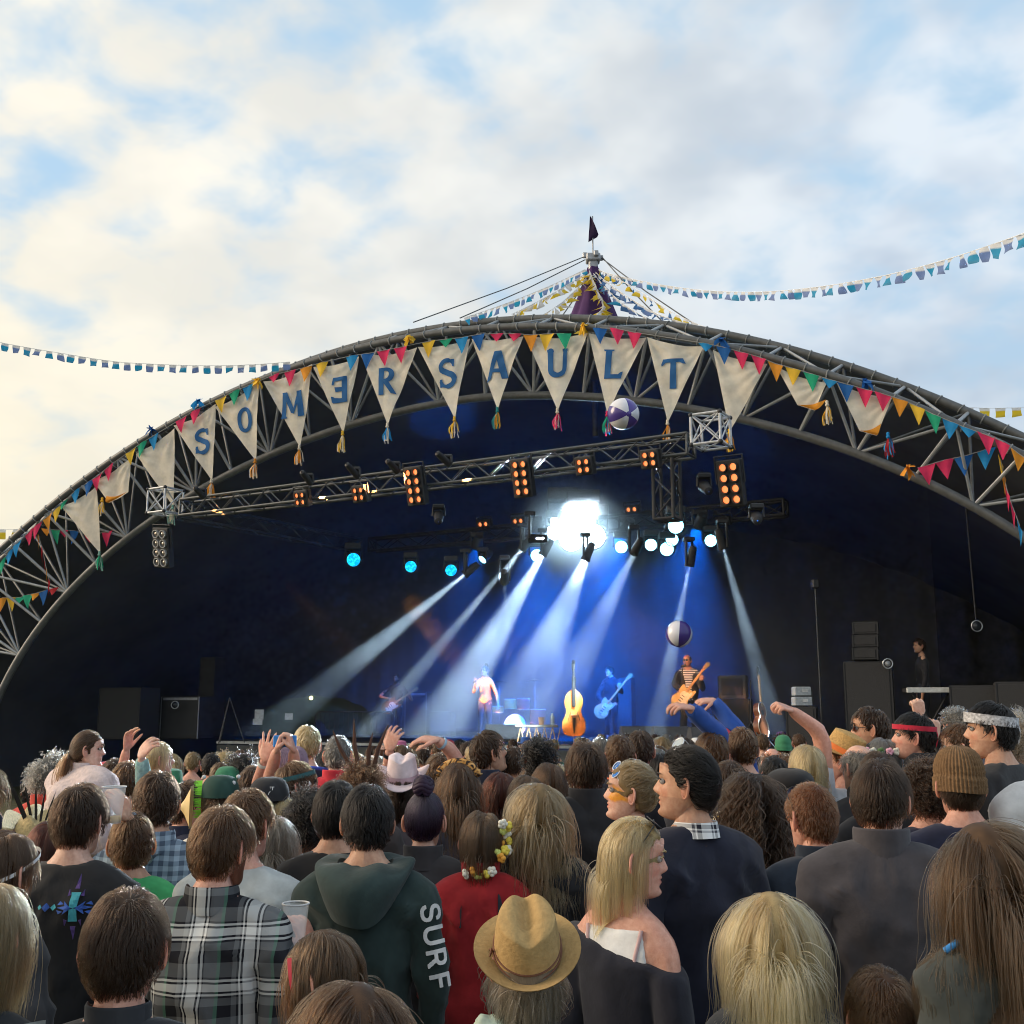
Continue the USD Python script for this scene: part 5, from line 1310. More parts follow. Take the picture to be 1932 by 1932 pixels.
# ---------------------------------------------------------------- hats, glasses and other things worn
def hat(I, kind, m, band=None, tilt=(0, 0), size=1.0, lift=.0):
    """A hat in head space: crown from its cross-sections, curved brim, band."""
    t, H4 = I['prim'], I['H4'].copy()
    R = np.eye(4); R[:3, :3] = rotm(0, math.radians(tilt[0]), math.radians(tilt[1])) * size; R[:3, 3] = (0, -.004, .045 + lift)
    H = lambda mm: moved(mm, H4 @ R)
    if kind in ('fedora', 'straw', 'cowboy'):
        hh, br, flat = {'fedora': (.118, .052, .75), 'straw': (.105, .05, .9), 'cowboy': (.125, .085, .8)}[kind]

        def crown(a, b):
            th = a * 2 * math.pi; c, s = math.cos(th), math.sin(th)
            if b < .72: t_ = b / .72; rr, zz = 1.0 - .16 * t_ ** 1.5, hh * t_
            else: t_ = (b - .72) / .28; rr, zz = .84 * (1 - t_) , hh + .012 * math.sin(t_ * 3.14 / 1.6)
            x, y = .086 * rr * s, .106 * rr * c
            if kind != 'straw' and b > .5:
                k = np.clip((b - .5) / .3, 0, 1)
                zz -= .034 * k * math.exp(-(x / .024) ** 2) * (1 - .3 * (y < -.03)); x *= 1 - .20 * k * np.clip(y / .09, 0, 1)
            return [x, y, zz]
        obj('hat_crown', H(grid(crown, 49, 26)), m, t, True)

        def brim(a, b):
            th = a * 2 * math.pi; c, s = math.cos(th), math.sin(th); w = 1.0 + b * br / .086
            z_ = {'fedora': .020 * abs(s) ** 2 * b - .010 * c * b + (.022 * b if c < -.2 else 0) * abs(c), 'straw': .012 * b * math.sin(2 * th), 'cowboy': .075 * abs(s) ** 2.2 * b ** 1.4 - .012 * abs(c) * b}[kind]
            return [.0855 * s * (1 + b * br / .086 * (1 if kind != 'cowboy' else .75)), .1055 * c * (1 + b * br / .106), z_]
        bm = grid(brim, 49, 8); b2 = bm.copy(); b2.vertices[:, 2] -= .003; b2.invert()
        obj('hat_brim', [H(bm), H(b2)], m, t, True)
        if band is not None:
            for zz in (.006, .022):
                obj('hat_band', H(tube([(.0875 * math.sin(q) * (1 - zz), .1075 * math.cos(q) * (1 - zz), zz + .004) for q in np.linspace(0, 6.28, 40, endpoint=False)], .0026, 6, closed=True)) if kind == 'fedora' else H(grid(lambda a, b: [.0885 * math.sin(a * 6.2832), .1085 * math.cos(a * 6.2832), .004 + .03 * b], 40, 2)), band, t, True)
                if kind != 'fedora': break
    elif kind == 'beanie':
        def bn(a, b):
            th = a * 2 * math.pi; rib = .0038 * (1 - b * .4) * math.sin(th * 44) * (1 if I['near'] else 0) * (1 if b > .34 else .8)
            if b < .30: rr, zz = 1.07 + .01 * math.sin(b * 10), -.062 + b / .30 * .062
            else: q = (b - .30) / .70; rr, zz = 1.035 * max(math.cos(q * 1.5708), 0) ** .62 if q < 1 else 0, .0 + .108 * math.sin(q * 1.5708)
            if .27 < b < .36: rr -= .035
            rr += .012 * math.sin(b * 60)
            return [(.087 * rr + rib) * math.sin(th), (.110 * rr + rib) * math.cos(th) - .004, zz + .004 * math.sin(th * 2)]
        obj('knit_cap', H(grid(bn, 265, 26) if I['near'] else grid(bn, 49, 14)), m, t, True)
    elif kind == 'cap':
        obj('cap_crown', H(grid(lambda a, b: [.088 * math.sin(a * 6.2832) * max(math.cos(b * 1.5708), 0) ** .55, .108 * math.cos(a * 6.2832) * max(math.cos(b * 1.5708), 0) ** .55, -.012 + .095 * math.sin(b * 1.5708)], 41, 14)), m, t, True)
        pk = grid(lambda a, b: [.080 * math.sin((a - .5) * 2.4) * (1 + .1 * b), .085 + .080 * b * math.cos((a - .5) * 1.7) + .020 * (math.cos((a - .5) * 2.4) - .6), -.010 - .02 * b - .02 * (a - .5) ** 2 * 4], 17, 6); p2 = pk.copy(); p2.vertices[:, 2] -= .004; p2.invert()
        obj('cap_peak', [H(pk), H(p2)], band or m, t, True)
    return H


def headband(I, m, z0=.050, wd=.014, tilt=.0, knot=False, rad=1.10):
    t, H4 = I['prim'], I['H4']
    g = grid(lambda a, b: [HE_R[0] * rad * math.sin(a * 6.2832), HE_C[1] + HE_R[1] * rad * math.cos(a * 6.2832), z0 + (b - .5) * wd * 2 + tilt * math.cos(a * 6.2832)], 41, 3)
    ms = [moved(g, H4)]
    if knot:
        for s in (-1, 1): ms.append(moved(grid(lambda a, b: [s * (.008 + .03 * a) + .01 * (b - .5), -.112 - .012 * math.sin(a * 3), z0 - tilt - .085 * a + .018 * (b - .5)], 6, 3), H4))
    return obj('headband', ms, m, t, True)


def sunglasses(I, lens, frame_m, y=.088, z=.014, tilt=0.0, r=(.024, .020), name='sunglasses', roll=0.0):
    """Glasses on the face, or pushed up on the hair when y, z and tilt say so."""
    t, H4 = I['prim'], I['H4']
    R = np.eye(4); R[:3, :3] = rotm(0, 0, roll) @ rotm(0, tilt, 0); R[:3, 3] = (0, y, z)
    for s in (-1, 1):
        l = lathe([(.001, .003), (.7, .002), (1.0, .0)], 18); l.vertices *= [r[0], r[1], 1]; l.apply_transform(trimesh.transformations.rotation_matrix(-math.pi / 2, [1, 0, 0])); l.apply_translation((s * .031, .006, 0))
        obj(name + '_lens', moved(l, H4 @ R), lens, t, True)
        obj(name + '_rim', moved(tube([(s * .031 + (r[0] + .001) * math.cos(q), .006, (r[1] + .001) * math.sin(q)) for q in np.linspace(0, 6.28, 18, endpoint=False)], .0022, 5, closed=True), H4 @ R), frame_m, t, True)
        obj(name + '_arm', moved(tube([(s * .054, .004, .004), (s * .072, -.02, .004), (s * .079, -.085, 0), (s * .076, -.105, -.014)], .002, 5), H4 @ R), frame_m, t, True)
    obj(name + '_bridge', moved(tube([(-.008, .008, .004), (0, .012, .007), (.008, .008, .004)], .002, 5), H4 @ R), frame_m, t, True)
# ---------------------------------------------------------------- the crowd
K_ = 1932 / 2448
A = lambda u, v, d: at(u * K_, v * K_, DM(d))


def pattern(name, nodes, links, out='p.BSDF'): return mat(name, nodes, links, surface=out)


def plaid(name, scale, stops_x, stops_z, base):
    """Woven checks: two sets of stripes multiplied over a base colour."""
    return mat(name, {
        'tc': ('texture_coordinate', {}), 'w': ('noise_texture', {'scale': 3.0, 'detail': 2.0}), 'wv': ('vector_math', {'math_type': 'scale', 'scale': .035}), 'wc': ('vector_math', {'math_type': 'add'}), 's': ('separate_xyz', {}),
        'fx': ('math', {'math_type': 'multiply', 'value2': scale}), 'fz': ('math', {'math_type': 'multiply', 'value2': scale}), 'mx': ('math', {'math_type': 'fraction'}), 'mz': ('math', {'math_type': 'fraction'}),
        'rx': ('rgb_ramp', {'ramp': stops_x, 'interpolate': False}), 'rz': ('rgb_ramp', {'ramp': stops_z, 'interpolate': False}), 'm': ('mix_color', {'fac': .5}), 'n': ('noise_texture', {'scale': 300.0}),
        'b': ('bump', {'strength': .3, 'distance': .002}), 'n2': ('noise_texture', {'scale': 9.0, 'detail': 5.0}), 'b2': ('bump', {'strength': .4, 'distance': .012}), 'p': ('principled_bsdf', {'roughness': .9, 'specular_ior_level': .2})},
        [('tc.object', 'w.vector'), ('w.color', 'wv.vector1'), ('tc.object', 'wc.vector1'), ('wv.vector', 'wc.vector2'), ('wc.vector', 's.vector'), ('s.x', 'fx.value1'), ('s.z', 'fz.value1'), ('fx.value', 'mx.value1'), ('fz.value', 'mz.value1'),
         ('mx.value', 'rx.fac'), ('mz.value', 'rz.fac'), ('rx.color', 'm.a'), ('rz.color', 'm.b'), ('m.result', 'p.base_color'), ('tc.object', 'n.vector'), ('n.fac', 'b.height'), ('tc.object', 'n2.vector'), ('n2.fac', 'b2.height'), ('b2.normal', 'b.normal'), ('b.normal', 'p.normal')], surface='p.BSDF')


W_, G_, Bk, Gn = (.68, .68, .66), (.13, .135, .14), (.012, .012, .016), (.09, .20, .14)
flannel = plaid('plaid_flannel', 6.5, [(0, W_), (.16, Bk), (.20, W_), (.24, Bk), (.27, G_), (.5, Gn), (.56, Bk), (.78, G_), (.86, Bk), (.9, W_), (.93, Bk), (.97, W_)], [(0, W_), (.14, Bk), (.18, W_), (.22, Bk), (.26, G_), (.52, Bk), (.74, G_), (.88, Bk), (.92, W_), (.96, Bk)], Bk)
gingham = plaid('blue_grey_check', 26.0, [(0, (.30, .38, .46)), (.5, (.075, .10, .14))], [(0, (.34, .42, .50)), (.5, (.09, .12, .17))], Bk)
check_bw = plaid('white_black_check', 15.0, [(0, (.72, .72, .72)), (.50, (.10, .10, .12)), (.62, (.7, .7, .7)), (.70, (.02, .02, .03)), (.92, (.7, .7, .7))], [(0, (.72, .72, .72)), (.55, (.10, .10, .12)), (.66, (.7, .7, .7)), (.74, (.02, .02, .03)), (.94, (.7, .7, .7))], Bk)
check_yellow = plaid('yellow_white_check', 9.0, [(0, (.62, .60, .56)), (.45, (.55, .38, .14)), (.92, (.03, .03, .03))], [(0, (.55, .58, .66)), (.48, (.55, .38, .14)), (.90, (.03, .03, .03))], Bk)
stripes = mat('navy_white_stripes', {'tc': ('texture_coordinate', {}), 's': ('separate_xyz', {}), 'f': ('math', {'math_type': 'multiply', 'value2': 22.0}), 'm': ('math', {'math_type': 'fraction'}), 'r': ('rgb_ramp', {'ramp': [(0, (.70, .70, .70)), (.6, (.03, .035, .07))], 'interpolate': False}), 'p': ('principled_bsdf', {'roughness': .9})},
              [('tc.object', 's.vector'), ('s.z', 'f.value1'), ('f.value', 'm.value1'), ('m.value', 'r.fac'), ('r.color', 'p.base_color')], surface='p.BSDF')
fuzzy_pink = paint('pale_pink_fleece', (.62, .50, .48), .95, noise=.2, scale=45, bump=1.0)
paisley = paint('paisley_cotton', (.42, .42, .44), .9, noise=.75, scale=70)
tan_felt = paint('tan_felt', (.40, .265, .115), .9, noise=.14, scale=60, bump=.4, spec=.15)
brown_cord = paint('brown_cord', (.13, .05, .025), .8)
straw_m = paint('straw', (.52, .40, .20), .8, noise=.35, scale=90, bump=.8)
orange_straw = paint('orange_straw', (.50, .30, .10), .8, noise=.3, scale=90, bump=.8)
knit_m = paint('brown_knit', (.165, .095, .045), .95, noise=.4, scale=70, bump=.8)
white_cot = cloth((.66, .66, .66))
mirror = mat('mirrored_lens', {'p': ('principled_bsdf', {'base_color': (.55, .58, .57), 'metallic': .75, 'roughness': .18})}, surface='p.BSDF')
blue_mirror = mat('blue_mirror_lens', {'p': ('principled_bsdf', {'base_color': (.05, .22, .62), 'metallic': .8, 'roughness': .15})}, surface='p.BSDF')
dark_lens = mat('dark_lens', {'p': ('principled_bsdf', {'base_color': (.02, .025, .035), 'roughness': .08})}, surface='p.BSDF')
frame_bk = paint('black_plastic', (.015, .015, .018), .3)
silver = paint('silver_wire', (.6, .6, .62), .3, .8)


def strap(I, pts, w, m, name='bag_strap', t_=.004):
    """A flat strap along points in the person's own frame."""
    P = V(pts); tg = np.gradient(P, axis=0); nn = V([unit(q) for q in (P - np.array([0, 0, P[:, 2].mean()])) * [1, 1, 0]])
    sd = unit_rows(np.cross(tg, nn)); L, R_ = P + sd * w / 2, P - sd * w / 2
    g = grid(lambda a, b: (lambda k, f: (L[k] * (1 - f) + L[min(k + 1, len(P) - 1)] * f) * (1 - b) + (R_[k] * (1 - f) + R_[min(k + 1, len(P) - 1)] * f) * b)(min(int(a * (len(P) - 1)), len(P) - 1), a * (len(P) - 1) - int(a * (len(P) - 1))), 4 * len(P), 4)
    g2 = g.copy(); g2.vertices += np.repeat(nn[:1] * -t_, len(g2.vertices), 0); g2.invert()
    return obj(name, [g, g2], m, I['prim'], True)


BANDS = []
# --- nearest rows
I = person('person in tan fedora seen from above, dark backpack, whitish scarf at left shoulder', 1258, 2192, 2.46, 4, h_pitch=14, hair='messy', hcol='ash', top=(.018, .018, .022), top_kind='jacket', seed=1, tone='fair', sty=dict(under=.012, len=.12, taper=1.0, nape=-.10, grav=.55, side=-.06, lift=.25, noise=.9, thick=.018, hug=.05), stature=None)
H = hat(I, 'fedora', tan_felt, brown_cord, tilt=(20, -4), lift=-.008)
P = I['P']; b_ = P.nk
obj('hat_bow', H(tube([(-.088, .0, .012), (-.097, -.03, .022), (-.096, -.045, .04), (-.092, -.03, .048), (-.09, -.02, .03), (-.098, .015, .0)], .0022, 5)), brown_cord, I['prim'], True)
strap(I, [b_ + q for q in ((-.075, .10, -.09), (-.085, .02, -.015), (-.09, -.085, -.06), (-.10, -.15, -.17), (-.11, -.17, -.32))], .045, stripes)
strap(I, [b_ + q for q in ((.075, .10, -.09), (.085, .02, -.015), (.09, -.085, -.06), (.10, -.15, -.17), (.11, -.17, -.32))], .045, black_paint)
r_ = np.random.default_rng(3); sc = trimesh.creation.icosphere(3, 1.0); q = sc.vertices; sc.vertices = q * np.array([.045, .035, .05]) * (1 + .5 * (meshkit.fbm(q * 2.2, 4, 3)[:, None] - .5)) + b_ + [-.10, -.03, .015]
obj('bandana', sc, paint('mint_cotton', (.46, .55, .46), .9, noise=.3, scale=30), I['prim'], True)
obj('collar_edge', tube([b_ + (.062 * math.sin(a), -.062 * math.cos(a), .03) for a in np.linspace(-.9, 1.5, 12)], .008, 6), white_cot, I['prim'], True)

I = person('smiling woman in profile with blonde bob, sunglasses on head and bare shoulder', 1502, 1962, 2.95, -38, h_yaw=-90, h_pitch=-4, tone='rosy', hair='bob', hcol='blonde', fem=1, top=(.72, .72, .72), top_kind='vest', seed=2, hs=.97, sty=dict(len=.235, part_x=.03, tuck=1.0, clear=1))
P = I['P']
m_ = m3.Manifold.batch_boolean(P.torso(.030) + [q for s in (-1, 1) for q in P.arm(s, .026, 1.9)], m3.OpType.Add).trim_by_plane((0, 0, 1), .80 * P.k).trim_by_plane(tuple(unit((-.25, 0, -1))), -(P.nk[2] - .13))
obj('jacket', smooth_tm(m_, .02, 6), cloth((.014, .015, .026)), I['prim'], True)
bv, bn_ = I['body'].vertices, I['body'].vertex_normals
from scipy.spatial import cKDTree
for s in (1, -1):
    pts = []
    for x_, z_ in ((.070, -.20), (.078, -.15), (.086, -.10), (.092, -.06), (.096, -.03)):
        q = P.nk + [s * x_, 0, z_]; k = bn_[:, 1] < -.15; ii = cKDTree(bv[k][:, [0, 2]]).query(q[[0, 2]], k=3)[1]; pts.append([q[0], bv[k][ii, 1].mean() - .010, q[2]])
    obj('bra_strap', tube(pts, .006, 6), cloth((.62, .42, .42)), I['prim'], True)
sunglasses(I, dark_lens, frame_bk, y=.052, z=.115, tilt=.95, r=(.030, .024))

I = person('woman in profile facing left with yellow paint round her eye and blue sunglasses on head', 1498, 1832, 4.0, 60, h_yaw=84, h_pitch=6, tone='fair', hair='updo', hcol='darkblonde', fem=1, top=(.03, .03, .035), top_kind='vest', seed=3, paint_face=(-1, (1.15, .80, .10)), sty=dict(len=.20, noise=1.0, thick=0.0216, curl=.010))
sunglasses(I, blue_mirror, paint('white_plastic', (.7, .7, .75), .3), y=.058, z=.092, tilt=.8, r=(.026, .021), roll=-.5)

I = person('young man in profile with dark quiff, checked collar and navy jumper', 1640, 1796, 3.3, 25, h_yaw=72, h_pitch=4, tone='tan', hair='quiff', hcol='black', top=(.010, .012, .028), top_kind='jumper', seed=4, width=1.12, sty=dict(len=.055, thick=0.0115), hs=1.03)
P = I['P']; cl = lathe([(.062, -.03), (.068, .02), (.071, .050), (.075, .053), (.084, .018), (.088, .004)], 30); a_ = np.arctan2(cl.vertices[:, 1], cl.vertices[:, 0]); cl.vertices[:, 2] -= np.clip(np.sin(a_), 0, 1) * .04; cl.vertices = cl.vertices * 1.06 + P.nk + [0, .004, .0]
obj('shirt_collar', cl, check_bw, I['prim'], True)
sunglasses(I, mirror, silver, y=.030, z=.114, tilt=1.0, r=(.027, .024), roll=-.7)

person('woman with long loose blonde hair at lower right, hair covering her shoulders', 1842, 2140, 2.5, -6, h_pitch=-4, hair='long', hcol='blonde', fem=1, top=(.05, .05, .055), top_kind='jacket', seed=5, strands=2200, sty=dict(len=.42, thick=.014, part_x=.0, noise=.3, vary=.2, gather=.07, lift=.04, clump_f=34))
I = person('woman with long brown hair over a grey-green jacket at right edge', 2345, 1975, 2.35, 8, h_pitch=0, hair='long', hcol='lightbrown', fem=1, top=(.045, .052, .050), top_kind='jacket', seed=6, strands=2100, sty=dict(len=.52, thick=.012, part_x=-.02, noise=.22, lift=.04, clump_f=40), hs=1.03)
obj('blue_strap', tube([I['P'].sh[-1] + q for q in ((-.01, -.03, .080), (.03, -.025, .100), (.07, -.02, .112))], .008, 6), cloth((.05, .28, .7)), I['prim'], True)
I = person('man with thick dark hair and charcoal fleece with zip collar, his right ear showing', 2092, 1826, 3.05, -8, h_yaw=-32, h_pitch=-6, hair='mop', hcol='darkbrown', tone='fair', top=(.055, .050, .058), top_kind='jacket', seed=7, width=1.12, sty=dict(len=.07, side=.02, nape=-.07))
I = person('man with thinning ginger crop and sunglasses pushed up, wearing a dark blue jacket', 1940, 1880, 3.45, 10, h_yaw=22, h_pitch=-3, hair='thin', hcol='ginger', tone='rosy', top=(.020, .030, .050), top_kind='jacket', seed=8, width=1.1, sty=dict(thick=0.0072), eyes=None)
sunglasses(I, blue_mirror, frame_bk, y=.052, z=.098, tilt=.8, r=(.026, .022))
I = person('man in a ribbed brown knitted beanie and navy tee shirt', 2288, 1806, 3.55, -4, hair='short', hcol='darkbrown', tone='rosy', top=(.014, .017, .045), top_kind='tee', seed=9, width=1.12, sty=dict(under=1, nape=-.09))
hat(I, 'beanie', knit_m)
I = person('man facing left with a grey paisley bandana round black hair and black tee shirt', 2362, 1686, 4.1, 40, h_yaw=66, h_pitch=2, hair='short', hcol='black', tone='tan', top=(.014, .014, .017), top_kind='tee', seed=10, width=1.08)
headband(I, paisley, .052, .022, .010, True, 1.13)
I = person('man with black hair in a dark green hoodie with white letters on the sleeve', 885, 1886, 3.3, -4, h_yaw=10, h_pitch=-6, hair='mop', hcol='black', tone='tan', top=(.022, .042, .040), top_kind='jumper', seed=11, width=1.12, sty=dict(side=.01, nape=-.075, len=.06))
P = I['P']


def hood_pt(a, b):
    th = a * 2 * math.pi; r = .085 + .050 * math.sin(b * math.pi) + .03 * b
    back = np.clip(-math.sin(th), 0, 1)
    return P.nk + np.array([r * 1.15 * math.cos(th), r * math.sin(th) * (1 + .25 * back) - .015 - .03 * back * b, .045 - .065 * b - .13 * back * b ** 1.3 + .035 * math.sin(b * math.pi) * (1 - .4 * back) + .006 * math.sin(th * 5 + b * 4)])


obj('hood', grid(hood_pt, 48, 14), cloth((.022, .042, .040)), I['prim'], True)
obj('hood_lining', grid(lambda a, b: hood_pt(a, 0) + np.array([0, 0, -.07 * b]) + (P.nk - hood_pt(a, 0)) * np.array([1, 1, 0]) * .25 * b, 48, 5), cloth((.018, .035, .033)), I['prim'], True)
el, wr = P.arms[1]; sh = P.sh[1]
for k, ch in enumerate('SURF'):
    t_ = .20 + .245 * k; p = sh + (el - sh) * t_ if t_ < 1 else el + (wr - el) * (t_ - 1)
    ax = unit(el - sh) if t_ < 1 else unit(wr - el); outw = unit(np.array([.55, -1, .12]) - ax * np.dot([.55, -1, .12], ax)); sd = np.cross(ax, outw)
    g = meshkit.text_mesh(ch, .070, .003, True); g.apply_translation((-(g.bounds[0][0] + g.bounds[1][0]) / 2, -.035, 0)); v_, f_ = trimesh.remesh.subdivide_to_size(g.vertices, g.faces, .02)
    R0 = (.056 + (.043 - .056) * min(t_, 1)) * P.k * 1.04 + .026 + .012
    x_ = v_[:, 0]; q = p + np.outer(v_[:, 1], -ax * 0 + sd * 0) + np.sin(v_[:, 1] / R0)[:, None] * R0 * (-sd) + (np.cos(v_[:, 1] / R0) * R0 + v_[:, 2])[:, None] * outw + x_[:, None] * ax
    obj('sleeve_letter', trimesh.Trimesh(q, f_, process=False), white_cot, I['prim'])
person('woman with violet-tinted hair in a high bun and dark grey top', 1015, 1898, 3.85, 0, h_yaw=-6, hair='bun', hcol='violet', tone='fair', fem=.7, top=(.042, .040, .045), top_kind='jacket', seed=12, hs=.97)
I = person('child with light brown hair, flower garland at right and red jacket', 1150, 1948, 3.75, 0, h_yaw=-6, hair='bob', hcol='lightbrown', child=1, hs=.95, tone='fair', top=(.36, .015, .02), top_kind='jacket', seed=13, sty=dict(len=.14, thick=0.0144))
for k in range(17):
    r_ = np.random.default_rng(k + 70); a = -.9 + k * .19; c = np.array([.098 * math.sin(1.35) + .022 * math.sin(k * 1.7), -.06 + .10 * math.cos(a * 1.2) - .05, .088 - .205 * (k / 16) + .01 * r_.normal()]) if k < 12 else np.array([.085 - .028 * (k - 11), -.105, -.105 + .004 * r_.normal()])
    pet = [moved(lathe([(.001, .004), (.010, .010), (.016, .012), (.012, .006), (.002, .0)], 7), frame_to((0, 0, 0), *np.eye(3)))]
    fl = trimesh.util.concatenate([trimesh.creation.icosphere(1, .011).apply_translation((.012 * math.cos(t), .012 * math.sin(t), .004)) for t in np.linspace(0, 6.28, 5, endpoint=False)] + [trimesh.creation.icosphere(1, .009).apply_translation((0, 0, .010))])
    fl.apply_transform(trimesh.transformations.rotation_matrix(1.2 + r_.random(), [r_.normal(), 1, r_.normal()])); fl.apply_translation(c)
    obj('garland_flower', moved(fl, I['H4']), paint(*(('flower_white', (.72, .70, .60)), ('flower_yellow', (.72, .58, .08)), ('flower_lime', (.55, .62, .18)), ('flower_orange', (.75, .36, .05)))[k % 4], .8), I['prim'], True)
b_ = I['P'].nk
for s in (-1, 1): strap(I, [b_ + np.array(q) * [s, 1, 1] for q in ((.070, .075, -.07), (.078, .01, -.012), (.085, -.068, -.05), (.088, -.098, -.16))], .038, cloth((.02, .02, .03)), 'backpack_strap')
person('woman with long wavy dark blonde hair down a black top, centre of the crowd', 1290, 1878, 3.85, -4, hair='longwavy', hcol='darkblonde', fem=1, top=(.016, .016, .02), top_kind='jumper', seed=14, sty=dict(len=.40, thick=0.0173))
I = person('bearded man with brown hair in a black and white plaid shirt', 525, 1938, 2.95, -4, h_yaw=-26, h_pitch=-5, hair='mop', hcol='brown', tone='rosy', top=(.1, .1, .1), top_mat=flannel, top_kind='shirt', seed=15, width=1.15, beard=(.25, .15, .10), sty=dict(len=.075, side=.0, nape=-.08))
obj('cuff_button', trimesh.creation.cylinder(.008, .004).apply_translation(I['P'].arms[1][1] + np.array([.02, -.045, .02])), silver, I['prim'])
person('man with full dark brown hair in a black collared jacket, nearest at lower left', 308, 2142, 2.3, 4, h_yaw=6, h_pitch=-2, hair='mop', hcol='darkbrown', tone='rosy', top=(.020, .022, .028), top_kind='jacket', seed=16, width=1.1, strands=2100, sty=dict(len=.07, side=.0, nape=-.085, front=.06), hs=1.08)
I = person('girl in profile facing left with brown hair and a purple-red ribbon clip', 792, 2226, 2.55, 50, h_yaw=68, h_pitch=-10, hair='long', hcol='lightbrown', tone='fair', fem=.6, child=.6, hs=.98, top=(.03, .05, .09), top_kind='jumper', seed=17, sty=dict(len=.26, part_x=.0, thick=0.0130))
H4 = I['H4']; obj('ribbon_clip', moved(grid(lambda a, b: [-.088 - .006 * math.sin(a * 3.14), .040 + .014 * (b - .5) * (1 - .6 * a), .075 - .11 * a], 9, 3), H4), mat('ribbon_dye', {'tc': ('texture_coordinate', {}), 's': ('separate_xyz', {}), 'm': ('map_range', {'from_min': 1.48, 'from_max': 1.60}), 'r': ('rgb_ramp', {'ramp': [(0, (.5, .03, .06)), (.5, (.5, .12, .3)), (1, (.36, .25, .62))]}), 'p': ('principled_bsdf', {'roughness': .6})}, [('tc.object', 's.vector'), ('s.z', 'm.value'), ('m.result', 'r.fac'), ('r.color', 'p.base_color')], surface='p.BSDF'), I['prim'], True)
person('person whose dark wavy hair rises at the very bottom left of the fedora', 850, 2362, 1.75, 10, hair='longwavy', hcol='brown', fem=1, top=(.03, .03, .035), top_kind='jumper', seed=18, hs=1.0)
I = person('woman with straight ash blonde hair and wide grey bag strap at the left edge', -26, 2122, 2.2, -8, hair='long', hcol='darkblonde', fem=1, top=(.018, .020, .024), top_kind='jumper', seed=19, sty=dict(len=.26, thick=0.0144, part_x=-.01))
b_ = I['P'].nk; strap(I, [b_ + q for q in ((.150, .06, -.05), (.158, -.03, -.03), (.158, -.10, -.09), (.135, -.155, -.20), (.09, -.175, -.33), (.03, -.175, -.48))], .085, paint('grey_canvas_strap', (.36, .37, .34), .9, noise=.2, scale=40, bump=.5))
I = person('person with brown hair held by a thin white headband at the left edge', 14, 1996, 2.95, -10, h_yaw=-24, hair='bob', hcol='brown', fem=1, top=(.04, .04, .045), top_kind='jumper', seed=20, sty=dict(len=.13))
headband(I, white_cot, .02, .006, .045, False, 1.16)
I = person('man with brown hair in a black jacket embroidered with a blue cross-shaped motif', 192, 1884, 3.35, -4, h_yaw=-10, h_pitch=-4, hair='mop', hcol='darkbrown', tone='fair', top=(.014, .014, .016), top_kind='jumper', seed=21, width=1.1, sty=dict(len=.065, nape=-.085))
P = I['P']
from shapely.geometry import box as sbox
teal_th, blue_th, viol_th = cloth((.06, .36, .42)), cloth((.04, .11, .42)), cloth((.09, .05, .20))
em_c = P.nk + np.array([.079, -.16, -.10])
for nm, m_, polys in (('teal', teal_th, [pg((-.011, .004), (0, .0), (.011, .004), (.016, .048), (-.016, .048)), pg((-.011, -.004), (0, 0), (.011, -.004), (.014, -.044), (-.014, -.044)), pg((.062, 0), (.072, .010), (.082, 0), (.072, -.010)), pg((-.062, 0), (-.072, .010), (-.082, 0), (-.072, -.010)), pg((.112, 0), (.12, .008), (.128, 0), (.12, -.008)), pg((-.112, 0), (-.12, .008), (-.128, 0), (-.12, -.008))]),
                      ('blue', blue_th, [pg((s * .006, 0), (s * .034, .020), (s * .028, .006), (s * .058, 0), (s * .028, -.006), (s * .034, -.020)) for s in (-1, 1)] + [pg((s * .085, 0), (s * .098, .014), (s * .111, 0), (s * .098, -.014)) for s in (-1, 1)] + [pg((s * .036, .012), (s * .050, .020), (s * .058, .008)) for s in (-1, 1)] + [pg((s * .036, -.012), (s * .050, -.020), (s * .058, -.008)) for s in (-1, 1)]),
                      ('violet', viol_th, [pg((-.008, .060), (0, .105), (.008, .060)), pg((-.008, -.060), (0, -.105), (.008, -.060)), pg((.018, .040), (.026, .058), (.028, .036)), pg((-.018, .040), (-.026, .058), (-.028, .036)), pg((.018, -.040), (.026, -.058), (.028, -.036)), pg((-.018, -.040), (-.026, -.058), (-.028, -.036))])):
    ms = []
    g_top = _body_cache[('g', True, round(P.hc[2] + .1165, 2), 0.0, 0.0, 1.1, 1.0, 'jumper', False, 21)]
    for q in polys:
        e = trimesh.creation.extrude_polygon(q, .003, engine='earcut'); v_, f_ = trimesh.remesh.subdivide_to_size(e.vertices, e.faces, .02)
        w = np.c_[v_[:, 0] + em_c[0], np.zeros(len(v_)), v_[:, 1] + em_c[2]]
        from scipy.spatial import cKDTree
        bk = g_top.vertices[(g_top.vertex_normals[:, 1] < -.35) & (np.abs(g_top.vertices[:, 0]) < .2)]; kd = cKDTree(bk[:, [0, 2]]); dd, ii = kd.query(w[:, [0, 2]], k=4); wgt = 1 / (dd + 1e-4); w[:, 1] = (bk[ii, 1] * wgt).sum(1) / wgt.sum(1) - .012 - v_[:, 2]
        ms.append(trimesh.Trimesh(w, f_[:, ::-1], process=False))
    obj('embroidery', ms, m_, I['prim'])
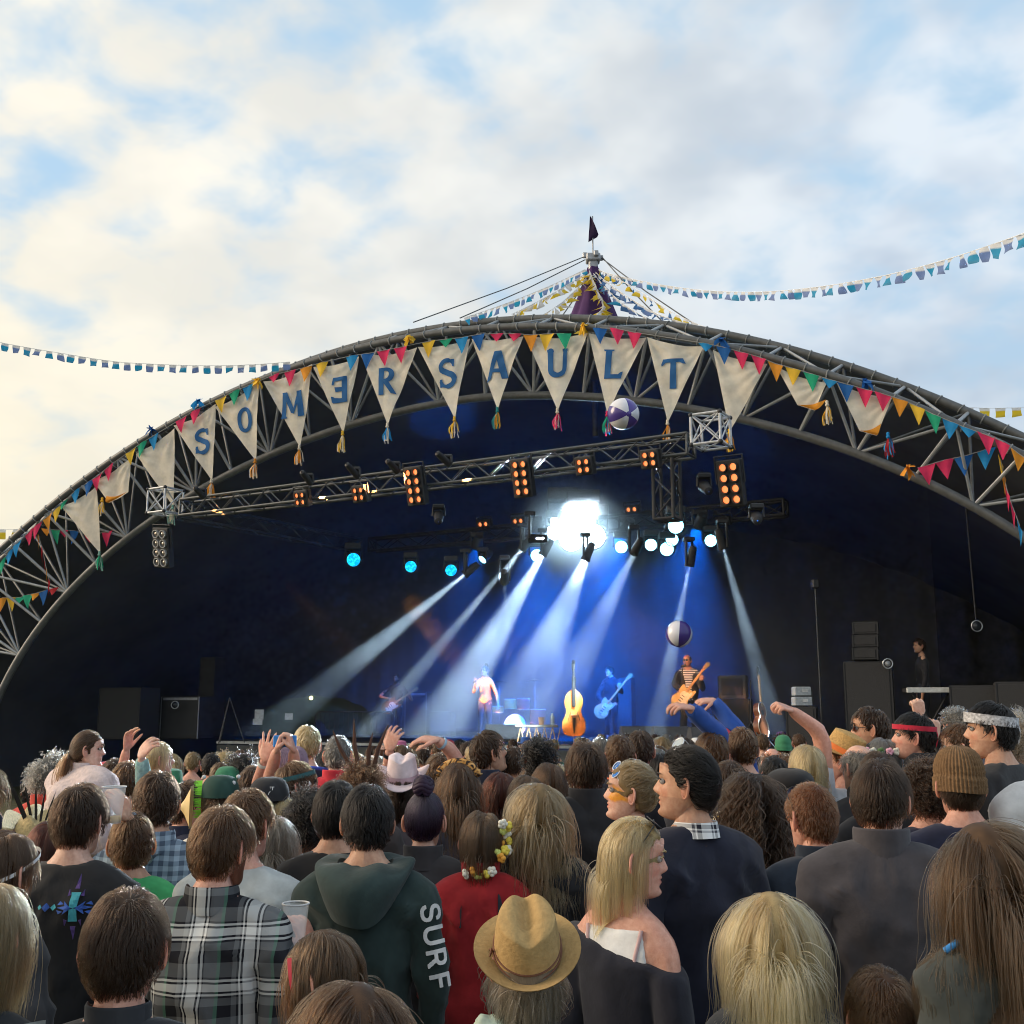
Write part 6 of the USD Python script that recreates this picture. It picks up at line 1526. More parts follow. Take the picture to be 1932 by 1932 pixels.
I = person('man with dark hair in a blue-grey checked shirt raising a plastic beer cup', 380, 1852, 3.8, 6, h_yaw=14, h_pitch=-4, hair='short', hcol='darkbrown', tone='tan', top=(.2, .25, .3), top_mat=gingham, top_kind='shirt', seed=22, width=1.05, sty=dict(len=.05, nape=-.085, thick=0.0144),
           world_arms={-1: (A(352, 2030, 3.62), A(298, 1948, 3.5)), 1: (A(440, 2190, 3.7), A(440, 2300, 3.55))}, hands={-1: dict(curl=.75, dir=(-.42, .05, .75), palm=(-.8, .5, 0)), 1: dict(curl=.4)})
I = person('man in a pale grey tee shirt behind the plaid shirt, holding a cup', 592, 1898, 3.45, -10, h_yaw=-20, hair='short', hcol='brown', tone='rosy', top=(.48, .52, .53), top_kind='tee', seed=23, width=1.15, sty=dict(len=.055, thick=0.0158),
           world_arms={1: (A(716, 2250, 3.4), A(742, 2258, 3.12)), -1: (A(425, 2260, 3.5), A(440, 2400, 3.4))}, hands={1: dict(curl=.8, dir=(-.35, -.1, .75), palm=(-.9, .2, 0)), -1: dict(curl=.4)})
person('child in a bright green tee shirt between the embroidered jacket and the checked shirt', 318, 1950, 3.55, 20, hair='short', hcol='brown', child=1, hs=.93, tone='tan', top=(.06, .38, .13), top_kind='tee', seed=24)
person('person with dark red hair low between the straw hat and the embroidered jacket', 122, 1972, 3.75, 0, hair='bob', hcol='auburn', fem=1, top=(.05, .03, .03), top_kind='jumper', seed=25, sty=dict(len=.16))
I = person('person in a straw hat decorated with dark feathers and blue plumes', 66, 1962, 4.2, 14, h_pitch=8, h_roll=12, hair='short', hcol='brown', top=(.02, .12, .45), top_kind='jacket', seed=26, sty=dict(under=1))
H = hat(I, 'cowboy', straw_m, cloth((.18, .10, .06)), tilt=(10, 8))
r_ = np.random.default_rng(9)
for k in range(9):
    b0 = np.array([.02 + .012 * k - .05, -.05, .06]); e0 = b0 + np.array([-.16 + .030 * k, -.04, .15 + .07 * r_.random()])
    obj('feather', H(grid(lambda a, b: b0 + (e0 - b0) * a + np.array([.009 * (b - .5) * math.sin(min(a * 3.1 + .1, 3.1)), 0, .01 * (b - .5)]), 10, 3)), cloth((.02, .018, .015)), I['prim'], True)
for k, c in enumerate(((.02, .05, .45), (.02, .22, .6), (.10, .05, .40))):
    b0 = np.array([.06, -.06, .05]); e0 = b0 + np.array([.05 + .02 * k, -.02, .07 - .07 * k])
    obj('plume', H(grid(lambda a, b: b0 + (e0 - b0) * a + np.array([.05 * (b - .5) * math.sin(a * 3), .01 * math.sin(b * 9), .03 * (b - .5)]), 10, 5)), cloth(c), I['prim'], True)
obj('brim_peak', H(rbox((.06, .05, .075), (.115, -.03, .02), .01)), straw_m, I['prim'], True)
# girl carried on someone's shoulders
I = person('small girl with plaited brown hair and pale pink fleece carried on shoulders', 212, 1750, 5.2, -34, h_yaw=-72, hair='ponytail', hcol='brown', child=1, hs=.84, tone='fair', fem=.6, top=(.6, .5, .48), top_mat=fuzzy_pink, top_kind='jacket', seed=27, width=1.9, sit=True, stature=1.22, trousers=(.50, .05, .12), sty=dict(bun=(0, -.10, -.04)))
person('broad person hidden beneath the small girl, carrying her on the shoulders', 222, 1935, 5.3, 0, hair='short', hcol='darkbrown', tone='fair', top=(.03, .03, .035), top_kind='tee', seed=28)
I = person('person with curly grey hair and a red and white cape at far left', 126, 1810, 5.6, -20, h_yaw=-50, hair='curly', hcol='grey', tone='rosy', top=(.55, .06, .04), top_kind='jacket', seed=29, fine=True)
person('small blond child in a striped top sitting above the left crowd', 382, 1777, 7.2, -30, h_yaw=-62, hair='bob', hcol='blonde', child=1, hs=.92, tone='fair', top=(.5, .5, .5), top_mat=stripes, top_kind='jumper', seed=30, fine=True, stature=1.15, sit=True, sty=dict(len=.16))
person('dark-haired person waving a bare arm beside the small girl', 276, 1818, 6.8, 0, hair='short', hcol='darkbrown', tone='rosy', top=(.30, .22, .24), top_kind='tee', seed=31, fine=True, world_arms={1: (A(284, 1876, 6.6), A(303, 1788, 6.4))}, hands={1: dict(curl=.5, spread=.25, dir=(.1, 0, 1), palm=(.8, -.3, 0))})
person('brown-haired person in a fluffy pale teal jumper with one hand up', 306, 1826, 5.9, 0, hair='mop', hcol='brown', tone='fair', fem=.5, top=(.28, .45, .42), top_mat=paint('teal_fluff', (.27, .43, .40), .95, noise=.3, scale=50, bump=1.0), top_kind='jumper', seed=32, fine=True, world_arms={1: (A(345, 1880, 5.6), A(338, 1806, 5.5))}, hands={1: dict(curl=.7, dir=(.5, 0, .8), palm=(.3, .6, -.3))})
I = person('man with black-framed glasses facing right next to the checked shirt', 452, 1872, 4.9, -40, h_yaw=-66, hair='short', hcol='darkbrown', tone='rosy', top=(.015, .02, .05), top_kind='jacket', seed=33)
sunglasses(I, mat('clear_lens', {'t': ('transparent_bsdf', {}), 'g': ('glossy_bsdf', {'roughness': .05}), 'f': ('fresnel', {'IOR': 1.45}), 'm': ('mix_closure', {})}, [('f.fac', 'm.fac'), ('t.BSDF', 'm.closure1'), ('g.BSDF', 'm.closure2')], surface='m.closure'), frame_bk, y=.086, z=.012, name='glasses')
I = person('person in a dark green cap with white dots, lime fringe and yellow mask pushed back', 528, 1862, 4.6, 10, hair='crop', hcol='brown', tone='fair', top=(.62, .60, .56), top_kind='tee', seed=34, sty=dict(under=1))
hat(I, 'cap', paint('green_felt', (.012, .045, .035), .9), tilt=(0, 0), lift=.0, size=1.08)
H4 = I['H4']; r_ = np.random.default_rng(12); NN = 160; Q = np.zeros((NN, 5, 3)); a = r_.random(NN) * 2.4 + 2.2
for k in range(5): Q[:, k] = np.stack([-.084 - .008 * k * (.3 + r_.random(NN)), .02 + .085 * np.cos(a) * 1, .03 + .10 * np.sin(a * 1.0)], 1)
hair_curves(I['prim'], (Q.reshape(-1, 3) @ H4[:3, :3].T + H4[:3, 3]).reshape(Q.shape), r_.random(NN), .003, paint('lime_fringe_look', (.22, .60, .04), .8), 'lime_fringe')
obj('mask', moved(grid(lambda a, b: [-.135 - .035 * math.sin(a * 3.14) * math.sin(b * 3.14) - .02 * math.exp(-((a - .5) ** 2 + (b - .45) ** 2) * 60), .09 * (b - .5) * 2 * (.75 + .25 * math.sin(a * 3.1)), .085 - .20 * a], 18, 14), H4), paint('pale_yellow_mask', (.62, .46, .20), .6, noise=.1), I['prim'], True)
for k in range(7): obj('white_dot', moved(trimesh.creation.icosphere(1, .011).apply_translation((.085 * math.sin(k * .9), -.09 * math.cos(k * .9), .075 + .025 * (k % 3))), H4), white_cot, I['prim'], True)
I = person('person in a black cap with small white lettering on its back', 645, 1868, 4.5, -6, hair='crop', hcol='black', tone='tan', top=(.02, .02, .025), top_kind='tee', seed=35, sty=dict(under=1))
H = hat(I, 'cap', cloth((.014, .014, .017)), size=1.12)
for k, (tx, hh) in enumerate((('STREET', .013), ('PLAY', .013))):
    g = meshkit.text_mesh(tx, hh, .002, True); g.apply_translation((-(g.bounds[0][0] + g.bounds[1][0]) / 2, .034 - .018 * k, 0)); v_ = g.vertices
    g.vertices = np.c_[v_[:, 0] * 1.1 + .012, -.104 - v_[:, 2] + 4.0 * v_[:, 0] ** 2 + .002 * (v_[:, 1] > .03) + v_[:, 1] * .35, v_[:, 1]]; g.invert()
    obj('lettering', H(g), white_cot, I['prim'])
person('woman with long straight highlighted blonde hair left of centre', 668, 1902, 4.5, 0, hair='long', hcol='blonde', fem=1, top=(.06, .06, .07), top_kind='jumper', seed=36, sty=dict(len=.30))
person('person with long wavy grey-blonde hair and lilac-grey sweatshirt', 652, 1952, 3.9, -14, hair='longwavy', hcol='ash', fem=1, top=(.33, .31, .36), top_kind='jumper', seed=37, sty=dict(len=.30))
person('person with a black afro mop and a red strap left of the hoodie', 745, 1900, 4.3, 0, hair='curly', hcol='black', tone='brown', top=(.40, .03, .03), top_kind='vest', seed=38)
person('tall person with black hair in a plain black tee shirt just left of the hoodie', 806, 1876, 3.75, 0, hair='mop', hcol='black', tone='tan', top=(.014, .014, .016), top_kind='tee', seed=39, width=1.1)
I = person('person in a mauve knitted hat filming with a blue phone held high', 700, 1800, 5.5, 0, hair='short', hcol='brown', tone='rosy', top=(.05, .05, .06), top_kind='tee', seed=40, sty=dict(under=1), fine=True, world_arms={-1: (A(643, 1868, 5.2), A(662, 1792, 5.0)), 1: (A(704, 1872, 5.2), A(702, 1790, 5.0))}, hands={-1: dict(fist=True, dir=(.25, 0, .9), palm=(.9, .1, 0)), 1: dict(fist=True, dir=(-.25, 0, .9), palm=(-.9, .1, 0))})
hat(I, 'beanie', paint('mauve_knit', (.22, .15, .20), .95, noise=.3, scale=60, bump=.6))
ph = A(681, 1772, 5.0); g = tag(obj('phone', rbox((.125, .012, .062), (0, 0, 0), .005), paint('blue_phone_case', (.03, .22, .62), .35)), 'blue phone held up sideways by two hands', 'phone'); UsdGeom.Xformable(g).AddTranslateOp().Set(tuple(map(float, ph)))
I = person('dark-haired person with an open hand raised and a pale watch', 608, 1836, 5.8, 0, hair='mop', hcol='darkbrown', tone='rosy', top=(.05, .05, .06), top_kind='tee', seed=41, fine=True, world_arms={1: (A(612, 1880, 5.6), A(634, 1812, 5.4))}, hands={1: dict(curl=.12, spread=.28, dir=(.2, 0, .95), palm=(.3, .9, 0))})
BANDS.append((I, 1, cloth((.55, .60, .58)), .014, 'watch'))
I = person('man with long brown hair and sunglasses gazing up to the right', 716, 1828, 4.95, -40, h_yaw=-66, h_pitch=12, hair='mop', hcol='brown', tone='rosy', top=(.03, .03, .03), top_kind='tee', seed=42, sty=dict(len=.11, side=-.05), beard=(.55, .45, .40))
sunglasses(I, blue_mirror, frame_bk, y=.088, z=.012); headband(I, cloth((.03, .10, .11)), .058, .012, .0, False, 1.16)
person('man with cropped grey hair in a bright red fleece', 810, 1762, 6.3, -4, hair='crop', hcol='grey', tone='rosy', top=(.58, .03, .05), top_kind='jacket', seed=43, fine=True, width=1.05)
I = person('boy with blond hair and navy top with a curved blue backpack band', 735, 1739, 6.6, 6, hair='short', hcol='blonde', tone='fair', top=(.015, .018, .05), top_kind='jumper', seed=44, fine=True)
b_ = I['P'].nk; obj('blue_band', tube([b_ + (.20 * math.sin(a), -.10 - .02 * math.cos(a), -.005 + .045 * math.cos(a)) for a in np.linspace(-1.2, 1.2, 16)], .013, 6), cloth((.04, .08, .45)), I['prim'], True)
I = person('person in a white and pink cowboy hat over dark brown hair', 962, 1838, 5.2, 0, hair='bob', hcol='darkbrown', fem=1, top=(.12, .10, .11), top_kind='tee', seed=45, fine=True, sty=dict(under=1, len=.13))
hat(I, 'cowboy', paint('pink_white_felt', (.66, .55, .57), .85), cloth((.5, .35, .4)), tilt=(14, 0), lift=.02)
I = person('person with curly brown hair wearing tall brown feather antlers', 868, 1832, 4.9, 0, hair='curly', hcol='brown', fem=.5, top=(.06, .05, .05), top_kind='jumper', seed=46)
for k, (x0, x1, hgt) in enumerate(((-.05, -.16, .20), (-.02, -.05, .26), (.03, .05, .19), (.055, .13, .23))):
    obj('antler', moved(tube([(x0, -.01, .10), ((x0 + x1) / 2 - .01, -.02, .10 + hgt * .5), (x1, -.02, .10 + hgt)], [.013, .012, .003], 6), I['H4']), paint('brown_feather', (.07, .03, .018), .9), I['prim'], True)
I = person('woman with long brown hair under a tiger-print fur headband', 1096, 1826, 4.5, 0, hair='long', hcol='brown', fem=1, top=(.04, .04, .06), top_kind='jumper', seed=47, sty=dict(len=.30))
fz = tube([(.098 * math.sin(a), -.004 + .09 * math.cos(a) * .3 - .02, .10 * math.cos(a) * .9 + .03) for a in np.linspace(-1.25, 1.25, 40)], .026, 12); q = fz.vertices; fz.vertices = q + (meshkit.fbm(q * 70, 3)[:, None] - .5) * .02
obj('fur_headband', moved(fz, I['H4']), mat('tiger_fur', {'tc': ('texture_coordinate', {}), 'n': ('noise_texture', {'scale': 22.0, 'distortion': 1.5}), 'r': ('rgb_ramp', {'ramp': [(.42, (.02, .012, .01)), (.52, (.50, .24, .06)), (.7, (.6, .4, .18))]}), 'p': ('principled_bsdf', {'roughness': 1.0})}, [('tc.object', 'n.vector'), ('n.fac', 'r.fac'), ('r.color', 'p.base_color')], surface='p.BSDF'), I['prim'], True)
person('dark-haired man in profile looking up to the right below the stage monitor', 1176, 1754, 5.7, -40, h_yaw=-64, h_pitch=14, hair='short', hcol='darkbrown', tone='tan', top=(.02, .025, .05), top_kind='jacket', seed=48, fine=True, hs=1.02)
person('woman with dark auburn red hair beside the tiger-print headband', 1196, 1850, 4.7, 0, hair='long', hcol='auburn', fem=1, top=(.05, .04, .06), top_kind='jumper', seed=49, sty=dict(len=.26))
person('woman with smooth long brown hair behind the wavy dark blonde', 1312, 1828, 5.0, 4, hair='long', hcol='brown', fem=1, top=(.30, .36, .42), top_kind='jumper', seed=50, sty=dict(len=.26))
person('woman with light brown hair half hidden by the wavy dark blonde', 1258, 1858, 4.5, -4, hair='long', hcol='lightbrown', fem=1, top=(.03, .03, .03), top_kind='jumper', seed=51, sty=dict(len=.24))
person('tall person with big tousled dark hair and black jacket right of centre', 1400, 1784, 4.6, 0, hair='messy', hcol='darkbrown', tone='rosy', top=(.018, .018, .022), top_kind='jacket', seed=52, width=1.1, sty=dict(len=.09, thick=0.0259, side=-.05))
person('person with tight black curls in front of the double bass', 1290, 1772, 6.0, 0, hair='curly', hcol='black', tone='olive', top=(.03, .03, .04), top_kind='tee', seed=53, fine=True, sty=dict(len=.06, thick=0.0144))
I = person('man with brown hair and an orange-piped dark collar behind the blue sunglasses', 1481, 1763, 5.8, 0, hair='short', hcol='brown', tone='rosy', top=(.02, .02, .03), top_kind='jacket', seed=54, fine=True)
obj('orange_piping', tube([I['P'].nk + (.086 * math.sin(a), -.080 * math.cos(a), .050) for a in np.linspace(-1.2, 1.2, 14)], .006, 6), cloth((.75, .16, .07)), I['prim'], True)
person('man with dark brown hair and pink ear right of the orange-piped collar', 1530, 1752, 6.3, -12, hair='short', hcol='darkbrown', tone='rosy', top=(.05, .05, .06), top_kind='tee', seed=55, fine=True)
I = person('person in a blue jacket and red bandana pointing both arms to the left', 1711, 1742, 5.9, 16, h_yaw=4, hair='short', hcol='black', tone='rosy', top=(.014, .07, .33), top_kind='jacket', seed=56, sty=dict(under=1), fine=True, width=1.1, world_arms={-1: (A(1722, 1760, 5.4), A(1648, 1692, 5.2)), 1: (A(1768, 1752, 5.9), A(1704, 1674, 6.0))}, hands={-1: dict(curl=.7, dir=(-.95, 0, .15), palm=(-.1, .3, -.9)), 1: dict(curl=.6, dir=(-.9, .1, -.05), palm=(0, .3, -.9))})
BANDS.append((I, -1, cloth((.30, .33, .10)), .008, 'wristband'))
obj('bandana', moved(grid(lambda a, b: [.090 * math.sin(a * 6.2832) * math.cos(b * 1.5) ** .6, -.006 + .112 * math.cos(a * 6.2832) * math.cos(b * 1.5) ** .6, .062 + .066 * math.sin(b * 1.5)], 30, 10), I['H4']), paint('red_bandana', (.55, .05, .09), .9, noise=.6, scale=60), I['prim'], True)
person('man with swept brown hair before the blue sleeves', 1700, 1756, 5.3, 0, hair='mop', hcol='brown', tone='rosy', top=(.04, .04, .05), top_kind='jacket', seed=57, fine=True)
person('man with cropped brown hair just right of the blue jacket', 1772, 1744, 5.6, 4, hair='short', hcol='brown', tone='fair', top=(.03, .03, .04), top_kind='jumper', seed=58, fine=True)
person('woman with straight pale blonde hair and light green top on the right', 1928, 1784, 4.7, -6, hair='long', hcol='blonde', fem=1, top=(.28, .50, .30), top_kind='tee', seed=59, sty=dict(len=.24, vary=.08))
I = person('person in a rounded black beret behind the ginger crop', 1887, 1846, 4.2, 0, hair='bob', hcol='black', fem=.6, top=(.02, .02, .025), top_kind='jumper', seed=60, sty=dict(under=1, len=.11))
obj('beret', moved(grid(lambda a, b: [.108 * math.sin(a * 6.2832) * math.sin(min(b * 2.0 + .9, 3.14159)) , -.004 + .118 * math.cos(a * 6.2832) * math.sin(min(b * 2.0 + .9, 3.14159)), .085 - .050 * math.cos(b * 2.24 + .9) - (1 - b) * .02 if b > 0 else .04], 40, 14), I['H4']), cloth((.012, .012, .015)), I['prim'], True)
person('person with long dark curls right of the navy jumper', 1800, 1856, 3.85, 0, hair='longcurly', hcol='darkbrown', fem=1, top=(.25, .05, .05), top_kind='jumper', seed=61)
person('person in a yellow and white checked shirt behind the long dark curls', 1742, 1826, 4.5, 0, hair='short', hcol='darkbrown', top=(.5, .4, .2), top_mat=check_yellow, top_kind='shirt', seed=62)
I = person('person in orange-banded straw hat and white tee with bare arm and fist raised', 2006, 1768, 5.2, 30, h_yaw=58, h_pitch=10, hair='crop', hcol='brown', tone='rosy', top=(.62, .63, .66), top_kind='tee', seed=63, sty=dict(under=1), fine=True, world_arms={-1: (A(1966, 1752, 4.95), A(1888, 1696, 4.9))}, hands={-1: dict(fist=True, dir=(-.8, .1, .25), palm=(.1, .4, -.9))})
hat(I, 'straw', orange_straw, cloth((.75, .20, .05)), tilt=(16, 0))
I = person('man with greying dark hair, sunglasses and orange neck scarf facing left', 2078, 1696, 5.6, 40, h_yaw=74, hair='short', hcol='darkbrown', tone='tan', top=(.04, .04, .05), top_kind='jacket', seed=64, fine=True)
sunglasses(I, dark_lens, frame_bk, y=.088, z=.012)
obj('scarf', lathe([(.06, -.03), (.085, -.015), (.09, .015), (.075, .045), (.062, .05)], 20).apply_translation(I['P'].nk), cloth((.70, .12, .03)), I['prim'], True)
I = person('man in profile with open mouth, red bandana round his forehead and black jacket', 2178, 1711, 5.0, 45, h_yaw=70, h_pitch=4, hair='short', hcol='black', tone='rosy', top=(.015, .016, .022), top_kind='jacket', seed=65, fine=True, width=1.05)
headband(I, cloth((.52, .02, .05)), .052, .013, .0, True, 1.13)
person('bald man with pink scalp and grey sides on the right', 2052, 1782, 4.7, 14, h_yaw=24, hair='receding', hcol='grey', tone='fair', top=(.03, .03, .035), top_kind='jacket', seed=66)
I = person('person with straight grey hair wearing a pale flower garland', 2108, 1770, 5.1, 0, hair='bob', hcol='grey', top=(.05, .05, .06), top_kind='jumper', seed=67, fine=True, sty=dict(len=.12))
for k in range(14):
    a = k * .45; fl = cat([trimesh.creation.icosphere(1, .011).apply_translation((.011 * math.cos(t), 0, .011 * math.sin(t))) for t in np.linspace(0, 6.28, 5, endpoint=False)]); fl.apply_translation((.094 * math.sin(a), -.004 + .115 * math.cos(a), .062))
    obj('garland_flower', moved(fl, I['H4']), (paint('flower_white', (.7, .7, .6)), paint('flower_pink', (.7, .35, .45), .8), paint('leaf_green', (.08, .16, .05), .8))[k % 3], I['prim'], True)
person('person with wavy dark hair between the bald man and the charcoal fleece', 2100, 1806, 4.3, 0, hair='mop', hcol='darkbrown', top=(.03, .03, .035), top_kind='jumper', seed=68)
person('person in dark clothes pumping two fists, one cuffed in pale blue', 2216, 1766, 6.2, 6, hair='short', hcol='darkbrown', tone='fair', top=(.02, .022, .035), top_kind='jacket', seed=69, fine=True, world_arms={-1: (A(2190, 1790, 6.0), A(2196, 1708, 5.8)), 1: (A(2262, 1800, 6.0), A(2236, 1756, 5.7))}, hands={-1: dict(fist=True, dir=(0, 0, 1), palm=(0, 1, 0)), 1: dict(fist=True, dir=(-.1, 0, 1), palm=(0, 1, 0))})
person('grey-haired person with a pink hair tie behind the paisley bandana', 2284, 1698, 6.1, 20, hair='curly', hcol='grey', tone='rosy', top=(.08, .07, .09), top_kind='jacket', seed=70, fine=True, sty=dict(len=.05, thick=0.0130))
person('pale man in profile facing left just below the paisley bandana', 2292, 1736, 4.9, 44, h_yaw=68, hair='short', hcol='brown', tone='pale', top=(.04, .04, .05), top_kind='tee', seed=71, fine=True)
person('person with greying dark curls and navy top behind the charcoal fleece', 2212, 1828, 4.0, -10, h_yaw=-16, hair='curly', hcol='darkbrown', tone='rosy', top=(.014, .017, .045), top_kind='tee', seed=72, sty=dict(len=.055, thick=0.0144))
person('person with bushy grey-brown hair at the right edge', 2432, 1722, 5.0, 0, hair='curly', hcol='ash', tone='fair', top=(.10, .25, .5), top_kind='tee', seed=73, fine=True)
person('person in a white tee shirt cut off by the right edge', 2528, 1700, 3.6, 0, hair='short', hcol='brown', top=(.72, .72, .74), top_kind='tee', seed=74, width=1.2)
person('child with brown hair at the very bottom, right of the loose blonde', 2102, 2326, 2.45, -6, hair='mop', hcol='brown', child=1, hs=.96, top=(.03, .03, .035), top_kind='jumper', seed=75, sty=dict(len=.075))
I = person('person with grey-brown hair and a black watch on a raised wrist', 898, 1812, 5.9, 0, hair='short', hcol='ash', tone='rosy', top=(.06, .06, .07), top_kind='tee', seed=76, fine=True, world_arms={1: (A(922, 1884, 5.7), A(932, 1788, 5.5))}, hands={1: dict(curl=.55, spread=.2, dir=(.25, 0, .95), palm=(.3, .8, 0))})
BANDS.append((I, 1, frame_bk, .013, 'watch'))
I = person('person stretching a bent arm left, pale blue wristband, behind the tiger fur', 1052, 1806, 5.5, 0, hair='short', hcol='brown', tone='rosy', top=(.20, .25, .30), top_kind='tee', seed=77, fine=True, world_arms={1: (A(1086, 1796, 5.2), A(1042, 1768, 5.1))}, hands={1: dict(curl=.4, dir=(-.9, .1, .05), palm=(0, .3, -.9))})
BANDS.append((I, 1, cloth((.35, .50, .62)), .009, 'wristband'))


# cups held by two of them
def cup(label, p, beer=0.0, r=.042, hgt=.13):
    t = thing('plastic_cup', label, 'cup', p)
    clear = mat('clear_plastic', {'t': ('transparent_bsdf', {'color': (.92, .92, .92)}), 'd': ('principled_bsdf', {'base_color': (.75, .75, .75), 'roughness': .2}), 'm': ('mix_closure', {'fac': .22})}, [('t.BSDF', 'm.closure1'), ('d.BSDF', 'm.closure2')], surface='m.closure') if 'clear_plastic' not in _m else _m['clear_plastic']
    _m['clear_plastic'] = clear
    obj('cup_wall', lathe([(.001, 0), (r * .72, 0), (r, hgt)], 24), clear, t, True)
    obj('cup_rim', tube([(r * math.cos(a), r * math.sin(a), hgt) for a in np.linspace(0, 6.28, 24, endpoint=False)], .003, 6, closed=True), white_cot, t, True)
    if beer: obj('beer', lathe([(.001, .003), (r * .70, .003), (r * (.72 + .28 * beer) - .003, hgt * beer), (.001, hgt * beer)], 20), paint('beer_amber', (.55, .30, .03), .15), t, True)


cup('clear plastic cup with a little beer held up over the crowd at left', A(268, 1968, 3.42), .2)
cup('empty clear plastic cup held low beside the plaid sleeve', A(704, 2262, 3.02), 0)

# --- the rest of the crowd, further back
CROWD_TOP = ([-50, 0, 150, 300, 450, 560, 700, 800, 900, 1050, 1300, 1450, 1600, 1800, 1900, 2000, 2100, 2250, 2500], [1822, 1822, 1826, 1806, 1792, 1792, 1800, 1800, 1778, 1766, 1764, 1754, 1752, 1750, 1750, 1765, 1775, 1785, 1790])
MARKS = [(40, 'the feathered straw hat'), (126, 'the curly grey hair'), (215, 'the small girl on shoulders'), (305, 'the waving arm'), (382, 'the striped child'), (452, 'the black-framed glasses'), (530, 'the green dotted cap'), (640, 'the black lettered cap'), (700, 'the mauve hat'), (735, 'the blond boy'), (808, 'the red fleece'),
         (870, 'the feather antlers'), (938, 'the wrist with black watch'), (1015, 'the high bun'), (1095, 'the tiger-print headband'), (1180, 'the man looking up'), (1290, 'the tight black curls'), (1370, 'the double bass'), (1480, 'the orange-piped collar'), (1560, 'the blue sunglasses'), (1640, 'the mirrored sunglasses'), (1711, 'the red bandana'),
         (1772, 'the blue jacket'), (1870, 'the raised fist'), (1928, 'the pale blonde'), (2006, 'the orange-banded hat'), (2078, 'the orange scarf'), (2180, 'the open-mouthed man'), (2236, 'the two fists'), (2290, 'the knitted beanie'), (2362, 'the paisley bandana'), (2432, 'the bushy hair at right')]
rf = np.random.default_rng(2024); seen_labels = set()
HN = {'black': 'black', 'darkbrown': 'dark', 'brown': 'brown', 'lightbrown': 'fawn', 'darkblonde': 'sandy', 'blonde': 'blonde', 'grey': 'grey', 'ginger': 'ginger', 'auburn': 'auburn'}
SN = {'short': 'short', 'messy': 'tousled', 'mop': 'thick', 'curly': 'curly', 'long': 'long', 'longwavy': 'wavy', 'bob': 'bobbed', 'crop': 'cropped', 'receding': 'receding'}
TOPS = [((.02, .02, .025), 'black'), ((.015, .02, .05), 'navy'), ((.10, .10, .11), 'grey'), ((.45, .45, .46), 'white'), ((.40, .03, .05), 'red'), ((.05, .15, .35), 'blue'), ((.05, .14, .08), 'green'), ((.30, .16, .20), 'pink'), ((.20, .13, .08), 'brown'), ((.35, .25, .06), 'mustard')]
HATC = {'red': (.45, .03, .05), 'white': (.60, .60, .60), 'purple': (.12, .06, .22), 'green': (.04, .20, .10), 'blue': (.04, .12, .40), 'yellow': (.55, .40, .08), 'pink': (.55, .15, .28), 'black': (.02, .02, .025)}
HATN = {'cap': 'cap', 'beanie': 'woolly hat', 'straw': 'brimmed hat'}
far_n = 0
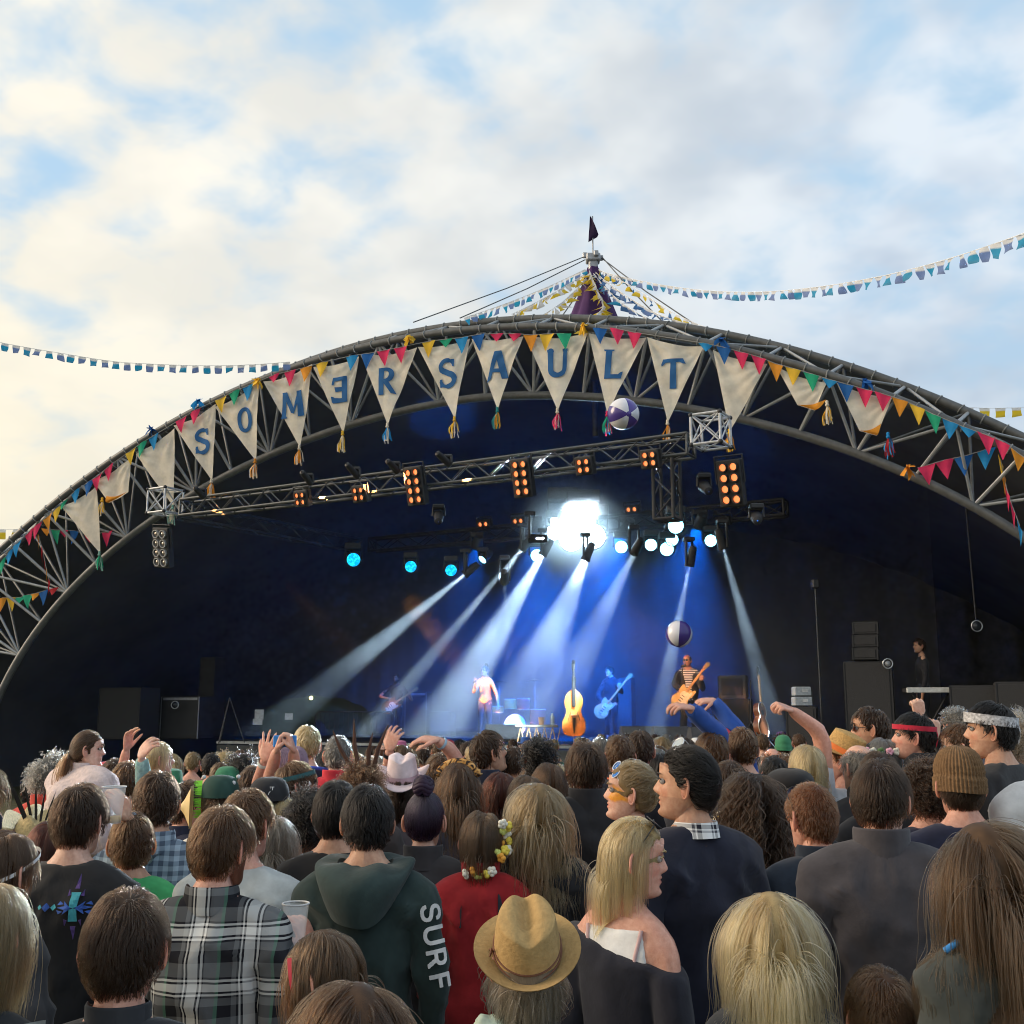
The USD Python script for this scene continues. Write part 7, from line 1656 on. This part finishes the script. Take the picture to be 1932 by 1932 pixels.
for row, d0 in enumerate((7.2, 7.9, 8.7, 9.6, 10.6, 11.8, 13.1, 14.5, 16.0, 17.6, 19.2)):
    half = d0 * .50; sp = .50 + .012 * row; x = -half + rf.random() * sp
    while x < half:
        d = d0 + rf.normal() * .22; xx = x + rf.normal() * .07; x += sp
        u = (966 + xx / (d) * 2072 * .985) / K_
        stat = float(np.round(np.clip(rf.normal(1.67, .08), 1.5, 1.86) / .04) * .04)
        v = (966 + 0) / K_
        # picture row of the top of this head
        cz = stat - CAMH; dn = np.array([xx, d, cz]); c_, s_ = math.cos(math.radians(PITCH)), math.sin(math.radians(PITCH)); yc, zc = d * c_ + cz * s_, -d * s_ + cz * c_
        v = (966 - zc / yc * 1932 * FOC) / K_; u = (966 + xx / yc * 1932 * FOC) / K_
        lim = np.interp(u, *CROWD_TOP) + 1.2 * (10 - row)
        while v < lim and stat > 1.46:
            stat -= .04; cz = stat - CAMH; yc, zc = d * c_ + cz * s_, -d * s_ + cz * c_; v = (966 - zc / yc * 1932 * FOC) / K_
        if v < lim - 2 or (u < 380 and d > 8.9) or (u > 1955 and d > 9.6): continue
        if 690 < u < 830 and d < 7.8: continue
        female = rf.random() < .45
        hs_ = rf.choice(['long', 'long', 'longwavy', 'bob', 'bob'] if female else ['short', 'short', 'short', 'mop', 'messy', 'crop', 'curly', 'receding'])
        hc = rf.choice(list(HN), p=[.10, .24, .24, .14, .09, .08, .06, .03, .02])
        tc, tn = TOPS[rf.choice(len(TOPS), p=[.24, .18, .12, .12, .07, .10, .06, .05, .03, .03])]
        mk = min(MARKS, key=lambda m: abs(m[0] - u)); dx = u - mk[0]
        rel = 'behind' if abs(dx) < 12 else ('back left of' if dx < 0 else 'back right of')
        wears = str(rf.choice(['cap', 'beanie', 'straw', 'cap'])) if rf.random() < .16 else None; hn = str(rf.choice(list(HATC)))
        for alt in range(400):
            lab = f'{SN[hs_]} {HN[hc]} haired person in {tn}, {rel} {mk[1]}' if not wears else f'person in {hn} {HATN[wears]} and {tn} top, {rel} {mk[1]}'
            if lab not in seen_labels: break
            tc, tn = TOPS[(alt * 3 + 1) % len(TOPS)]; hc = list(HN)[(list(HN).index(hc) + (alt % 10 == 9)) % len(HN)]
        seen_labels.add(lab)
        I = person(lab, u * K_, v * K_, d, float(rf.choice([-12, -6, 0, 0, 6, 12])), tone=str(rf.choice(['fair', 'rosy', 'tan', 'rosy'])), hair=str(hs_), hcol=str(hc), fem=1.0 if female else 0.0, top=tc, top_kind='tee' if rf.random() < .4 else 'jumper', seed=int(rf.integers(3)), stature=stat, strands=220 if d < 9 else 130, group='people in the festival crowd', src=False, trousers=(.03, .035, .05), sty=dict(len=.26, under=1) if wears and hs_ in ('long', 'longwavy') else dict(under=1) if wears else dict(len=.26) if hs_ in ('long', 'longwavy') else None)
        if wears: hat(I, wears, cloth(HATC[hn]), size=1.03)
        far_n += 1
print('far people', far_n)


def wristband(I, s, m, w=.012, name='wristband', back=.045):
    el, wr = I['P'].arms[s]; d = unit(wr - el); c = wr - d * back; x = unit(np.cross(d, [.3, .2, 1])); y = np.cross(d, x); r = .034 * I['P'].k
    return obj(name, grid(lambda a, b: c + d * (b - .5) * w * 2 + r * (math.cos(a * 6.2832) * x + math.sin(a * 6.2832) * y) * (1 + .06 * math.sin(b * 3.14)), 20, 5), m, I['prim'], True)


for key, s, m, w, nm in BANDS: wristband(key, s, m, w, nm)
# ---------------------------------------------------------------- the band and its gear
def put(p, t): UsdGeom.Xformable(p).AddTranslateOp().Set(tuple(map(float, t)))


wood_sun = paint('bass_varnish', (.56, .22, .04), .28, noise=.22, scale=5)
maple = paint('maple_neck', (.55, .30, .12), .4)
cream_guard = paint('cream_pickguard', (.70, .62, .50), .3)
ebony = paint('ebony', (.007, .006, .005), .5)
sunburst = paint('sunburst_body', (.34, .09, .03), .25, noise=.5, scale=4)
grille = paint('speaker_grille', (.035, .035, .038), .85, noise=.4, scale=80, bump=.5)
tolex = paint('black_tolex', (.025, .025, .028), .7, noise=.3, scale=50, bump=.3)


def guitar(label, c, neck_to, body_m, guard=True, long=1.0, category='guitar'):
    """Solid-body guitar: c centre of the body, neck_to a point along the neck; its face looks at the audience."""
    c, n_ = V(c), V(neck_to); y = unit(n_ - c); z_ = unit(-c + [0, 0, 1.5] - y * np.dot(-c + [0, 0, 1.5], y)); x = np.cross(y, z_)
    t = thing('electric_guitar', label, category, c); M4 = frame_to((0, 0, 0), x, y, z_)
    body = unary_union([Point(0, -.12).buffer(.165, 16), Point(.01, .06).buffer(.125, 16), stroke([(.10, .08), (.13, .20)], [.10, .05]), stroke([(-.09, .08), (-.115, .17)], [.10, .05])]).buffer(.03).buffer(-.03)
    e = trimesh.creation.extrude_polygon(body, .045, engine='earcut'); obj('guitar_body', moved(e, M4), body_m, t)
    if guard:
        g = trimesh.creation.extrude_polygon(unary_union([Point(.02, .02).buffer(.095), Point(.06, -.11).buffer(.085), stroke([(.09, .06), (.10, .13)], .05)]), .004, engine='earcut'); g.apply_translation((0, 0, .046)); obj('pickguard', moved(g, M4), cream_guard, t)
    for k in range(3): obj('pickup', moved(rbox((.075, .016, .012), (0, -.11 + .055 * k, .054), .004), M4), ebony, t)
    obj('bridge_plate', moved(rbox((.08, .03, .012), (0, -.17, .052), .004), M4), dull_alu, t)
    obj('neck', moved(rbox((.050, .56 * long, .030), (0, .10 + .28 * long, .050), .008), M4), maple, t)
    hs = trimesh.creation.extrude_polygon(pg((-.028, 0), (.028, 0), (.055, .15), (.02, .19), (-.036, .15)), .018, engine='earcut'); hs.apply_translation((0, .38 + .56 * long - .28, .04)); obj('headstock', moved(hs, M4), maple, t)
    return t


WA = lambda u, v, d: at(u, v, d)
I = person('singer with pinned-up dark hair and glowing orange blouse holding a microphone', 915, 1257, 26, 165, h_yaw=140, h_pitch=6, tone='tan', hair='bun', hcol='darkbrown', fem=1, top=(.90, .30, .07), top_kind='shirt', seed=201, src=False, stature=1.71, trousers=(.05, .05, .055), fine=True,
           world_arms={-1: (WA(938, 1312, 25.8), WA(940, 1334, 25.5)), 1: (WA(894, 1307, 25.7), WA(898, 1288, 25.5))}, hands={1: dict(curl=1.0, dir=(-.2, -.3, .9), palm=(.8, 0, 0)), -1: dict(curl=.5)}, wrinkle=.006)
m_ = thing('microphone', 'black hand microphone at the singer\'s mouth', 'microphone', WA(897, 1285, 25.4)); d_ = unit(WA(907, 1277, 25.7) - WA(897, 1285, 25.4))
obj('mic_body', tube([(-d_ * .14), d_ * .0], [.014, .02], 8), black_paint, m_); obj('mic_grille', trimesh.creation.icosphere(1, .028).apply_translation(d_ * .02), dull_alu, m_, True)
person('bearded guitarist in black with a flat cap playing at the left of the stage', 748, 1272, 29.5, 175, h_yaw=160, tone='tan', hair='crop', hcol='black', top=(.018, .018, .02), top_kind='tee', seed=202, src=False, stature=1.64, trousers=(.02, .02, .022), fine=True, beard=(.12, .1, .1), width=1.15,
       world_arms={1: (WA(716, 1314, 29.3), WA(742, 1321, 29.0)), -1: (WA(778, 1322, 29.3), WA(772, 1308, 29.0))}, hands={1: dict(curl=.8, dir=(1, -.2, 0), palm=(0, 1, 0)), -1: dict(curl=1.0, dir=(-.3, 0, 1), palm=(0, -1, 0))})
guitar('red-brown electric guitar with white pickguard, maple neck, at the left of the stage', WA(739, 1330, 28.95), WA(793, 1294, 28.8), sunburst)
person('bass player in a dark suit and open white shirt, right of the double bass', 1151, 1258, 26, 150, h_yaw=110, tone='rosy', hair='short', hcol='darkbrown', top=(.022, .022, .028), top_kind='jacket', seed=203, src=False, stature=1.70, trousers=(.022, .022, .028), fine=True,
       world_arms={1: (WA(1128, 1312, 25.9), WA(1140, 1330, 25.6)), -1: (WA(1172, 1306, 25.8), WA(1166, 1296, 25.5))}, hands={1: dict(curl=.8, dir=(.7, -.2, -.4), palm=(0, 1, 0)), -1: dict(curl=1.0, dir=(-.4, 0, .9), palm=(0, -1, 0))})
guitar('cream solid bass guitar slung low on the suited player', WA(1141, 1334, 25.5), WA(1180, 1285, 25.4), paint('cream_body', (.55, .42, .20), .3), True, 1.25)
I = person('bald guitarist in sunglasses, dark jacket and black and white striped shirt', 1297, 1236, 22.5, 172, h_yaw=150, h_pitch=2, tone='rosy', hair='crop', hcol='black', top=(.5, .5, .5), top_mat=stripes, top_kind='tee', seed=204, src=False, stature=1.82, trousers=(.02, .02, .024), fine=True, sty=dict(bald=1, bald_y=0, bald_l=.3, thick=.004, len=.006),
           world_arms={1: (WA(1272, 1292, 22.4), WA(1290, 1306, 22.1)), -1: (WA(1326, 1300, 22.3), WA(1322, 1283, 22.0))}, hands={1: dict(curl=.8, dir=(1, -.2, 0), palm=(0, 1, 0)), -1: dict(curl=1.0, dir=(-.3, 0, 1), palm=(0, -1, 0))})
sunglasses(I, dark_lens, frame_bk, y=.088, z=.012)
P = I['P']
for s in (-1, 1):
    j = m3.Manifold.batch_boolean([hull(S(P.ch + [s * .11, 0, 0], (.085, .145, .16)), S(P.pe + [s * .10, 0, .0], (.10, .145, .14)), S(P.sh[s], .075))] + P.arm(s, .028, 1.95), m3.OpType.Add) - S(P.nk, .085)
    obj('jacket_half', smooth_tm(j, .05, 5), cloth((.022, .022, .028)), I['prim'], True)
guitar('blond electric guitar held up by the bald guitarist', WA(1289, 1313, 21.95), WA(1330, 1259, 21.85), paint('blond_body', (.60, .42, .17), .3), True)
t = thing('microphone_stand', 'thin black microphone stand before the bald guitarist', 'microphone stand', WA(1280, 1300, 22.0) * [1, 1, 0] + [0, 0, DECK])
top_ = WA(1288, 1258, 22.0) - (WA(1280, 1300, 22.0) * [1, 1, 0] + [0, 0, DECK]); obj('pole', tube([(0, 0, 0), top_ * .98], .011, 6), black_paint, t); obj('round_base', lathe([(.001, 0), (.14, 0), (.14, .02), (.02, .03), (.001, .03)], 18), black_paint, t); obj('mic', tube([top_ + [-.03, 0, 0], top_ + [.07, -.02, .03]], [.02, .026], 8), black_paint, t)

# double bass on its stand
b = WA(1083, 1389, 23.4); b[2] = WA(1083, 1389, 23.4)[2]; t = thing('double_bass', 'orange-brown double bass standing upright at the front of the stage', 'double bass', b, 0)
k_ = 88 / 2072 * 23.4
half_o = np.array([(.0, .0), (.17, .005), (.27, .06), (.315, .17), (.31, .28), (.27, .37), (.215, .43), (.20, .50), (.205, .57), (.235, .63), (.245, .72), (.225, .81), (.17, .885), (.10, .935), (.055, .965), (.04, 1.0)]) * k_ * [.80, 1]
outline = Polygon(np.vstack([half_o, half_o[::-1] * [-1, 1]])).buffer(.012).buffer(-.012)
Mf = frame_to((0, 0, 0), (1, 0, 0), (0, 0, 1), (0, -1, 0))
e = trimesh.creation.extrude_polygon(outline.buffer(-.008), .17, engine='earcut'); e.apply_translation((0, 0, -.17)); obj('rib_body', moved(e, Mf), wood_sun, t)
v2, f2 = trimesh.creation.triangulate_polygon(outline, engine='earcut'); v3, f3 = trimesh.remesh.subdivide_to_size(np.c_[v2, np.zeros(len(v2))], f2, .07)
dist = np.array([outline.exterior.distance(Point(*q[:2])) for q in v3]); v3[:, 2] = .006 + .045 * (1 - np.exp(-dist / .08)); obj('front_plate', moved(trimesh.Trimesh(v3, f3, process=False), Mf), wood_sun, t, True)
for s in (-1, 1):
    fh = stroke([(s * .080, .50), (s * .070, .475), (s * .088, .44), (s * .105, .39), (s * .125, .36), (s * .115, .335)], [.018, .01, .012, .012, .01, .018]); g = trimesh.creation.extrude_polygon(affinity.scale(fh, k_, k_, origin=(0, 0)), .004, engine='earcut'); g.apply_translation((0, 0, .046)); obj('sound_hole', moved(g, Mf), ebony, t)
obj('bridge', moved(rbox((.13 * k_, .03, .05), (0, .44 * k_, .075), .006), Mf), maple, t)
obj('tailpiece', moved(tube([(0, .38 * k_, .08), (0, .26 * k_, .075), (0, .06 * k_, .05)], [.035, .028, .012], 8), Mf), ebony, t); obj('end_pin', tube([(0, .08, .0), (0, .08, -.14)], .01, 6), dull_alu, t)
obj('fingerboard', moved(rbox((.075, .62, .03), (0, .80 * k_ + .12, .085), .008), Mf), ebony, t); obj('neck', moved(rbox((.042, .40, .045), (0, k_ + .2, .04), .012), Mf), ebony, t); obj('scroll', moved(tube([(0, k_ + .38, .03), (0, k_ + .5, .0), (0, k_ + .56, .03), (0, k_ + .52, .06)], .035, 8), Mf), ebony, t)


def onstage(u, v, d): q = WA(u, v, d); return np.array([q[0], q[1], DECK])


def cab(name, label, category, p, size, rz=-YAW, grille_in=.04, knobs=False, frame=None):
    t = thing(name, label, category, p, rz); w, dp, h = size
    obj('cabinet', rbox(size, (0, 0, h / 2), .015), frame or tolex, t)
    obj('grille', rbox((w - grille_in * 2, .012, h - grille_in * 2 - (.08 if knobs else 0)), (0, -dp / 2 - .004, h / 2 - (.04 if knobs else 0)), .004), grille, t)
    for s in (-1, 1): obj('corner_strip', box((.02, .02, h * .98), (s * (w / 2 - .008), -dp / 2 - .002, h / 2)), dull_alu if knobs else black_paint, t)
    if knobs: obj('control_panel', rbox((w * .9, .01, .06), (0, -dp / 2 - .004, h - .06), .003), dull_alu, t)
    return t


q = onstage(1385, 1330, 24.2); cab('guitar_amplifier', 'grey-framed guitar amplifier on a case right of the bald guitarist', 'amplifier', WA(1384, 1318, 24.2) , (.60, .30, .50), frame=paint('grey_tolex', (.12, .12, .115), .8), grille_in=.07)
cab('equipment_case', 'black equipment case beneath the grey-framed amplifier', 'case', onstage(1384, 1318, 24.25), (.75, .5, WA(1384, 1318, 24.2)[2] - DECK - .01))
cab('bass_cabinet', 'tall dark speaker cabinet behind the suited bass player', 'speaker cabinet', onstage(1172, 1300, 27.2), (.62, .4, 1.45))
cab('guitar_amplifier', 'dark amplifier stack behind the left guitarist', 'amplifier', onstage(790, 1300, 30.6), (.65, .35, 1.15), knobs=True)
cab('guitar_amplifier', 'small dark amplifier left of the singer, low on the stage', 'amplifier', onstage(836, 1340, 29.6), (.6, .35, .62))


def wedge(label, p, w=.62, rz=0):
    t = thing('floor_monitor', label, 'stage monitor', p, rz)
    pr = trimesh.creation.extrude_polygon(pg((-.28, 0), (.25, 0), (.25, .12), (.05, .36), (-.12, .36), (-.28, .10)), w, engine='earcut'); pr.apply_transform(frame_to((-w / 2, 0, 0), (0, 1, 0), (0, 0, 1), (1, 0, 0))); obj('cabinet', pr, paint('scuffed_black', (.07, .07, .075), .7, noise=.4, scale=12), t)
    obj('handle', rbox((.16, .012, .04), (0, -.284, .06), .004), black_paint, t)
    obj('grille', moved(rbox((w * .9, .28, .012), (0, 0, 0), .004), frame_to((0, .15, .245), (1, 0, 0), unit((0, .64, -.77)), unit((0, .77, .64)))), grille, t)
    return t


for u, d, w, lab in ((950, 23.6, .75, 'grey stage monitor wedge in front of the singer'), (1205, 21.6, .70, 'black stage monitor wedge right of the double bass'), (1265, 21.2, .70, 'black stage monitor wedge under the bald guitarist'), (1330, 20.8, .6, 'black stage monitor wedge right of the bald guitarist')):
    q = onstage(u, 1390, d); wedge(lab, q + [0, 0, .03], w, .1)
# drum kit in the haze
q = onstage(968, 1340, 28.0); t = thing('drum_kit', 'drum kit half lost in blue haze behind the singer', 'drum kit', q, 0)
red_shell = paint('drum_shell', (.30, .03, .04), .25); amber_shell = paint('amber_shell', (.55, .20, .05), .3); brass = paint('cymbal_brass', (.55, .40, .14), .25, .9)


def drum(name, c, r, h, m_, axis=None):
    a = trimesh.creation.cylinder(r, h, sections=20)
    if axis == 'y': a.apply_transform(trimesh.transformations.rotation_matrix(math.pi / 2, [1, 0, 0]))
    p = obj(name, a.apply_translation(c), m_, t, 40); h_ = trimesh.creation.cylinder(r * .97, h + .02, sections=20)
    if axis == 'y': h_.apply_transform(trimesh.transformations.rotation_matrix(math.pi / 2, [1, 0, 0]))
    return obj('drum_skin', h_.apply_translation(c), white_cot, p)


drum('bass_drum', (0.05, 0, .30), .28, .38, red_shell, 'y'); drum('snare_drum', (-.42, -.2, .68), .18, .14, amber_shell); drum('tom', (-.08, -.05, .82), .15, .22, amber_shell); drum('tom', (.26, -.05, .82), .16, .24, red_shell); drum('floor_tom', (.62, -.1, .48), .20, .40, red_shell)
for c, r in (((-.62, -.1, 1.02), .18), ((-.35, .2, 1.38), .22), ((.55, .2, 1.42), .24)):
    obj('cymbal_stand', tube([(c[0], c[1], 0), c], .011, 6), dull_alu, t); obj('cymbal', lathe([(.02, .03), (.05, .015), (r, -.01), (r, -.013), (.05, .01), (.02, .025)], 24).apply_translation(c), brass, t, True)
# riser with drink cups at the stage front
q = WA(1012, 1385, 22.6); t = thing('low_riser', 'low pale riser with triangular metal bracing at the stage front', 'riser', (q[0], q[1], DECK), 0); hq = max(q[2] - DECK, .06) + .16
obj('riser_top', rbox((.86, .4, .045), (0, 0, hq), .006), paint('pale_wood', (.26, .21, .13), .6), t)
for i in range(6): obj('brace', tube([(-.40 + i * .16, -.18, .0), (-.40 + i * .16 + (.08 if i % 2 == 0 else .08), -.18, hq - .02)], .012, 6), maple, t); obj('brace', tube([(-.40 + i * .16 + .08, -.18, hq - .02), (-.40 + i * .16 + .16, -.18, 0)], .012, 6), maple, t) if i < 5 else None
t = thing('orange_cup', 'small orange cup standing on the pale riser', 'cup', (q[0] + .10, q[1] - .1, DECK + hq + .024)); obj('cup_wall', lathe([(.001, 0), (.05, 0), (.065, .15), (.058, .15), (.045, .01)], 14), paint('orange_plastic', (.65, .26, .04), .4), t, True)
t = thing('water_bottle', 'clear water bottle standing on the pale riser', 'bottle', (q[0] + .32, q[1] - .1, DECK + hq + .024)); obj('bottle_body', lathe([(.001, 0), (.04, 0), (.042, .16), (.015, .21), (.015, .24), (.001, .24)], 12), paint('frosted_plastic', (.5, .55, .58), .2), t, True); obj('bottle_cap', lathe([(.018, .235), (.018, .26), (.001, .26)], 10), paint('blue_cap', (.05, .2, .5), .4), t, True)
# acoustic guitar on a stand at the right
q = onstage(1432, 1360, 20.6); t = thing('acoustic_guitar', 'brown acoustic guitar upright on a stand at the right of the stage', 'guitar', q, 0.9)
tilt_ = trimesh.transformations.rotation_matrix(-.16, [1, 0, 0]) @ trimesh.transformations.rotation_matrix(.22, [0, 1, 0])
gb = unary_union([Point(0, .30).buffer(.20, 18), Point(0, .62).buffer(.15, 18)]).buffer(.05).buffer(-.05); e = trimesh.creation.extrude_polygon(gb, .11, engine='earcut'); M4 = tilt_ @ frame_to((0, 0, .08), (1, 0, 0), (0, 0, 1), (0, -1, 0)); obj('guitar_body', moved(e, M4), paint('mahogany', (.24, .075, .03), .3, noise=.2, scale=6), t)
obj('binding', moved(tube([(x, y, .112) for x, y in np.array(gb.exterior.coords)[:-1:4]], .008, 5, closed=True), M4), cream_guard, t); obj('sound_hole', moved(trimesh.creation.cylinder(.05, .004, sections=18).apply_translation((0, .58, .112)), M4), ebony, t)
obj('neck', moved(rbox((.055, .62, .035), (0, 1.0, .10), .01), M4), maple, t); obj('headstock', moved(rbox((.075, .18, .022), (0, 1.38, .095), .006), M4), ebony, t)
t2 = thing('guitar_stand', 'black tubular guitar stand holding the acoustic guitar', 'stand', q + [0, 0, 0], .9)
for pts in ([(-.25, -.2, 0), (0, .16, .5), (.25, -.2, 0)], [(0, .38, 0), (0, .16, .5), (0, .14, 1.25)]): obj('stand_tube', tube(pts, .012, 6), black_paint, t2, 40)

# beach balls in the air
panel_v, panel_w = mat('violet_vinyl', {'p': ('principled_bsdf', {'base_color': (.060, .035, .22), 'roughness': .25, 'coat_weight': .3})}, surface='p.BSDF'), mat('white_vinyl', {'p': ('principled_bsdf', {'base_color': (.66, .66, .72), 'roughness': .25, 'coat_weight': .3})}, surface='p.BSDF')
for u, v, rp, d, ax, lab in ((1176, 781, 31, 12.8, (.25, -.93, -.25), 'purple and white beach ball in the air beside the letter L banner'), (1281, 1196, 25, 15.9, (.12, .25, .96), 'purple and white beach ball in the air above the bald guitarist')):
    c = WA(u, v, d); r = rp / 2072 * d; t = thing('beach_ball', lab, 'ball', c); z_ = unit(ax); x_ = unit(np.cross(z_, [.3, .5, 1])); y_ = np.cross(z_, x_); M4 = frame_to((0, 0, 0), x_, y_, z_)
    for k in range(6):
        a0 = k * math.pi / 3 + .004
        g = grid(lambda a, b: (lambda th, ph: [r * math.sin(ph) * math.cos(th), r * math.sin(ph) * math.sin(th), r * math.cos(ph)])(a0 + a * (math.pi / 3 - .008), .16 + b * (math.pi - .32)), 9, 20); obj('panel', moved(g, M4), (panel_v, panel_w)[k % 2], t, True)
    for s in (-1, 1): obj('end_disc', moved(lathe([(r * .175, 0), (r * .1, .006), (.001, .009)], 16).apply_transform(np.diag([1, 1, s, 1])).apply_translation((0, 0, s * r * .985)), M4), panel_v, t, True)

# dark gear in the wings, right
q = onstage(1634, 1250, 19.0)
for k in range(3): cab('speaker_box', ('lowest', 'middle', 'topmost')[k] + ' of three dark speaker boxes stacked in the right wing', 'speaker', WA(1634, 1246 - k * 24, 19.0), (.42, .35, .215))
cab('flight_case', 'large dark flight case under the stacked speaker boxes', 'case', onstage(1640, 1300, 19.1), (.78, .5, WA(1634, 1247, 19.0)[2] - DECK - .01))
t = thing('fan', 'small round silver-rimmed fan on the dark flight case', 'fan', WA(1675, 1252, 18.6)); obj('fan_ring', tube([(.08 * math.cos(a), 0, .08 * math.sin(a)) for a in np.linspace(0, 6.28, 18, endpoint=False)], .012, 6, closed=True), alu, t, True); obj('fan_hub', lathe([(.05, 0), (.03, .02), (.001, .02)], 12).apply_transform(trimesh.transformations.rotation_matrix(math.pi / 2, [1, 0, 0])), dull_alu, t, True)
t = thing('work_lamp', 'unlit round lamp with a silver ring high in the right wing', 'lamp', WA(1843, 1181, 18.5)); obj('lamp_ring', tube([(.09 * math.cos(a), 0, .09 * math.sin(a)) for a in np.linspace(0, 6.28, 20, endpoint=False)], .010, 6, closed=True), alu, t, True); obj('lamp_glass', lathe([(.085, 0), (.05, .03), (.001, .04)], 16).apply_transform(trimesh.transformations.rotation_matrix(math.pi / 2, [1, 0, 0])), dark_lens, t, True); obj('hanging_rod', tube([(0, .02, .09), (0, .1, 2.2)], .012, 6), black_paint, t)
q = WA(1757, 1302, 18.2); t = thing('keyboard', 'electric keyboard seen from behind as a long pale bar in the right wing', 'keyboard', q, -.12); obj('back_panel', rbox((.78, .03, .085), (0, 0, 0), .008), paint('pale_plastic', (.62, .62, .60), .4), t); obj('case_body', rbox((.78, .30, .07), (0, .165, 0), .01), black_paint, t)
t2 = thing('keyboard_stand', 'crossed black stand carrying the pale keyboard', 'stand', q * [1, 1, 0] + [0, 0, DECK], -.12); hh = q[2] - DECK - .045
for s in (-1, 1): obj('stand_leg', tube([(-s * .3, .1 + .04 * s, 0), (s * .3, .1 + .04 * s, hh)], .016, 6), black_paint, t2); obj('stand_bar', tube([(s * .3, -.05, hh), (s * .3, .3, hh)], .014, 6), black_paint, t2)
person('man in a dark suit facing left behind the pale keyboard in the right wing', 1733, 1206, 18.9, 80, h_yaw=95, tone='tan', hair='short', hcol='darkbrown', top=(.015, .015, .02), top_kind='jacket', seed=205, src=False, stature=1.74, fine=False)
t = thing('light_stand', 'thin tall lamp stand at the edge of the right wing', 'stand', onstage(1547, 1300, 19.5)); obj('pole', tube([(0, 0, 0), (0, 0, WA(1535, 1110, 19.5)[2] - DECK)], .010, 6), galv, t)
for a in (0, 2.1, 4.2): obj('leg', tube([(0, 0, .35), (.35 * math.cos(a), .35 * math.sin(a), 0)], .012, 6), dull_alu, t)
obj('top_lamp', rbox((.12, .16, .16), (0, 0, WA(1535, 1110, 19.5)[2] - DECK + .08), .02), black_paint, t)
t = thing('rack_unit', 'pair of pale rack units stacked left of the light stand', 'rack', WA(1513, 1332, 19.2)); [obj('rack_box', rbox((.30 - .02 * k, .25, .15), (0, 0, .08 + .17 * k), .01), paint('pale_rack', (.40, .43, .46), .5, noise=.3, scale=30), t) for k in range(2)]
[obj('label_plate', rbox((.09, .006, .05), (.03, -.128, .09 + .17 * k), .002), white_cot, t) for k in range(2)]
cab('equipment_case', 'case supporting the pale rack units', 'case', onstage(1513, 1340, 19.25), (.5, .4, WA(1513, 1332, 19.2)[2] - DECK - .012))
cab('speaker_box', 'wide dark bass speaker at the far right wing', 'speaker', onstage(1850, 1300, 18.0), (.95, .6, 1.1)); cab('speaker_box', 'second wide dark bass speaker cut by the right edge', 'speaker', onstage(1925, 1300, 17.6), (.75, .6, 1.15))
# left wing
cab('speaker_box', 'large dark speaker in the left wing near the small girl', 'speaker', onstage(240, 1400, 26.5) + np.array([.0, 0, -.0]), (1.2, .7, 1.2)); cab('flight_case', 'dark flight case with silver edge in the left wing', 'case', onstage(352, 1380, 27.0), (1.1, .6, 1.0), knobs=True)
cab('speaker_box', 'slim dark speaker column in the left wing', 'speaker', onstage(400, 1300, 28.5), (.45, .45, 2.0))
t = thing('work_lamp', 'unlit round lamp on the dark flight case in the left wing', 'lamp', WA(330, 1330, 26.4)); obj('lamp_ring', tube([(.085 * math.cos(a), 0, .085 * math.sin(a)) for a in np.linspace(0, 6.28, 18, endpoint=False)], .014, 6, closed=True), dull_alu, t, True); obj('lamp_glass', lathe([(.08, 0), (.04, .03), (.001, .035)], 14).apply_transform(trimesh.transformations.rotation_matrix(math.pi / 2, [1, 0, 0])), dark_lens, t, True)
t = thing('tripod', 'thin dark tripod in front of the left wing', 'tripod', WA(429, 1415, 24.0) * [1, 1, 0] + [0, 0, DECK]); [obj('leg', tube([(0, 0, .95), (.35 * math.cos(a), .35 * math.sin(a), 0)], .012, 6), black_paint, t) for a in (.2, 2.3, 4.4)]
for u, v, w, h, lab in ((489, 1348, 17, 18, 'upper white paper sheet taped in the left wing'), (486, 1362, 18, 11, 'lower white paper sheet taped in the left wing'), (545, 1352, 15, 12, 'grey paper sheet taped beside the green tarpaulin')):
    q = WA(u, v, 27.0); k = 27 / 2072; p = obj('paper_sheet', grid(lambda a, b: [(a - .5) * w * k, .01 * math.sin(a * 4 + b * 3), (b - .5) * h * k], 6, 6), paint('white_paper', (.60, .62, .64), .8), None, True); put(p, q); tag(p, lab, 'paper')
q = WA(600, 1392, 30.5); t = thing('tarpaulin', 'dark green domed tarpaulin at the back left of the stage', 'tarpaulin', (q[0], q[1], DECK)); r_ = 105 / 2072 * 30.5; hh = WA(600, 1314, 30.5)[2] - DECK
obj('cover', grid(lambda a, b: [r_ * math.cos(a * math.pi) * math.cos(b * 1.5) ** .8, -.2 + .5 * math.sin(b * 1.5) - .35 * math.sin(a * math.pi), max(hh * math.sin(a * math.pi) ** .6 * math.cos(b * 1.2), 0) + .02 * math.sin(a * 40)], 50, 12), paint('green_tarp', (.035, .075, .045), .6, noise=.3, scale=3), t, True)
t = thing('bulb', 'small lit bulb at the top of the green tarpaulin', 'bulb', WA(587, 1317, 30.0)); obj('glass', trimesh.creation.icosphere(2, .045), glow('bulb_glow', (1.0, .75, .35), 8.0), t, True); obj('bulb_cap', lathe([(.025, .04), (.025, .09), (.001, .09)], 10), black_paint, t)
t = thing('barrier', 'dim tubular crowd barrier before the green tarpaulin', 'barrier', WA(668, 1390, 28.6) * [1, 1, 0] + [0, 0, DECK], 0); hh = WA(668, 1343, 28.6)[2] - DECK; W2 = 1.0
obj('frame', tube([(-W2, 0, 0), (-W2, 0, hh - .08), (-W2 + .08, 0, hh), (W2 - .08, 0, hh), (W2, 0, hh - .08), (W2, 0, 0)], .02, 8), black_paint, t, 40); [obj('bar', tube([(-W2 + .12 * k, 0, .08), (-W2 + .12 * k, 0, hh - .02)], .008, 5), black_paint, t) for k in range(1, 17)]
